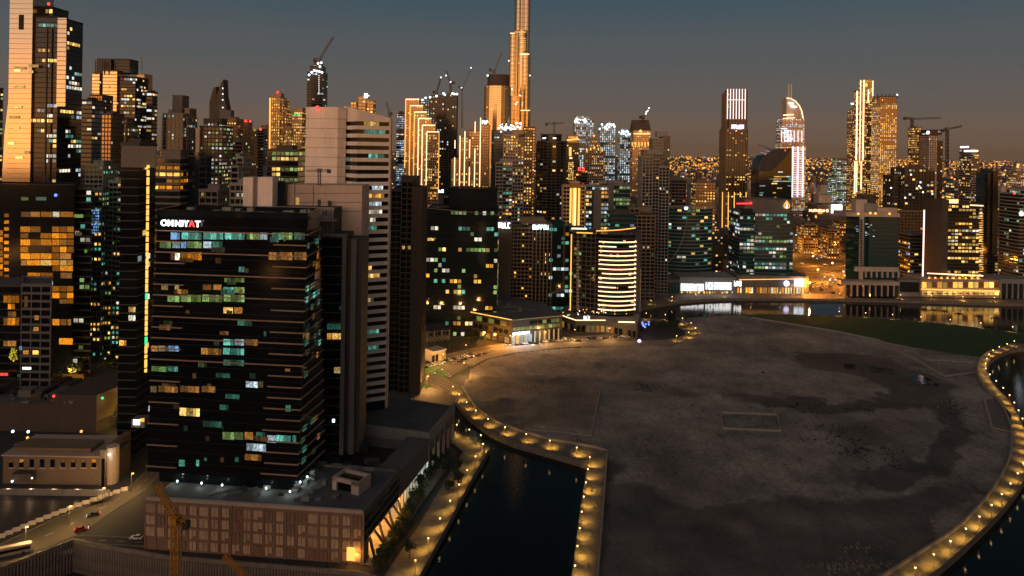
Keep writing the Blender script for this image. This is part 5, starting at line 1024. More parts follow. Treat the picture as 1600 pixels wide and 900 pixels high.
wall(608, 611.5, 186, None, 353, 3, 'beige', 'corner_fin', zb=PZ); dot(B, 496, 168, 350, 1, 'n_red')
u1 = (Vector(st[2])-Vector(st[1])).normalized(); n1_ = Vector((u1.y,-u1.x))
def spane(px0, px1, y_, m, jit=3):
    z = zt((px0+px1)/2, y_+2.6, 349); z = min(bands, key=lambda b_: abs(b_+dz*.5-z-.8))+dz*.5
    a7 = Vector(st[1])+u1*((px0-559)/49*(Vector(st[2])-Vector(st[1])).length); c8 = Vector(st[1])+u1*((px1-559)/49*(Vector(st[2])-Vector(st[1])).length)
    L_ = (c8-a7).length; n_ = max(1, round(L_/1.5))
    for q in range(n_):
        if m == 's' and random.random() < .3: continue
        mm_ = random.choice(['e_white','e_cool','e_teal']) if m == 's' else m
        p0, p1 = a7+u1*(L_*q/n_+.08)+n1_*.1, a7+u1*(L_*(q+1)/n_-.08)+n1_*.1; mb = MB(); mb.quad((p0.x,p0.y,z),(p1.x,p1.y,z),(p1.x,p1.y,z+1.9),(p0.x,p0.y,z+1.9), mm_); mb.build('lit_window', B)
for (a_,c_,y_,m_) in ((568,592,198,'e_gold'),(568,602,211,'e_teal'),(576,601,249,'e_teal'),(569,600,299,'s'),(568,602,311,'e_warm'),(568,598,323,'e_cool'),(568,599,336,'e_white'),(580,589,349,'e_white'),(569,591,361,'e_teal'),(572,584,424,'e_warm'),(572,597,437,'e_gold'),(568,588,475,'d_gold'),(567,597,524,'e_teal'),(567,577,549,'e_white'),(580,597,549,'e_teal'),(566,578,561,'d_teal')): spane(a_, c_, y_, m_)
for (a_,c_,y0_,y1_,m_) in ((558.5,565,423,429,'n_cool'),(558.5,565,434,442,'e_warm'),(559,565,458,470,'e_cool'),(559,564,472,478,'e_cool'),(541.5,548,246,252,'d_teal'),(541,547,259,264,'d_teal')): pbox(B, a_, c_, y0_, y1_, 344.2, .2, m_, 'lit_window')
# ------------------------------------------------------------------ hotel with glowing floor bands
B = thing('tower', 'curved hotel tower wrapped in glowing white floor bands', 'tower', at(945,500,600))
HY = 600; za_ = zt(945,497,590)
def V6(px, Y): return ((rollx(px,430)-CX)/F*Y, Y)
left = [V6(895,606),V6(930,596),V6(930,622),V6(895,622)]
facade(B, left, 2, zt(912,365,600), fl=3.9, bay=4.2, wall='brown', gl='g_black', band=.2, bp=.3, pier=.25, lit=.1, pal='gtn', run=.1)
xa, xb = V6(930,598)[0], V6(991,598)[0]; cur = [(xa+(xb-xa)*k/12, 597-5*sin(pi*k/12)) for k in range(13)]+[(xb,624),(xa,624)]
facade(B, cur, 2, zt(960,366,595), fl=3.9, bay=4, wall='dark_grey', gl='g_black', band=.2, bp=.3, lit=.02, pal='g', cap=False)
rr = offset(cur, .9); 
for k in range(16):
    y_ = 378.5+k*7.07; z_ = zt(960,y_,592); segs = [(i,i+1) for i in range(12)]
    if k in (1,10): segs = [s_ for s_ in segs if not 5 <= s_[0] <= 8]
    mb = MB()
    for (i,j) in segs:
        if k == 7 and i < 1: continue
        mb.bar((*rr[i+1 if i+1 < 13 else i],z_),(*rr[j+1 if j+1 < 14 else j],z_),.55,'n_warm')
    mb.build('light_band', B)
mb = MB(); 
for i in range(12): mb.bar((cur[i][0],cur[i][1]-1,zt(960,362,592)+i*.25),(cur[i+1][0],cur[i+1][1]-1,zt(960,362,592)+(i+1)*.25),.5,'n_gold')
mb.build('light_band', B); nbar(B, 893, 366, 891, 485, 600, .6, 'n_gold'); nbar(B, 893, 357, 917, 357.5, 600, .8, 'n_warm'); nbar(B, 901, 363.5, 932, 364.5, 598, .6, 'n_gold')
wall(992, 1001, 362, None, 604, 18, 'dark_grey', 'side_column', parent=B); nbar(B, 1001, 420, 1000, 488, 600, .35, 'pale', 'edge_strip')
for k in range(22): pbox(B, 901, 905, 376+k*5, 379+k*5, 597, 1.2, 'pale', 'balcony_slab')
for k in range(16): dot(B, random.uniform(936,988), 380+k*7, 590, .5, 'n_gold', 'room_lamp')
B = thing('podium', 'low dark terrace podium edged with light below the curved hotel', 'building', at(935,518,575))
hp = [Vector(q) for q in G([(869,498),(900,509),(946,509),(996,518),(1001,497),(985,486),(885,484)], 8)]
mb = MB(); mb.prism(tup(hp), 2, 12, 'dark_grey'); mb.prism(offset(tup(hp),-.6), 12, 12.2, 'roof'); mb.build('wall', B)
for i in range(3):
    a7, c8 = hp[i], hp[i+1]; uu = (c8-a7).normalized(); nn = Vector((uu.y,-uu.x)); 
    if i != 2: mb = MB(); mb.bar((*(a7+nn*.3),12.6),(*(c8+nn*.3),12.6),.4,'n_warm'); mb.build('light_strip', B)
    n_ = int((c8-a7).length/4)
    for q in range(n_):
        p0, p1 = a7+uu*(q*4+.5)+nn*.1, a7+uu*(q*4+3.5)+nn*.1; mb = MB(); mb.quad((p0.x,p0.y,3),(p1.x,p1.y,3),(p1.x,p1.y,8),(p0.x,p0.y,8), random.choice(['g_black','g_black','g_black','d_gold','d_amber'])); mb.build('pane', B)
nbar(B, 966, 503, 992, 503.5, 566, .6, 'n_warm', 'light_strip'); glyphs(B, 912, 922, 494, 500, 574, 'n_cool', 3)
for q in range(46): dot(B, random.uniform(876,990), random.uniform(483,493), random.uniform(585,600), .45, random.choice(['n_gold','n_white','n_gold']), 'terrace_lamp')
# ------------------------------------------------------------------ low podium below the black office
B = thing('podium', 'low retail podium with amber roof edge and white lit shop at its corner', 'building', at(790,535,545))
jp = [Vector(q) for q in G([(667,473.5),(800,499),(878,492),(850,474),(790,462),(668,452)], 21.6)]
mb = MB(); mb.prism(tup(jp), 2, 21, 'black'); mb.prism(tup([jp[0]-Vector((12,-14)),jp[0],jp[5]]), 2, 20.5, 'black'); mb.build('wall', B); mb = MB(); mb.prism(offset(tup(jp),.5), 21, 21.7, 'roof'); mb.build('roof', B)
def face(Bq, a7, c8, z0_, z1_, w, gap, mats, name, proud=.12, s0=0, s1=1, p=1):
    uu = (c8-a7).normalized(); nn = Vector((uu.y,-uu.x)); L_ = (c8-a7).length; x = L_*s0
    while x+w < L_*s1:
        if random.random() < p: p0, p1 = a7+uu*x+nn*proud, a7+uu*(x+w)+nn*proud; mb = MB(); mb.prism(tup([p0,p1,p1-nn*proud*.9,p0-nn*proud*.9]), z0_, z1_, random.choice(mats)); mb.build(name, Bq)
        x += w+gap
uu = (jp[1]-jp[0]).normalized(); nn = Vector((uu.y,-uu.x)); mb = MB(); mb.bar((*(jp[0]+nn*.9),21.4),(*(jp[1]+nn*.9),21.4),.4,'n_gold'); mb.build('roof_edge_light', B)
uu2 = (jp[2]-jp[1]).normalized(); nn2 = Vector((uu2.y,-uu2.x)); mb = MB(); mb.bar((*(jp[1]+nn2*.9),21.2),(*(jp[2]+nn2*.9),21.2),.5,'pale'); mb.build('roof_edge', B)
face(B, jp[0], jp[1], 15.5, 19, 5, 1, ['g_black','g_dark','g_black','d_green','g_dark'], 'pane'); face(B, jp[0], jp[1], 2.5, 8, 4.5, 1.2, ['e_orange','e_warm','e_orange','d_amber'], 'shop_window', s1=.42); face(B, jp[0], jp[1], 9.5, 13.5, 7.5, .8, ['n_cool','e_cool'], 'sign_board', s0=.02, s1=.30); face(B, jp[0], jp[1], 3, 7, 4, 2, ['d_amber','g_dark','d_gold'], 'shop_window', s0=.45); face(B, jp[0], jp[1], 9.5, 13, 4, 1, ['g_dark','d_amber','g_black','g_black'], 'pane', s0=.35)
face(B, jp[1], jp[2], 16.5, 19, 3.2, .5, ['e_green','e_white','g_black','g_dark'], 'lit_window', s0=.35); face(B, jp[1], jp[2], 12.6, 15, 3, .4, ['d_green','e_green','d_green','d_gold'], 'lit_window', s0=.02); face(B, jp[1], jp[2], 2.4, 9, 3, .5, ['e_white','e_gold','e_cool'], 'shop_window', s0=.0, s1=.40); face(B, jp[1], jp[2], 9.4, 11.4, 3.2, .5, ['n_cool','n_white'], 'sign_board', s0=.02, s1=.42)
face(B, jp[1], jp[2], 2.4, 11, 1.1, 3, ['pale'], 'column', .9, s0=.44); face(B, jp[1], jp[2], 2.4, 10.5, 5, 1, ['d_teal','g_dark','d_gold'], 'shop_window', s0=.45)
for (s_, e_) in ((.05,2500),(.2,2500),(.35,2200)): p_ = jp[1].lerp(jp[2], s_)+nn2*5; plight(B, p_.x, p_.y, 8, e_, (.9,.95,1), name='shop_light')
for s_ in (.05,.18,.3): p_ = jp[0].lerp(jp[1], s_)+nn*5; plight(B, p_.x, p_.y, 8, 3500, (1,.5,.12), name='shop_light')
# grey colonnaded low building with round openings near the dark apartments
B = thing('building', 'low dark arcade building with a row of pale rings across its front', 'building', at(655,548,480))
a_ = Vector(gr(606,550,2)); c_ = Vector(gr(702,540,2)); uu = (c_-a_).normalized(); nn = Vector((uu.y,-uu.x)); L_ = (c_-a_).length
mb = MB(); mb.prism(tup([a_,c_,c_-nn*22,a_-nn*22]), 2, 14, 'dark_grey'); mb.build('wall', B)
for k in range(9): p_ = a_+uu*(L_*k/8); mb = MB(); mb.prism(tup([p_-uu*.3,p_+uu*.3,p_+uu*.3+nn*.6,p_-uu*.3+nn*.6]), 2, 14.4, 'grey'); mb.build('column', B)
for k in range(15):
    p_ = a_+uu*(L_*(k+.6)/15.2)+nn*.5; mb = MB()
    for q in range(8): t0, t1 = 2*pi*q/8, 2*pi*(q+1)/8; mb.bar((p_.x+uu.x*cos(t0)*1.1, p_.y+uu.y*cos(t0)*1.1, 8+sin(t0)*1.2),(p_.x+uu.x*cos(t1)*1.1, p_.y+uu.y*cos(t1)*1.1, 8+sin(t1)*1.2),.28,'pale')
    mb.build('ring', B); p_ = p_-nn*.3; mb = MB(); mb.prism(tup([p_-uu*1.1,p_+uu*1.1,p_+uu*1.1-nn*.1,p_-uu*1.1-nn*.1]), 10.6, 13.2, 'g_black'); mb.build('window', B)
B = thing('kiosk', 'small lit cream box building beside the arcade and roundabout road', 'building', at(690,562,470)); p0 = Vector(gr(675,567,2)); p1 = Vector(gr(696,562,2)); uk = (p1-p0).normalized(); nk = Vector((uk.y,-uk.x)); mb = MB(); mb.prism(tup([p0,p1,p1-nk*8,p0-nk*8]), 2, 9.5, 'beige'); mb.build('wall', B); mb = MB(); mb.prism(tup([p0+nk*1.5,p1+nk*1.5,p1-nk*9,p0-nk*9]), 9.5, 10.1, 'white'); mb.build('roof', B); face(B, p0, p1, 2.5, 7, 2.2, .8, ['e_warm','g_dark'], 'window')
# ------------------------------------------------------------------ lower left: amber office, grid block, mall, palace
B = thing('tower', 'dark office tower with rows of amber windows near the left edge', 'tower', at(75,590,440)); Y = 440
facade(B, [V(-30,300,Y),V(117,300,Y),V(117,300,Y+26),V(-30,300,Y+26)], 2, zt(60,292,Y), fl=4.2, bay=4, wall='g_black', gl='g_black', band=.12, bp=.1, lit=.0)
facade(B, [V(117.5,300,Y+6),V(143,300,Y+6),V(143,300,Y+26),V(117.5,300,Y+26)], 2, zt(60,296,Y), fl=4.2, bay=3.4, wall='dark_grey', gl='g_black', band=.2, bp=.8, lit=.12, pal='tnw')
for y0_, y1_, L_ in [(364,393,[(118,170,'A'),(172,225,'A'),(230,293,'a'),(297,335,'w'),(340,413,'a')]),(447,478,[(115,170,'a'),(172,228,'a'),(293,335,'a'),(337,375,'a'),(377,415,'a')]),(485,513,[(115,160,'a'),(228,290,'a'),(293,335,'a'),(337,375,'a'),(377,415,'a')]),
  (520,552,[(115,170,'a'),(172,226,'a'),(228,290,'a'),(293,335,'a'),(337,375,'A'),(377,415,'a')]),(560,592,[(115,160,'a'),(293,335,'a'),(337,375,'a'),(377,415,'a')]),(598,630,[(115,170,'a'),(172,226,'a'),(228,290,'a'),(293,335,'a'),(337,400,'A')]),
  (636,665,[(118,150,'A'),(152,226,'a'),(228,290,'g'),(293,335,'a'),(337,375,'g'),(377,410,'A')]),(668,697,[(295,335,'a'),(337,410,'a')]),(707,738,[(155,226,'a'),(228,297,'a'),(340,405,'A')]),(752,775,[(160,226,'a'),(228,270,'g'),(272,297,'c')]),(782,812,[(293,335,'a'),(337,375,'a'),(377,413,'a')]),(820,850,[(293,335,'a'),(337,375,'a'),(377,413,'a')]),(856,880,[(335,375,'A'),(377,413,'a')]),
  (968,1002,[(295,335,'a'),(340,375,'A'),(380,400,'A')]),(1076,1110,[(332,410,'a')])]:
    for a_, c_, k in L_:
        n_ = max(1, round((c_-a_)/22))
        pbox(B, a_/3.6, c_/3.6-.4, 230+y0_/3.6, 230+(y1_-1)/3.6, Y-.35, .2, PM[k], 'lit_window')
for k in range(11):
    pbox(B, 6.5, 13.5, 334+k*10.6, 339+k*10.6, Y-.35, .2, 'e_orange', 'lit_window')
    if k > 2: pbox(B, 0, 4, 328+k*10.6, 336+k*10.6, Y-.35, .2, 'e_orange', 'lit_window')
for (a_,c_,y_,m_) in ((33,44,308,'d_green'),(56,72,308,'d_teal'),(116,130,335,'d_green'),(118,128,363,'d_gold'),(132,136,390,'d_green')): pbox(B, a_, c_, y_, y_+5, Y-.35, .2, m_, 'lit_window')
dot(B, 87, 305, Y-1, 1, 'n_blue')
B = thing('building', 'grey concrete gridded block with an amber windowed glass corner', 'building', at(40,620,380)); Y = 380
facade(B, [V(-30,460,Y),V(34,460,Y),V(34,460,Y+18),V(-30,460,Y+18)], 2, zt(20,448,Y), fl=4.1, bay=4, wall='dark_grey', gl='g_black', band=.1, lit=.0)
facade(B, [V(34.5,460,Y-3),V(80,460,Y-3),V(80,460,Y+18),V(34.5,460,Y+18)], 2, zt(57,446,Y), fl=4.1, bay=5.2, wall='grey', gl='g_black', band=.3, bp=.3, pier=.22, lit=.06, pal='ag')
for (a_,c_,y0_,y1_,m_) in ((5,30,462,473,'a'),(12,23,475,483,'a'),(12,25,487,495,'A'),(5,30,497,508,'a'),(5,25,533,541,'A')):
    n_ = max(1, round((c_-a_)/6))
    for q in range(n_): pbox(B, a_+(c_-a_)*q/n_+.3, a_+(c_-a_)*(q+1)/n_-.3, y0_, y1_, Y-.35, .2, PM[m_], 'lit_window')
for (a_,c_,y0_,y1_,m_) in ((54,60,493,500,'e_warm'),(38,43,463,480,'d_amber'),(35,48,574,577,'n_cool'),(0,12,583,587,'e_red'),(27,32,585,589,'d_teal'),(30,34,541,547,'e_blue')): pbox(B, a_, c_, y0_, y1_, Y-3.4, .25, m_, 'lit_window' if m_[0] != 'n' else 'sign')
mb = MB()
for q in range(60):
    t_, r_ = random.uniform(0,2*pi), random.uniform(.25,1); p_ = at(20.5+7*r_*cos(t_)*(1-.3*sin(t_)), 554-11*r_*sin(t_), Y-.8); mb.box(p_.x-.25,p_.x+.35,Y-.8,Y-.6,p_.z-.3,p_.z+.3,'n_yellow')
mb.build('yellow_emblem', B)
for k in range(12): pbox(B, k*3-1, k*3-.4, 590, 622, Y-6, .5, 'grey', 'fence_post')
# mall with yellow lit side wall
B = thing('building', 'long blank walled mall with a yellow lit side wall above the street', 'building', at(110,670,370))
m1, m2, m3 = Vector(gr(-60,672,2)), Vector(gr(150,676,2)), Vector(gr(226,642,2)); uu = (m3-m2).normalized(); back = Vector((-uu.y,uu.x))
mb = MB(); mb.prism(tup([m1,m2,m2+Vector((-4,38)),m1+Vector((0,38))]), 2, 16.5, 'brown'); mb.build('wall', B)
mb = MB(); mb.prism(tup([m2+Vector((-22,1)),m2,m3,m3+Vector((-28,14))]), 2, 21, 'brown'); mb.build('wall', B)
mb = MB(); nn = Vector((uu.y,-uu.x)); mb.prism(tup([m2+nn*.3,m3+nn*.3,m3,m2]), 8, 21.3, 'tan'); mb.build('side_wall', B); mb = MB(); mb.prism(tup([m2+nn*5+uu*10,m3+nn*5,m3+nn*.3,m2+nn*.3+uu*10]), 6.5, 7.2, 'beige'); mb.build('canopy', B)
mb = MB(); mb.prism(tup([m1+Vector((0,1)),m2+Vector((-1,1)),m2+Vector((-5,36)),m1+Vector((0,37))]), 16.5, 16.7, 'roof'); mb.build('roof', B)
for k in range(14): p_ = m2+uu*(12+k*3.4)+nn*4.6; mb = MB(); mb.bar((p_.x,p_.y,2),(p_.x,p_.y,6.5),.25,'beige',5); mb.build('column', B)
for k in range(3): p_ = m2+uu*(14+k*22)+nn*9; plight(B, p_.x, p_.y, 8, 3200, (1,.62,.10), name='wall_light')
for q in range(10): x_ = random.uniform(m1.x, m2.x-8); mb = MB(); mb.box(x_, x_+random.uniform(2,7), m2.y+random.uniform(5,25), m2.y+31, 16.7, random.uniform(18,21), random.choice(['grey','brown','dark_grey'])); mb.build('roof_unit', B)
for (x_,y_,m_) in ((20,674,'n_cool'),(44,674.5,'n_cool'),(64,684,'n_white'),(43,684,'n_gold'),(84,619,'n_red'),(160,622,'n_green'),(127,674,'n_gold')): dot(B, x_, y_, 345 if y_ > 650 else 362, .7, m_, 'lamp')
# small palace-like building with nine windows
B = thing('building', 'small salmon coloured building with nine square windows beside the road', 'building', at(80,755,305)); Y = 306
wall(5, 157, 712, None, Y, 22, 'tan', parent=B); wall(20, 142, 700, None, Y+3, 10, 'tan', 'upper_storey', parent=B); mb = MB(); a7 = at(4,712,Y); c8 = at(158,712,Y); mb.box(a7.x-.4,c8.x+.4,Y-.5,Y+22,a7.z,a7.z+.5,'beige'); mb.build('cornice', B)
wall(156, 165, 703, None, Y-1, 20, 'tan', 'wing', parent=B); wall(159, 163.5, 706, 14, Y-1.3, .3, 'g_black', 'tall_window', parent=B)
pr = gr(173,755,2); mb = MB(); mb.prism(ellipse(pr[0], pr[1]+1, 2.7, 2.7, 12), 2, 18, 'beige'); mb.build('round_turret', B); wall(176, 187, 702, None, Y+6, 9, 'brown', 'wing', parent=B); mb = MB(); mb.ball((pr[0]+.3,pr[1]-2.2,15.5),.55,'n_white'); mb.build('turret_lamp', B); plight(B, pr[0]+1, pr[1]-4, 15, 260, (1,.9,.7), name='turret_light')
for k in range(9):
    x_ = 13.5+k*16.2; wi_ = pbox(B, x_, x_+7, 718, 731, Y-.15, .3, 'g_black', 'window'); pbox(wi_, x_-.8, x_+7.8, 731, 732.5, Y-.5, .5, 'beige', 'sill')
    if k not in (3,4,2): pbox(wi_, x_+.5, x_+6.5, 718, 722.5, Y-.3, .14, 'e_orange' if k in (6,8) else 'd_amber', 'lit_window')
pbox(B, 18, 47, 741, 753, Y-4, 4, 'brown', 'porch'); dot(B, 19, 752, Y-5, .5, 'n_cool', 'lamp'); dot(B, 50, 747, Y-5, .4, 'n_cool', 'lamp')
for q in range(9): pbox(B, 22+q*12, 28+q*12+random.uniform(0,4), 694, 699.5, Y+10+q%3, 3, random.choice(['grey','brown']), 'roof_unit')
for k in range(5): p_ = gr(20+k*36, 768, 2); plight(B, p_[0], p_[1]-3, 5, 260, (1,.6,.35), name='facade_light')
mb = MB(); mb.prism(G([(-40,782),(175,782),(196,762),(150,778),(90,802),(0,842),(-40,860)], 2.03), 1, 2.03, 'mud'); mb.build('building_plot', None, 'structure')
# garden wall before it
p = [Vector(gr(x,y,2)) for x, y in ((-30,774),(0,773),(172,775))]; low_wall('long pale panelled garden wall in front of the small salmon building', [tuple(q) for q in p], 2, 2.6, .6, 'pale')
# raised street segment: main road with kerbs, median line
def road(name, left, right, z=2.02, m='asphalt'):
    a7, c8 = G(left, z), G(right, z); mb = MB()
    for k in range(len(a7)-1): mb.quad((*a7[k],z),(*a7[k+1],z),(*c8[k+1],z),(*c8[k],z),m)
    o = mb.build(name, None, 'structure')
    mb = MB()
    for P_ in (a7, c8):
        for k in range(len(P_)-1): mb.bar((*P_[k],z+.06),(*P_[k+1],z+.06),.18,'quay')
    mb.build('kerb', None, 'structure'); mb = MB()
    for k in range(len(a7)-1):
        p0, p1 = (Vector(a7[k])+Vector(c8[k]))/2, (Vector(a7[k+1])+Vector(c8[k+1]))/2; L_ = (p1-p0).length; n_ = max(1,int(L_/7)); u = (p1-p0)/L_; nn = Vector((u.y,-u.x))*.09
        for q in range(n_): s_ = p0+u*(q*7+1); e_ = s_+u*3; mb.quad((*(s_+nn),z+.004),(*(e_+nn),z+.004),(*(e_-nn),z+.004),(*(s_-nn),z+.004),'linepaint')
    mb.build('lane_markings', None, 'structure'); return o
mat('road_lit', (.10,.088,.072), .8, 0, .25, .06, .1)
road('road', [(-80,893),(0,851),(87,810),(199,764),(228,737),(236,700)], [(-60,915),(0,886),(116,839),(225,767),(246,745),(250,700)], m='road_lit')
road('road', [(116,838),(150,838),(258,842)], [(116,848),(150,850),(262,856)], 2.03)
road('road', [(640,560),(690,556),(735,545),(800,536),(880,528),(975,521),(1000,519)], [(640,584),(700,590),(735,572),(800,550),(870,543),(975,537),(1030,533)], 2.03, m='road_lit')
road('road', [(600,560),(640,560)], [(600,600),(640,584)], 2.035, m='road_lit')
road('road', [(120,560),(165,545),(190,510),(186,480)], [(150,575),(215,556),(215,510),(200,480)], m='road_lit')
# orange highways far right
road('road', [(1225,395),(1330,395),(1640,412)], [(1225,418),(1330,418),(1640,432)], 2.04, m='road_lit')
road('road', [(1262,452),(1266,432),(1300,414),(1345,402)], [(1276,456),(1282,436),(1312,420),(1360,407)], 2.05, m='road_lit')
# roundabout island
ce_ = Vector(gr(652,588,2.1)); mb = MB(); mb.prism([(ce_.x+20*cos(t_*pi/12), ce_.y+24*sin(t_*pi/12)) for t_ in range(24)], 1, 2.3, 'lawn'); mb.build('roundabout_lawn', None, 'structure')
mb = MB(); mb.prism(G([(600,612),(700,600),(722,605),(733,620),(712,630),(705,640),(690,650),(600,640)], 2.03), 1, 2.05, 'paving'); mb.build('plaza', None, 'structure')
# street lamps ---------------------------------------------------------
def make_lamp(h, arm, energy, col, bulb='bulb', bs=.45):
    T = thing('street_lamp', '', 'street lamp', (0,0,0)); mb = MB(); mb.bar((0,0,0),(0,0,h),.16,'steel',6,.09); mb.build('pole', T); mb = MB(); mb.bar((0,0,h),(arm,0,h+.3),.08,'steel'); ar_ = mb.build('arm', T); mb = MB(); mb.ball((arm,0,h+.1),bs,bulb,6,bs*.7); mb.build('lamp_head', ar_)
    ld = bpy.data.lights.new('street_light','POINT'); ld.energy = energy; ld.color = col; ld.shadow_soft_size = .4; lo = bpy.data.objects.new('street_light', ld); C.objects.link(lo); lo.parent = T; lo.location = (arm,0,h-.6); return T
emit('sodium', (1,.42,.08), 7, False, False)
proto = {}
def slamp(px, py, key, label, group=None, z=2.05, rz=0):
    h, arm, en, col, bulb, bs = LK[key]; p_ = gr(px, py, z)
    if key not in proto: T = proto[key] = make_lamp(h, arm, en, col, bulb, bs)
    else: T = copy_tree(proto[key])
    T.location = (*p_, z); T['label'] = label; T.rotation_euler = (0,0,rz)
    if group: T['group'] = group
    elif 'group' in T: del T['group']
    return T
OR = (1,.33,.03); WM = (1,.62,.28)
LK = dict(near=(8,1.4,3600,(1,.58,.2),'sodium',.3), plaza=(9,1.5,34000,OR,'sodium',1.0), road=(9,1.5,10500,(1,.5,.14),'sodium',.4), far=(14,2,130000,OR,'sodium',1.1), farw=(14,2,130000,(1,.72,.4),'bulb',1.2), tall=(11,1.2,1500,WM,'bulb',.3))
for k, (x_,y_) in enumerate(((108,822),(205,768),(40,856),(160,792))): slamp(x_, y_, 'near', ['street lamp over the brightest patch of the lower left road','street lamp where the lower left road meets the black tower','street lamp by the bus at the lower left corner','street lamp above the white van light on the lower left road'][k], 'lamps of the lower left road', rz=-.6)
for k, (x_,y_) in enumerate(((753,538),(770,541))): slamp(x_, y_, 'plaza', ['left glaring orange lamp in front of the retail podium','right glaring orange lamp in front of the retail podium'][k], 'glaring orange podium lamps')
for k, (x_,y_) in enumerate(((623,575),(651,573),(690,575),(728,560),(800,543),(850,538),(900,534),(950,530),(990,527),(722,588),(666,610))): slamp(x_, y_, 'road', '%s street lamp from the left along the curved road past the hotel' % ordw(k), 'lamps along the curved road', rz=random.uniform(0,6))
for k in range(13): slamp(1232+k*30+(k%2)*6, [397,415][k%2]+k*1.0, 'far', '%s orange highway lamp from the left behind the right bank offices' % ordw(k), 'orange highway lamps')
for k, (x_,y_) in enumerate(((1275,440),(1298,428),(1318,450),(1262,462))): slamp(x_, y_, 'far', ['orange lamp on the slip road nearest the red lamp office','orange lamp at the bend of the slip road','orange lamp of the slip road beside the white columned office','orange lamp at the canal end of the slip road'][k])
for k in range(16):
    x_ = [1060,1090,1180,1265,1285,1308,1550,1580,870,945,1120,1255,1330,1480,650,300][k]; y_ = [372,365,372,345,352,340,350,360,345,350,330,322,350,340,330,330][k]
    slamp(x_, y_, 'farw' if k%3 == 0 else 'far', '%s distant high mast lamp glowing between the towers' % ordw(k), 'distant high mast lamps')
for k, (x_,y_,kk_) in enumerate(((165,545,'road'),(150,520,'road'),(180,500,'road'),(205,560,'near'),(105,600,'road'),(205,672,'near'),(130,590,'near'))): slamp(x_, y_, kk_, ['street lamp beside the white glare in the left side street','street lamp behind the amber office in the side street','farthest street lamp of the left side street','street lamp by the trees left of the lamp mast','street lamp on the amber wall behind the mall','street lamp at the lit shop under the mall wall','street lamp on the mall roof road'][k])
B = thing('shop', 'glaring white lit shop front deep in the left side street', 'shop', at(160,510,520)); pbox(B, 145, 182, 488, 512, 520, 8, 'grey', 'wall'); pbox(B, 146, 150, 487, 512, 519, .6, 'n_cool', 'sign'); pbox(B, 152, 168, 494, 510, 519.5, .4, 'n_white', 'shop_window'); pbox(B, 169, 181, 490, 500, 519.4, .4, 'n_gold', 'shop_window'); glyphs(B, 152, 181, 482, 488, 519, 'n_white', 8)
plight(B, at(160,510,512).x, 512, 8, 26000, (.9,1,.95), name='shop_light')
B = thing('shop', 'small white lit shop below the yellow mall wall beside the black tower', 'shop', at(215,665,318)); pbox(B, 205, 226, 655, 668, 318, 5, 'grey', 'wall'); pbox(B, 208, 218, 656, 664, 317.6, .3, 'n_cool', 'shop_window'); pbox(B, 219, 225, 654, 659, 317.6, .3, 'e_warm', 'shop_window')
B = thing('wall', 'amber glowing boundary wall behind the mall roof', 'wall', at(105,603,425)); pbox(B, 83, 131, 585, 598, 425, 1.5, 'tan', 'panel'); pbox(B, 80, 96, 599, 604, 423, 1.5, 'e_orange', 'lit_strip'); plight(B, at(105,598,415).x, 415, 12, 3500, (1,.5,.05), name='wall_light')
# cars ---------------------------------------------------------
def make_car(col, van=False, light=True):
    T = thing('car', '', 'car', (0,0,0)); L_, Wd = (2.3, .9); mb = MB()
    sec = [(-2.3,.75),(-2.2,.95),(-1.0,1.0),(1.1,.98),(2.2,.8),(2.35,.55)]
    for (xa_,za2),(xb_,zb2) in zip(sec, sec[1:]):
        k = len(mb.v); mb.v += [(xa_,-Wd,.32),(xb_,-Wd,.32),(xb_,-Wd*.97,zb2),(xa_,-Wd*.97,za2),(xa_,Wd,.32),(xb_,Wd,.32),(xb_,Wd*.97,zb2),(xa_,Wd*.97,za2)]
        for f in ((0,1,2,3),(5,4,7,6),(3,2,6,7),(1,0,4,5),(0,3,7,4),(1,5,6,2)): mb.f.append(tuple(k+q for q in f)); mb.m.append(mb.mi(col))
    mb.build('body', T); h_ = 1.9 if van else 1.45
    mb = MB(); mb.prism([(-1.75,-.82),(1.0 if not van else 1.7,-.82),(1.0 if not van else 1.7,.82),(-1.75,.82)], .97, h_, 'g_black', [(-1.3 if not van else -1.7,-.66),(.35 if not van else 1.3,-.66),(.35 if not van else 1.3,.66),(-1.3 if not van else -1.7,.66)]); cb_ = mb.build('cabin', T)
    mb = MB(); mb.box(-1.28,.33,-.64,.64,h_,h_+.05,col); mb.build('roof', cb_)
    for x_ in (-1.45,1.45):
        for s_ in (-1,1): mb = MB(); mb.bar((x_,s_*.92,.33),(x_,s_*.70,.33),.33,'rubber',8); mb.build('wheel', T)
    for s_ in (-1,1):
        mb = MB(); mb.box(2.28,2.4,s_*.62-.2,s_*.62+.2,.58,.75,'head' if light else 'paint_silver'); mb.build('headlight', T)
        mb = MB(); mb.box(-2.36,-2.26,s_*.66-.2,s_*.66+.2,.72,.9,'tail' if light else 'paint_red'); mb.build('taillight', T)
    return T
CP = {}; CN = dict(paint_white='white', paint_dark='dark', paint_silver='silver', paint_red='red'); cnt = {}
def car(px, py, rz, col, light, place, group, z=2.06, van=False):
    key = (col, light, van)
    if key not in CP: T = CP[key] = make_car(*[col, van, light])
    else: T = copy_tree(CP[key])
    p_ = gr(px, py, z); T.location = (*p_, z); T.rotation_euler = (0,0,rz); cnt[place] = cnt.get(place, 0)+1
    T['label'] = '%s %s %s' % (CN[col], 'van' if van else 'car', place % ordw(cnt[place]-1)); T['group'] = group; return T
rc = random.Random(11); cols = ['paint_white','paint_dark','paint_silver','paint_dark','paint_white','paint_dark']
car(127,829,radians(28),'paint_red',True,'%s on the lower left road showing bright tail lamps','cars on the lower left road'); car(213,842,radians(178),'paint_white',False,'%s parked on the short lane left of the panelled podium','cars on the lower left road')
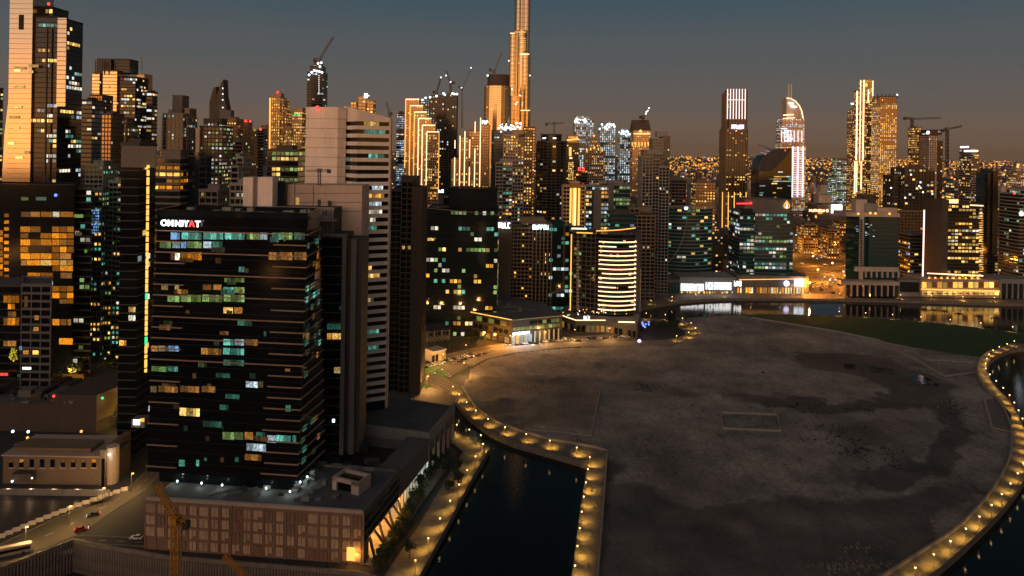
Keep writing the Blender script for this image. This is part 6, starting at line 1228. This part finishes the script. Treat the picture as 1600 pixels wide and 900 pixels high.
car(146,806,radians(208),'paint_dark',True,'%s with one bright lamp near the barriers','cars on the lower left road')
for k in range(14): car(664+k*5.6+rc.uniform(-1,1), 575-k*1.6+rc.uniform(-1.5,1.5), radians(10)+rc.choice([0,pi]), rc.choice(cols), False, 'parked %s from the left before the arcade building', 'cars parked before the arcade')
for k in range(11): car(718+k*5+rc.uniform(-1,1), 566-k*1.6+rc.uniform(-1,1), radians(70)+rc.uniform(-.2,.2), rc.choice(cols), k%4==0, 'parked %s from the left in the crowded lot under the orange lamps', 'cars in the crowded lot')
for k in range(13): car(792+k*7.5+rc.uniform(-1.5,1.5), 543-k*1.0+rc.uniform(-2,1.5), radians(8)+rc.choice([0,pi]), rc.choice(cols), k%5==1, '%s from the left on the road past the lit corner shop', 'cars past the lit corner shop')
for k in range(12): car(896+k*8.5+rc.uniform(-2,2), 533-k*.6+rc.uniform(-1.5,1.5), radians(4)+rc.choice([0,pi]), rc.choice(cols), k%6==2, '%s from the left on the road in front of the hotel', 'cars in front of the hotel')
for (x_,y_,r_,lb) in ((700,588,2.2,'%s braking on the roundabout nearest the plaza'),(675,585,.4,'%s circling the left of the roundabout'),(686,579,.1,'%s leaving the roundabout at the top')): car(x_,y_,r_,'paint_white',True,lb,'cars on the roundabout')
for k in range(16): car(1268+rc.uniform(-8,52), rc.uniform(440,459), rc.uniform(0,6), rc.choice(cols), k%2==0, 'distant %s in the lot beside the canal slip road', 'cars beside the canal slip road')
for k in range(12): car(136+k*4.2+rc.uniform(-1,1), 541-k*2.4+rc.uniform(-2,2), radians(30), rc.choice(cols), True, '%s from the left in the queue of the left side street', 'cars queuing in the left side street')
for k in range(12): car(90+rc.uniform(0,38), rc.uniform(566,577), rc.uniform(0,3), rc.choice(cols), False, 'parked %s in the small lot behind the mall', 'cars behind the mall')
for k in range(9): car(630+rc.uniform(0,40), rc.uniform(563,571), .1, rc.choice(cols), False, '%s parked in shade left of the cream kiosk', 'cars left of the kiosk')
for k in range(22): car(1236+k*17+rc.uniform(-3,3), [400,411][k%2]+k*.95, radians(0)+(k%2)*pi, rc.choice(cols), True, '%s from the left on the orange highway', 'cars on the orange highway')
# bus
T = thing('bus', 'cream bus with bright headlamp entering at the lower left corner', 'bus', (*gr(17,867,2.05),2.05), rz=radians(208)); mb = MB(); mb.prism([(-6,-1.25),(6,-1.25),(6,1.25),(-6,1.25)], .4, 3.1, 'beige'); o = mb.build('body'); 
def attach(o, T): o.parent = T; o.location = (0,0,0)
attach(o, T); mb = MB(); mb.box(-5.7,5.9,-1.29,1.29,1.5,2.5,'g_black'); attach(mb.build('window_band'), T); mb = MB(); mb.box(-5.8,5.8,-1.1,1.1,3.1,3.3,'white'); attach(mb.build('roof'), T)
for x_ in (-3.8,3.8):
    for s_ in (-1,1): mb = MB(); mb.bar((x_,s_*1.28,.5),(x_,s_*1.0,.5),.5,'rubber',8); attach(mb.build('wheel'), T)
for s_ in (-1,1): mb = MB(); mb.ball((6.1,s_*.9,.9),.35,'n_purple'); attach(mb.build('headlight'), T)
# road barriers
for k in range(17):
    t_ = k/16; x_, y_ = 2+t_*192, 838-t_*73-3*sin(t_*3)
    T = thing('barrier', '%s white plastic barrier block from the left along the lower left road' % ordw(k), 'barrier', (*gr(x_,y_+2,2.05),2.05), 'white barrier blocks', rz=radians(24)); a7 = 1.3
    mb = MB(); mb.prism([(-a7,-.45),(a7,-.45),(a7,.45),(-a7,.45)], 0, 1.5, 'white', [(-a7,-.2),(a7,-.2),(a7,.2),(-a7,.2)]); attach(mb.build('block'), T); mb = MB(); mb.box(-a7-.5,-a7-.02,-.3,.3,0,1.0,'paint_red'); attach(mb.build('red_link'), T)
# pit retaining walls: piles
B = thing('retaining_wall', 'ribbed piled retaining wall dropping into the dark building pit', 'wall', (*gr(200,856,2),2)); nl = [Vector(q) for q in G(NEARLINE)]
pm_ = MB(); pm_.bar((0,0,-10),(0,0,1.6),.45,'quay',6); pme = pm_.mesh('pile'); num = 0
for a7, c8 in zip(nl[1:-1], nl[2:]):
    u = (c8-a7).normalized(); n_ = Vector((u.y,-u.x)); L_ = (c8-a7).length; mb = MB(); mb.prism(tup([a7+n_*.7,c8+n_*.7,c8-n_*.1,a7-n_*.1]), .9, 2.3, 'quay'); mb.build('capping_beam', B); q = 0
    while q < L_ and num < 295: p_ = a7+u*q+n_*.3; inst('pile', pme, B, (p_.x,p_.y,0)); q += 1.05; num += 1
B = thing('site_cabin', 'small pale hut on the edge of the building pit', 'hut', (*gr(150,870,-4),-10)); p_ = gr(150,888,-10); mb = MB(); mb.box(p_[0]-2,p_[0]+2,p_[1],p_[1]+3,-10,1.0,'tan'); mb.build('wall', B); mb = MB(); mb.box(p_[0]-2.2,p_[0]+2.2,p_[1]-.2,p_[1]+3.2,1.0,1.3,'grey'); mb.build('roof', B)
B = thing('site_shed', 'low tan shed in the pit below the retaining wall', 'hut', (*gr(165,890,-10),-10)); p_ = gr(166,893,-10); mb = MB(); mb.box(p_[0]-4,p_[0]+4,p_[1],p_[1]+5,-10,-6,'tan'); mb.build('wall', B); mb = MB(); mb.box(p_[0]-4.2,p_[0]+4.2,p_[1]-.2,p_[1]+5.2,-6,-5.7,'grey'); mb.build('roof', B)
# tower cranes ---------------------------------------------------------
def lattice(mb, a, b, w, n, m, r=.12):
    a, b = Vector(a), Vector(b); d = (b-a).normalized(); s = d.cross(Vector((0,1,0)) if abs(d.y) < .9 else Vector((1,0,0))).normalized()*w/2; t_ = d.cross(s).normalized()*w/2
    cs = [s+t_, s-t_, -s-t_, -s+t_]
    for c in cs: mb.bar(a+c, b+c, r, m)
    for k in range(n):
        p0, p1 = a.lerp(b, k/n), a.lerp(b, (k+1)/n)
        for q in range(4): mb.bar(p0+cs[q], p1+cs[(q+1)%4], r*.6, m); mb.bar(p0+cs[q], p0+cs[(q+1)%4], r*.6, m)
def crane(label, px, ybase, ytop, Y, tip, tail, m='steel', w=2, r=.22, n=8, lamps_=()):
    B = thing('tower_crane', label, 'crane', at(px,ybase,Y)); a7, c8 = at(px,ybase,Y), at(px,ytop,Y); mb = MB(); lattice(mb, a7, c8, w, n, m, r); mb.build('mast', B)
    mb = MB(); lattice(mb, c8, at(tip[0],tip[1],Y), w*.7, n, m, r*.8); mb.build('jib', B); mb = MB(); lattice(mb, c8, at(tail[0],tail[1],Y), w*.8, 3, m, r); cj_ = mb.build('counter_jib', B)
    t_ = at(tail[0],tail[1],Y); mb = MB(); wk = .4 if Y < 300 else .7; mb.box(t_.x-w*wk,t_.x+w*wk,Y-w*.5,Y+w*.5,t_.z-w*wk*1.7,t_.z+w*.3,'dark_grey'); mb.build('counterweight', cj_); mb = MB(); ck = .45 if Y < 300 else .8; mb.box(c8.x-w*ck,c8.x+w*ck,Y-w,Y+w*.6,c8.z-w*.4,c8.z+w*ck*1.2,m if Y < 300 else 'grey'); mb.build('cab', B)
    for x_, y_ in lamps_: dot(B, x_, y_, Y-w, w*.4, 'n_white', 'lamp')
    return B
crane('yellow lattice tower crane in front of the panelled podium', 275, 955, 812, 236, (245,757), (291,818), 'yellowpaint', 2.4, .2, 13)
B = thing('crane_boom', 'yellow lattice boom slanting up from the pit right of the crane', 'crane boom', at(355,870,238)); mb = MB(); lattice(mb, at(398,915,236), at(350,867,236), 1.2, 7, 'yellowpaint', .14); mb.build('boom', B); mb = MB(); mb.bar(at(350,867,236), at(350,905,236), .05, 'steel'); mb.build('hoist_rope', B)
crane('small crane standing on the beige slab roof', 499, 289, 267, 320, (478,267), (514,266), 'brown', 1.1, .12, 5)
crane('thin luffing crane above the dark unfinished tower', 499, 98, 93, 1000, (521,57), (492,92), 'steel', 3, .5, 7)
crane('luffing crane above the stepped gold tower, leaning right', 682, 150, 145, 1200, (689,121), (678,143), 'brown', 3, .6, 5, ((689,121),))
crane('luffing crane with two lamps over the brown unfinished tower', 704, 148, 132, 1210, (697,110), (709,128), 'brown', 3, .5, 5, ((704,128),(697,118)))
crane('faint crane leaning right beyond the neon tube tower', 722, 200, 140, 1260, (737,106), (718,135), 'steel', 2.6, .35, 10, ((736,106),(721,137)))
crane('dark crane on the rounded bronze tower', 772, 118, 112, 1500, (784,82), (766,108), 'steel', 4, .8, 6)
crane('horizontal jib crane behind the cylindrical tower', 866, 215, 193, 950, (882,192), (854,193), 'steel', 2.2, .35, 7)
crane('tall crane with long level jib over the gold unfinished tower', 1425, 235, 186, 1230, (1470,184), (1414,184), 'brown', 3.2, .5, 8)
crane('second level jib crane right of the round deck tower', 1480, 262, 202, 1150, (1503,197), (1473,203), 'brown', 3.2, .5, 10)
crane('short crane left of the gold chevron tower', 609, 185, 178, 900, (604,160), (611,176), 'steel', 2.4, .5, 4)
crane('crane with a chain of lamps above the mansard roofed tower', 1005, 187, 183, 1300, (1014,170), (1001,182), 'brown', 3.4, .6, 4, ((1009,178),(1012,173),(1014,169),(1010,175)))
# vegetation ---------------------------------------------------------
def tree_mesh(r, h, n, seed, leaf='leaf', ls=.5):
    rr = random.Random(seed); mb = MB(); cl = [(rr.uniform(-.6,.6)*r, rr.uniform(-.6,.6)*r, h+rr.uniform(-.35,.5)*r, r*rr.uniform(.35,.6)) for _ in range(9)]
    for k in range(n):
        cx, cy, cz, cr = rr.choice(cl); d = Vector((rr.gauss(0,1),rr.gauss(0,1),rr.gauss(0,1))).normalized()*cr*rr.uniform(.5,1.05); p = Vector((cx,cy,cz))+d; a7 = Vector((rr.gauss(0,1),rr.gauss(0,1),rr.gauss(0,.6))).normalized()*ls*rr.uniform(.5,1.1); b8 = Vector((rr.gauss(0,1),rr.gauss(0,1),rr.gauss(0,.6))).normalized()*ls*rr.uniform(.5,1)
        mb.quad(p-a7, p-b8, p+a7, p+b8, leaf)
    return mb.mesh('crown')
def make_tree(r, h, seed):
    T = thing('leafy_tree', '', 'tree', (0,0,0)); o = bpy.data.objects.new('crown', tree_mesh(r, h, 420, seed)); C.objects.link(o); o.parent = T; mb = MB(); mb.bar((0,0,0),(0,0,h*.6),.22,'bark',6,.14)
    for a7 in (0,2.1,4.2): mb.bar((0,0,h*.55),(cos(a7)*r*.5,sin(a7)*r*.5,h*1.05),.12,'bark',5,.04)
    mb.build('trunk', T); return T
def make_palm(h):
    T = thing('palm_tree', '', 'palm tree', (0,0,0)); mb = MB(); mb.bar((0,0,0),(.25,0,h*.5),.26,'bark',6,.2); mb.bar((.25,0,h*.5),(.1,0,h),.2,'bark',6,.16); mb.build('trunk', T); mb = MB()
    for k in range(15):
        a7 = 2*pi*k/15+random.uniform(-.1,.1); up = random.uniform(.1,.9); d = Vector((cos(a7),sin(a7),0)); s_ = Vector((-d.y,d.x,0)); p = Vector((.1,0,h)); ln = h*.45; pts = [p, p+d*ln*.4+Vector((0,0,ln*.3*up)), p+d*ln*.8+Vector((0,0,ln*(.15*up-.1))), p+d*ln+Vector((0,0,ln*(-.35+.1*up)))]
        for (q0,q1),(w0,w1) in zip(zip(pts,pts[1:]),((.15,.5),(.5,.4),(.4,.05))): mb.quad(q0-s_*w0,q1-s_*w1,q1+Vector((0,0,.15)),q0+Vector((0,0,.15)),'palmleaf'); mb.quad(q0+s_*w0,q1+s_*w1,q1+Vector((0,0,.15)),q0+Vector((0,0,.15)),'palmleaf')
    mb.build('crown', T); return T
mb = MB(); rh = random.Random(4)
for a7, c8 in zip(((690,700),(655,765),(628,815)),((655,765),(628,815),(588,885))):
    for q in range(900):
        t_ = rh.random(); X, Y = gr(a7[0]+(c8[0]-a7[0])*t_+rh.uniform(-9,9), a7[1]+(c8[1]-a7[1])*t_+rh.uniform(-3,3), 2.6); o_ = Vector((X, Y, 2.6+rh.uniform(0,1.5))); p1 = Vector((rh.gauss(0,1),rh.gauss(0,1),rh.gauss(0,.6))).normalized()*.5; p2 = Vector((rh.gauss(0,1),rh.gauss(0,1),rh.gauss(0,.6))).normalized()*.4; mb.quad(o_-p1,o_-p2,o_+p1,o_+p2,'leaf')
tag(mb.build('hedge', None, 'stuff'), 'dark planting bed between the lit arcade and the quay', 'shrubs')
TP = [make_tree(2.6,4.6,1), make_tree(3.2,5.2,2), make_tree(2.2,4,3), make_tree(4.5,7,4)]; used = [0]*4
def tree(px, py, k, label, group, z=2.1, s=1):
    T = TP[k] if not used[k] else copy_tree(TP[k]); used[k] = 1; T.location = (*gr(px,py,z),z); T.rotation_euler = (0,0,random.uniform(0,6)); T['label'] = label; T['group'] = group; T.scale = (s,s,s)
for k, (x_,y_) in enumerate(((709,750),(716,762),(702,772),(690,742),(676,735),(668,752),(656,768),(650,790),(640,812),(634,835),(622,850),(612,868),(640,872),(600,885),(716,738))): tree(x_, y_, k%3, '%s leafy tree on the podium quay, counted from the tip lanterns' % ordw(k), 'trees on the podium quay', 2.9)
for k, (x_,y_) in enumerate(((140,585),(158,578),(172,590),(190,582),(200,600),(212,590),(222,604),(88,612),(76,618),(180,612),(225,575),(196,628),(208,640),(190,668),(200,680),(186,690),(214,650),(176,604),(120,596),(60,628))): tree(x_, y_, 3, '%s dark tree from the left behind the mall' % ordw(k), 'dark trees behind the mall', s=1.1)
for k in range(13): tree(1012+k*4, 515+3*sin(k*2), k%3, '%s tree from the left on the hotel peninsula' % ordw(k), 'trees on the hotel peninsula', 2.5)
for k in range(8): tree(690+k*9+(k%2)*3, 549-k*1.5, k%3, '%s small tree from the left by the retail podium road' % ordw(k), 'trees by the retail podium')
for k in range(9): tree(606+k*6, 571+(k%3)*2, k%3, '%s dark tree from the left in the corner beside the striped tower' % ordw(k), 'trees near the striped tower')
PT = make_palm(9)
for k, (x_,y_) in enumerate(((1444,499),(1476,502),(1498,506),(1528.5,510),(1554,514),(1459,500))): T = PT if k == 0 else copy_tree(PT); T.location = (*gr(x_,y_,2.3),2.3); T.rotation_euler = (0,0,k*1.7); T['label'] = ['palm tree at the left end of the row on the lawn edge','second palm, before the brightest gold reflection','third palm of the row on the lawn edge','fourth palm of the lawn row, right of a lantern','palm at the right end of the lawn edge row','short gap palm between the first two lawn palms'][k]; T['group'] = 'palms on the lawn edge'
for k in range(9): T = copy_tree(PT); T.location = (*gr(1446+k*11,468,2.6),2.6); T.scale = (.7,.7,.7); T['label'] = '%s small palm from the left before the gold podium' % ordw(k); T['group'] = 'palms before the gold podium'
B = thing('light_cluster', 'cluster of blue garden lamps among the peninsula trees', 'lamps', (*gr(1010,508,2.5),2.5)); 
for q in range(8): dot(B, random.uniform(1003,1014), random.uniform(503,512), 565, .8, 'n_blue', 'lamp')
dot(B, 999, 533, 550, 1.4, 'n_purple', 'lamp'); 
# people strolling on the straight promenade (tiny figures) are left as simple skinned bodies
def person(px, py, top, leg, label, z=2.9, rz=0):
    T = thing('person', label, 'person', (*gr(px,py,z),z), rz=rz); J = [((0,0,.95),.13),((0,0,1.2),.14),((0,0,1.42),.13),((0,0,1.52),.055),((0,.02,1.66),.10),((-.2,0,1.4),.06),((-.25,.03,1.12),.045),((-.24,.1,.86),.035),((.2,0,1.4),.06),((.25,-.03,1.12),.045),((.24,.05,.86),.035),((-.1,0,.88),.09),((-.11,.12,.48),.065),((-.11,.05,.08),.045),((-.11,.2,.04),.035),((.1,0,.88),.09),((.11,-.08,.48),.065),((.11,-.22,.1),.045),((.11,-.08,.05),.035)]
    E = [(0,1),(1,2),(2,3),(3,4),(2,5),(5,6),(6,7),(2,8),(8,9),(9,10),(0,11),(11,12),(12,13),(13,14),(0,15),(15,16),(16,17),(17,18)]
    mb = MB()
    for a7, c8 in E: mb.bar(J[a7][0], J[c8][0], J[a7][1], top if a7 in (0,1,2,5,6,8,9) and c8 not in (11,15) else leg, 6, J[c8][1])
    mb.ball(J[4][0], .115, 'tan', 8, .14); o = mb.build('figure'); attach(o, T)
person(932,790,'paint_dark','paint_dark','person in dark clothes walking on the straight promenade'); person(928,795,'paint_white','paint_dark','person in a pale top walking beside the dark clothed one'); person(919,888,'paint_dark','rubber','lone dark dressed person near the bottom of the straight promenade')
# scrub and small debris on the plot
mb = MB(); rs = random.Random(8)
for cx, cy, rx, ry, n_ in ((1290,680,34,14,90),(1340,700,40,16,120),(1310,640,60,6,60),(1230,632,50,5,60),(1400,720,30,16,60),(1010,606,30,6,40),(1480,660,14,30,60),(1100,650,200,60,90),(900,610,60,30,30)):
    for q in range(n_):
        X, Y = gr(rs.gauss(cx,rx*.6), rs.gauss(cy,ry*.6), 2.3); s_ = rs.uniform(.3,1.3)
        for c8 in range(4): o_ = Vector((X+rs.uniform(-s_,s_)*1.6, Y+rs.uniform(-s_,s_)*1.3, 2.4+rs.uniform(0,.4))); a7 = Vector((rs.uniform(-1,1),rs.uniform(-1,1),rs.uniform(.1,.5)))*s_*.6; b8 = Vector((rs.uniform(-1,1),rs.uniform(-1,1),rs.uniform(0,.4)))*s_*.6; mb.quad(o_-a7, o_-b8, o_+a7, o_+b8, 'mud')
tag(mb.build('scrub', None, 'stuff'), 'dark scrub and debris dotted over the sand', 'scrub')
# roof clutter on near roofs
def clutter(Bn, pts, z, n, cols=('grey','pale','roofmetal','dark_grey')):
    Bq = [o for o in bpy.data.objects if o.get('label') == Bn][0]; P_ = G(pts, z); 
    for q in range(n):
        s_, t_ = random.uniform(.08,.9), random.uniform(.1,.85); a7 = Vector(P_[0]).lerp(Vector(P_[1]), s_); c8 = Vector(P_[3]).lerp(Vector(P_[2]), s_); p_ = a7.lerp(c8, t_); w_, d_ = random.uniform(.8,3.2), random.uniform(.8,2.2)
        mb = MB(); mb.box(p_.x, p_.x+w_, p_.y, p_.y+d_, z, z+random.uniform(.6,1.8), random.choice(cols)); mb.build('roof_unit', Bq)
    for q in range(3):
        s_ = random.uniform(.1,.9); a7 = Vector(P_[0]).lerp(Vector(P_[1]), s_); c8 = Vector(P_[3]).lerp(Vector(P_[2]), s_); mb = MB(); mb.bar((*a7.lerp(c8,.15), z+.3), (*a7.lerp(c8,.85), z+.3), .22, 'roofmetal', 5); mb.build('duct', Bq)
clutter('large stone panelled podium with slanted columns on its lit water side', [(250,782),(560,800),(620,735),(500,728)], PZ+.1, 26)
clutter('low retail podium with amber roof edge and white lit shop at its corner', [(690,474),(800,494),(860,488),(790,468)], 21.7, 22)
clutter('long blank walled mall with a yellow lit side wall above the street', [(0,632),(140,634),(120,610),(0,606)], 16.7, 24)
clutter('small salmon coloured building with nine square windows beside the road', [(10,708),(150,708),(140,690),(20,690)], zt(80,712,306)+.1, 18)
# unseen skyline added behind the viewpoint, sized to shade the low parts
rb = random.Random(3); mb = MB(); x_ = -640
while x_ < 560:
    wd = rb.uniform(28,60); h_ = rb.uniform(120,165); y_ = -rb.uniform(90,150); mb.box(x_, x_+wd, y_-30, y_, 1.6, h_, 'brown')
    for a7 in range(int(h_/4)):
        for c8 in range(int(wd/5)):
            if rb.random() < .15: xx = x_+c8*5+1; mb.quad((xx+3,y_+.1,3+a7*4),(xx,y_+.1,3+a7*4),(xx,y_+.1,5.4+a7*4),(xx+3,y_+.1,5.4+a7*4), rb.choice(['e_gold','e_warm','e_white']))
    x_ += wd+rb.uniform(2,14)
tag(mb.build('shading_skyline', None, 'stuff'), 'row of unseen city blocks added behind the viewpoint for shade', 'district')
# haze box
m = bpy.data.materials.new('haze'); m.use_nodes = True; t = m.node_tree; t.nodes.clear(); pv = t.nodes.new('ShaderNodeVolumePrincipled'); ou = t.nodes.new('ShaderNodeOutputMaterial'); t.links.new(pv.outputs[0], ou.inputs['Volume'])
pv.inputs['Color'].default_value = (.9,.88,.85,1); pv.inputs['Density'].default_value = .00002; pv.inputs['Anisotropy'].default_value = .2
MATS['haze'] = m; mb = MB(); mb.box(-41000, 41000, -3500, 51000, -12, 680, 'haze'); mb.build('haze', None, 'stuff')
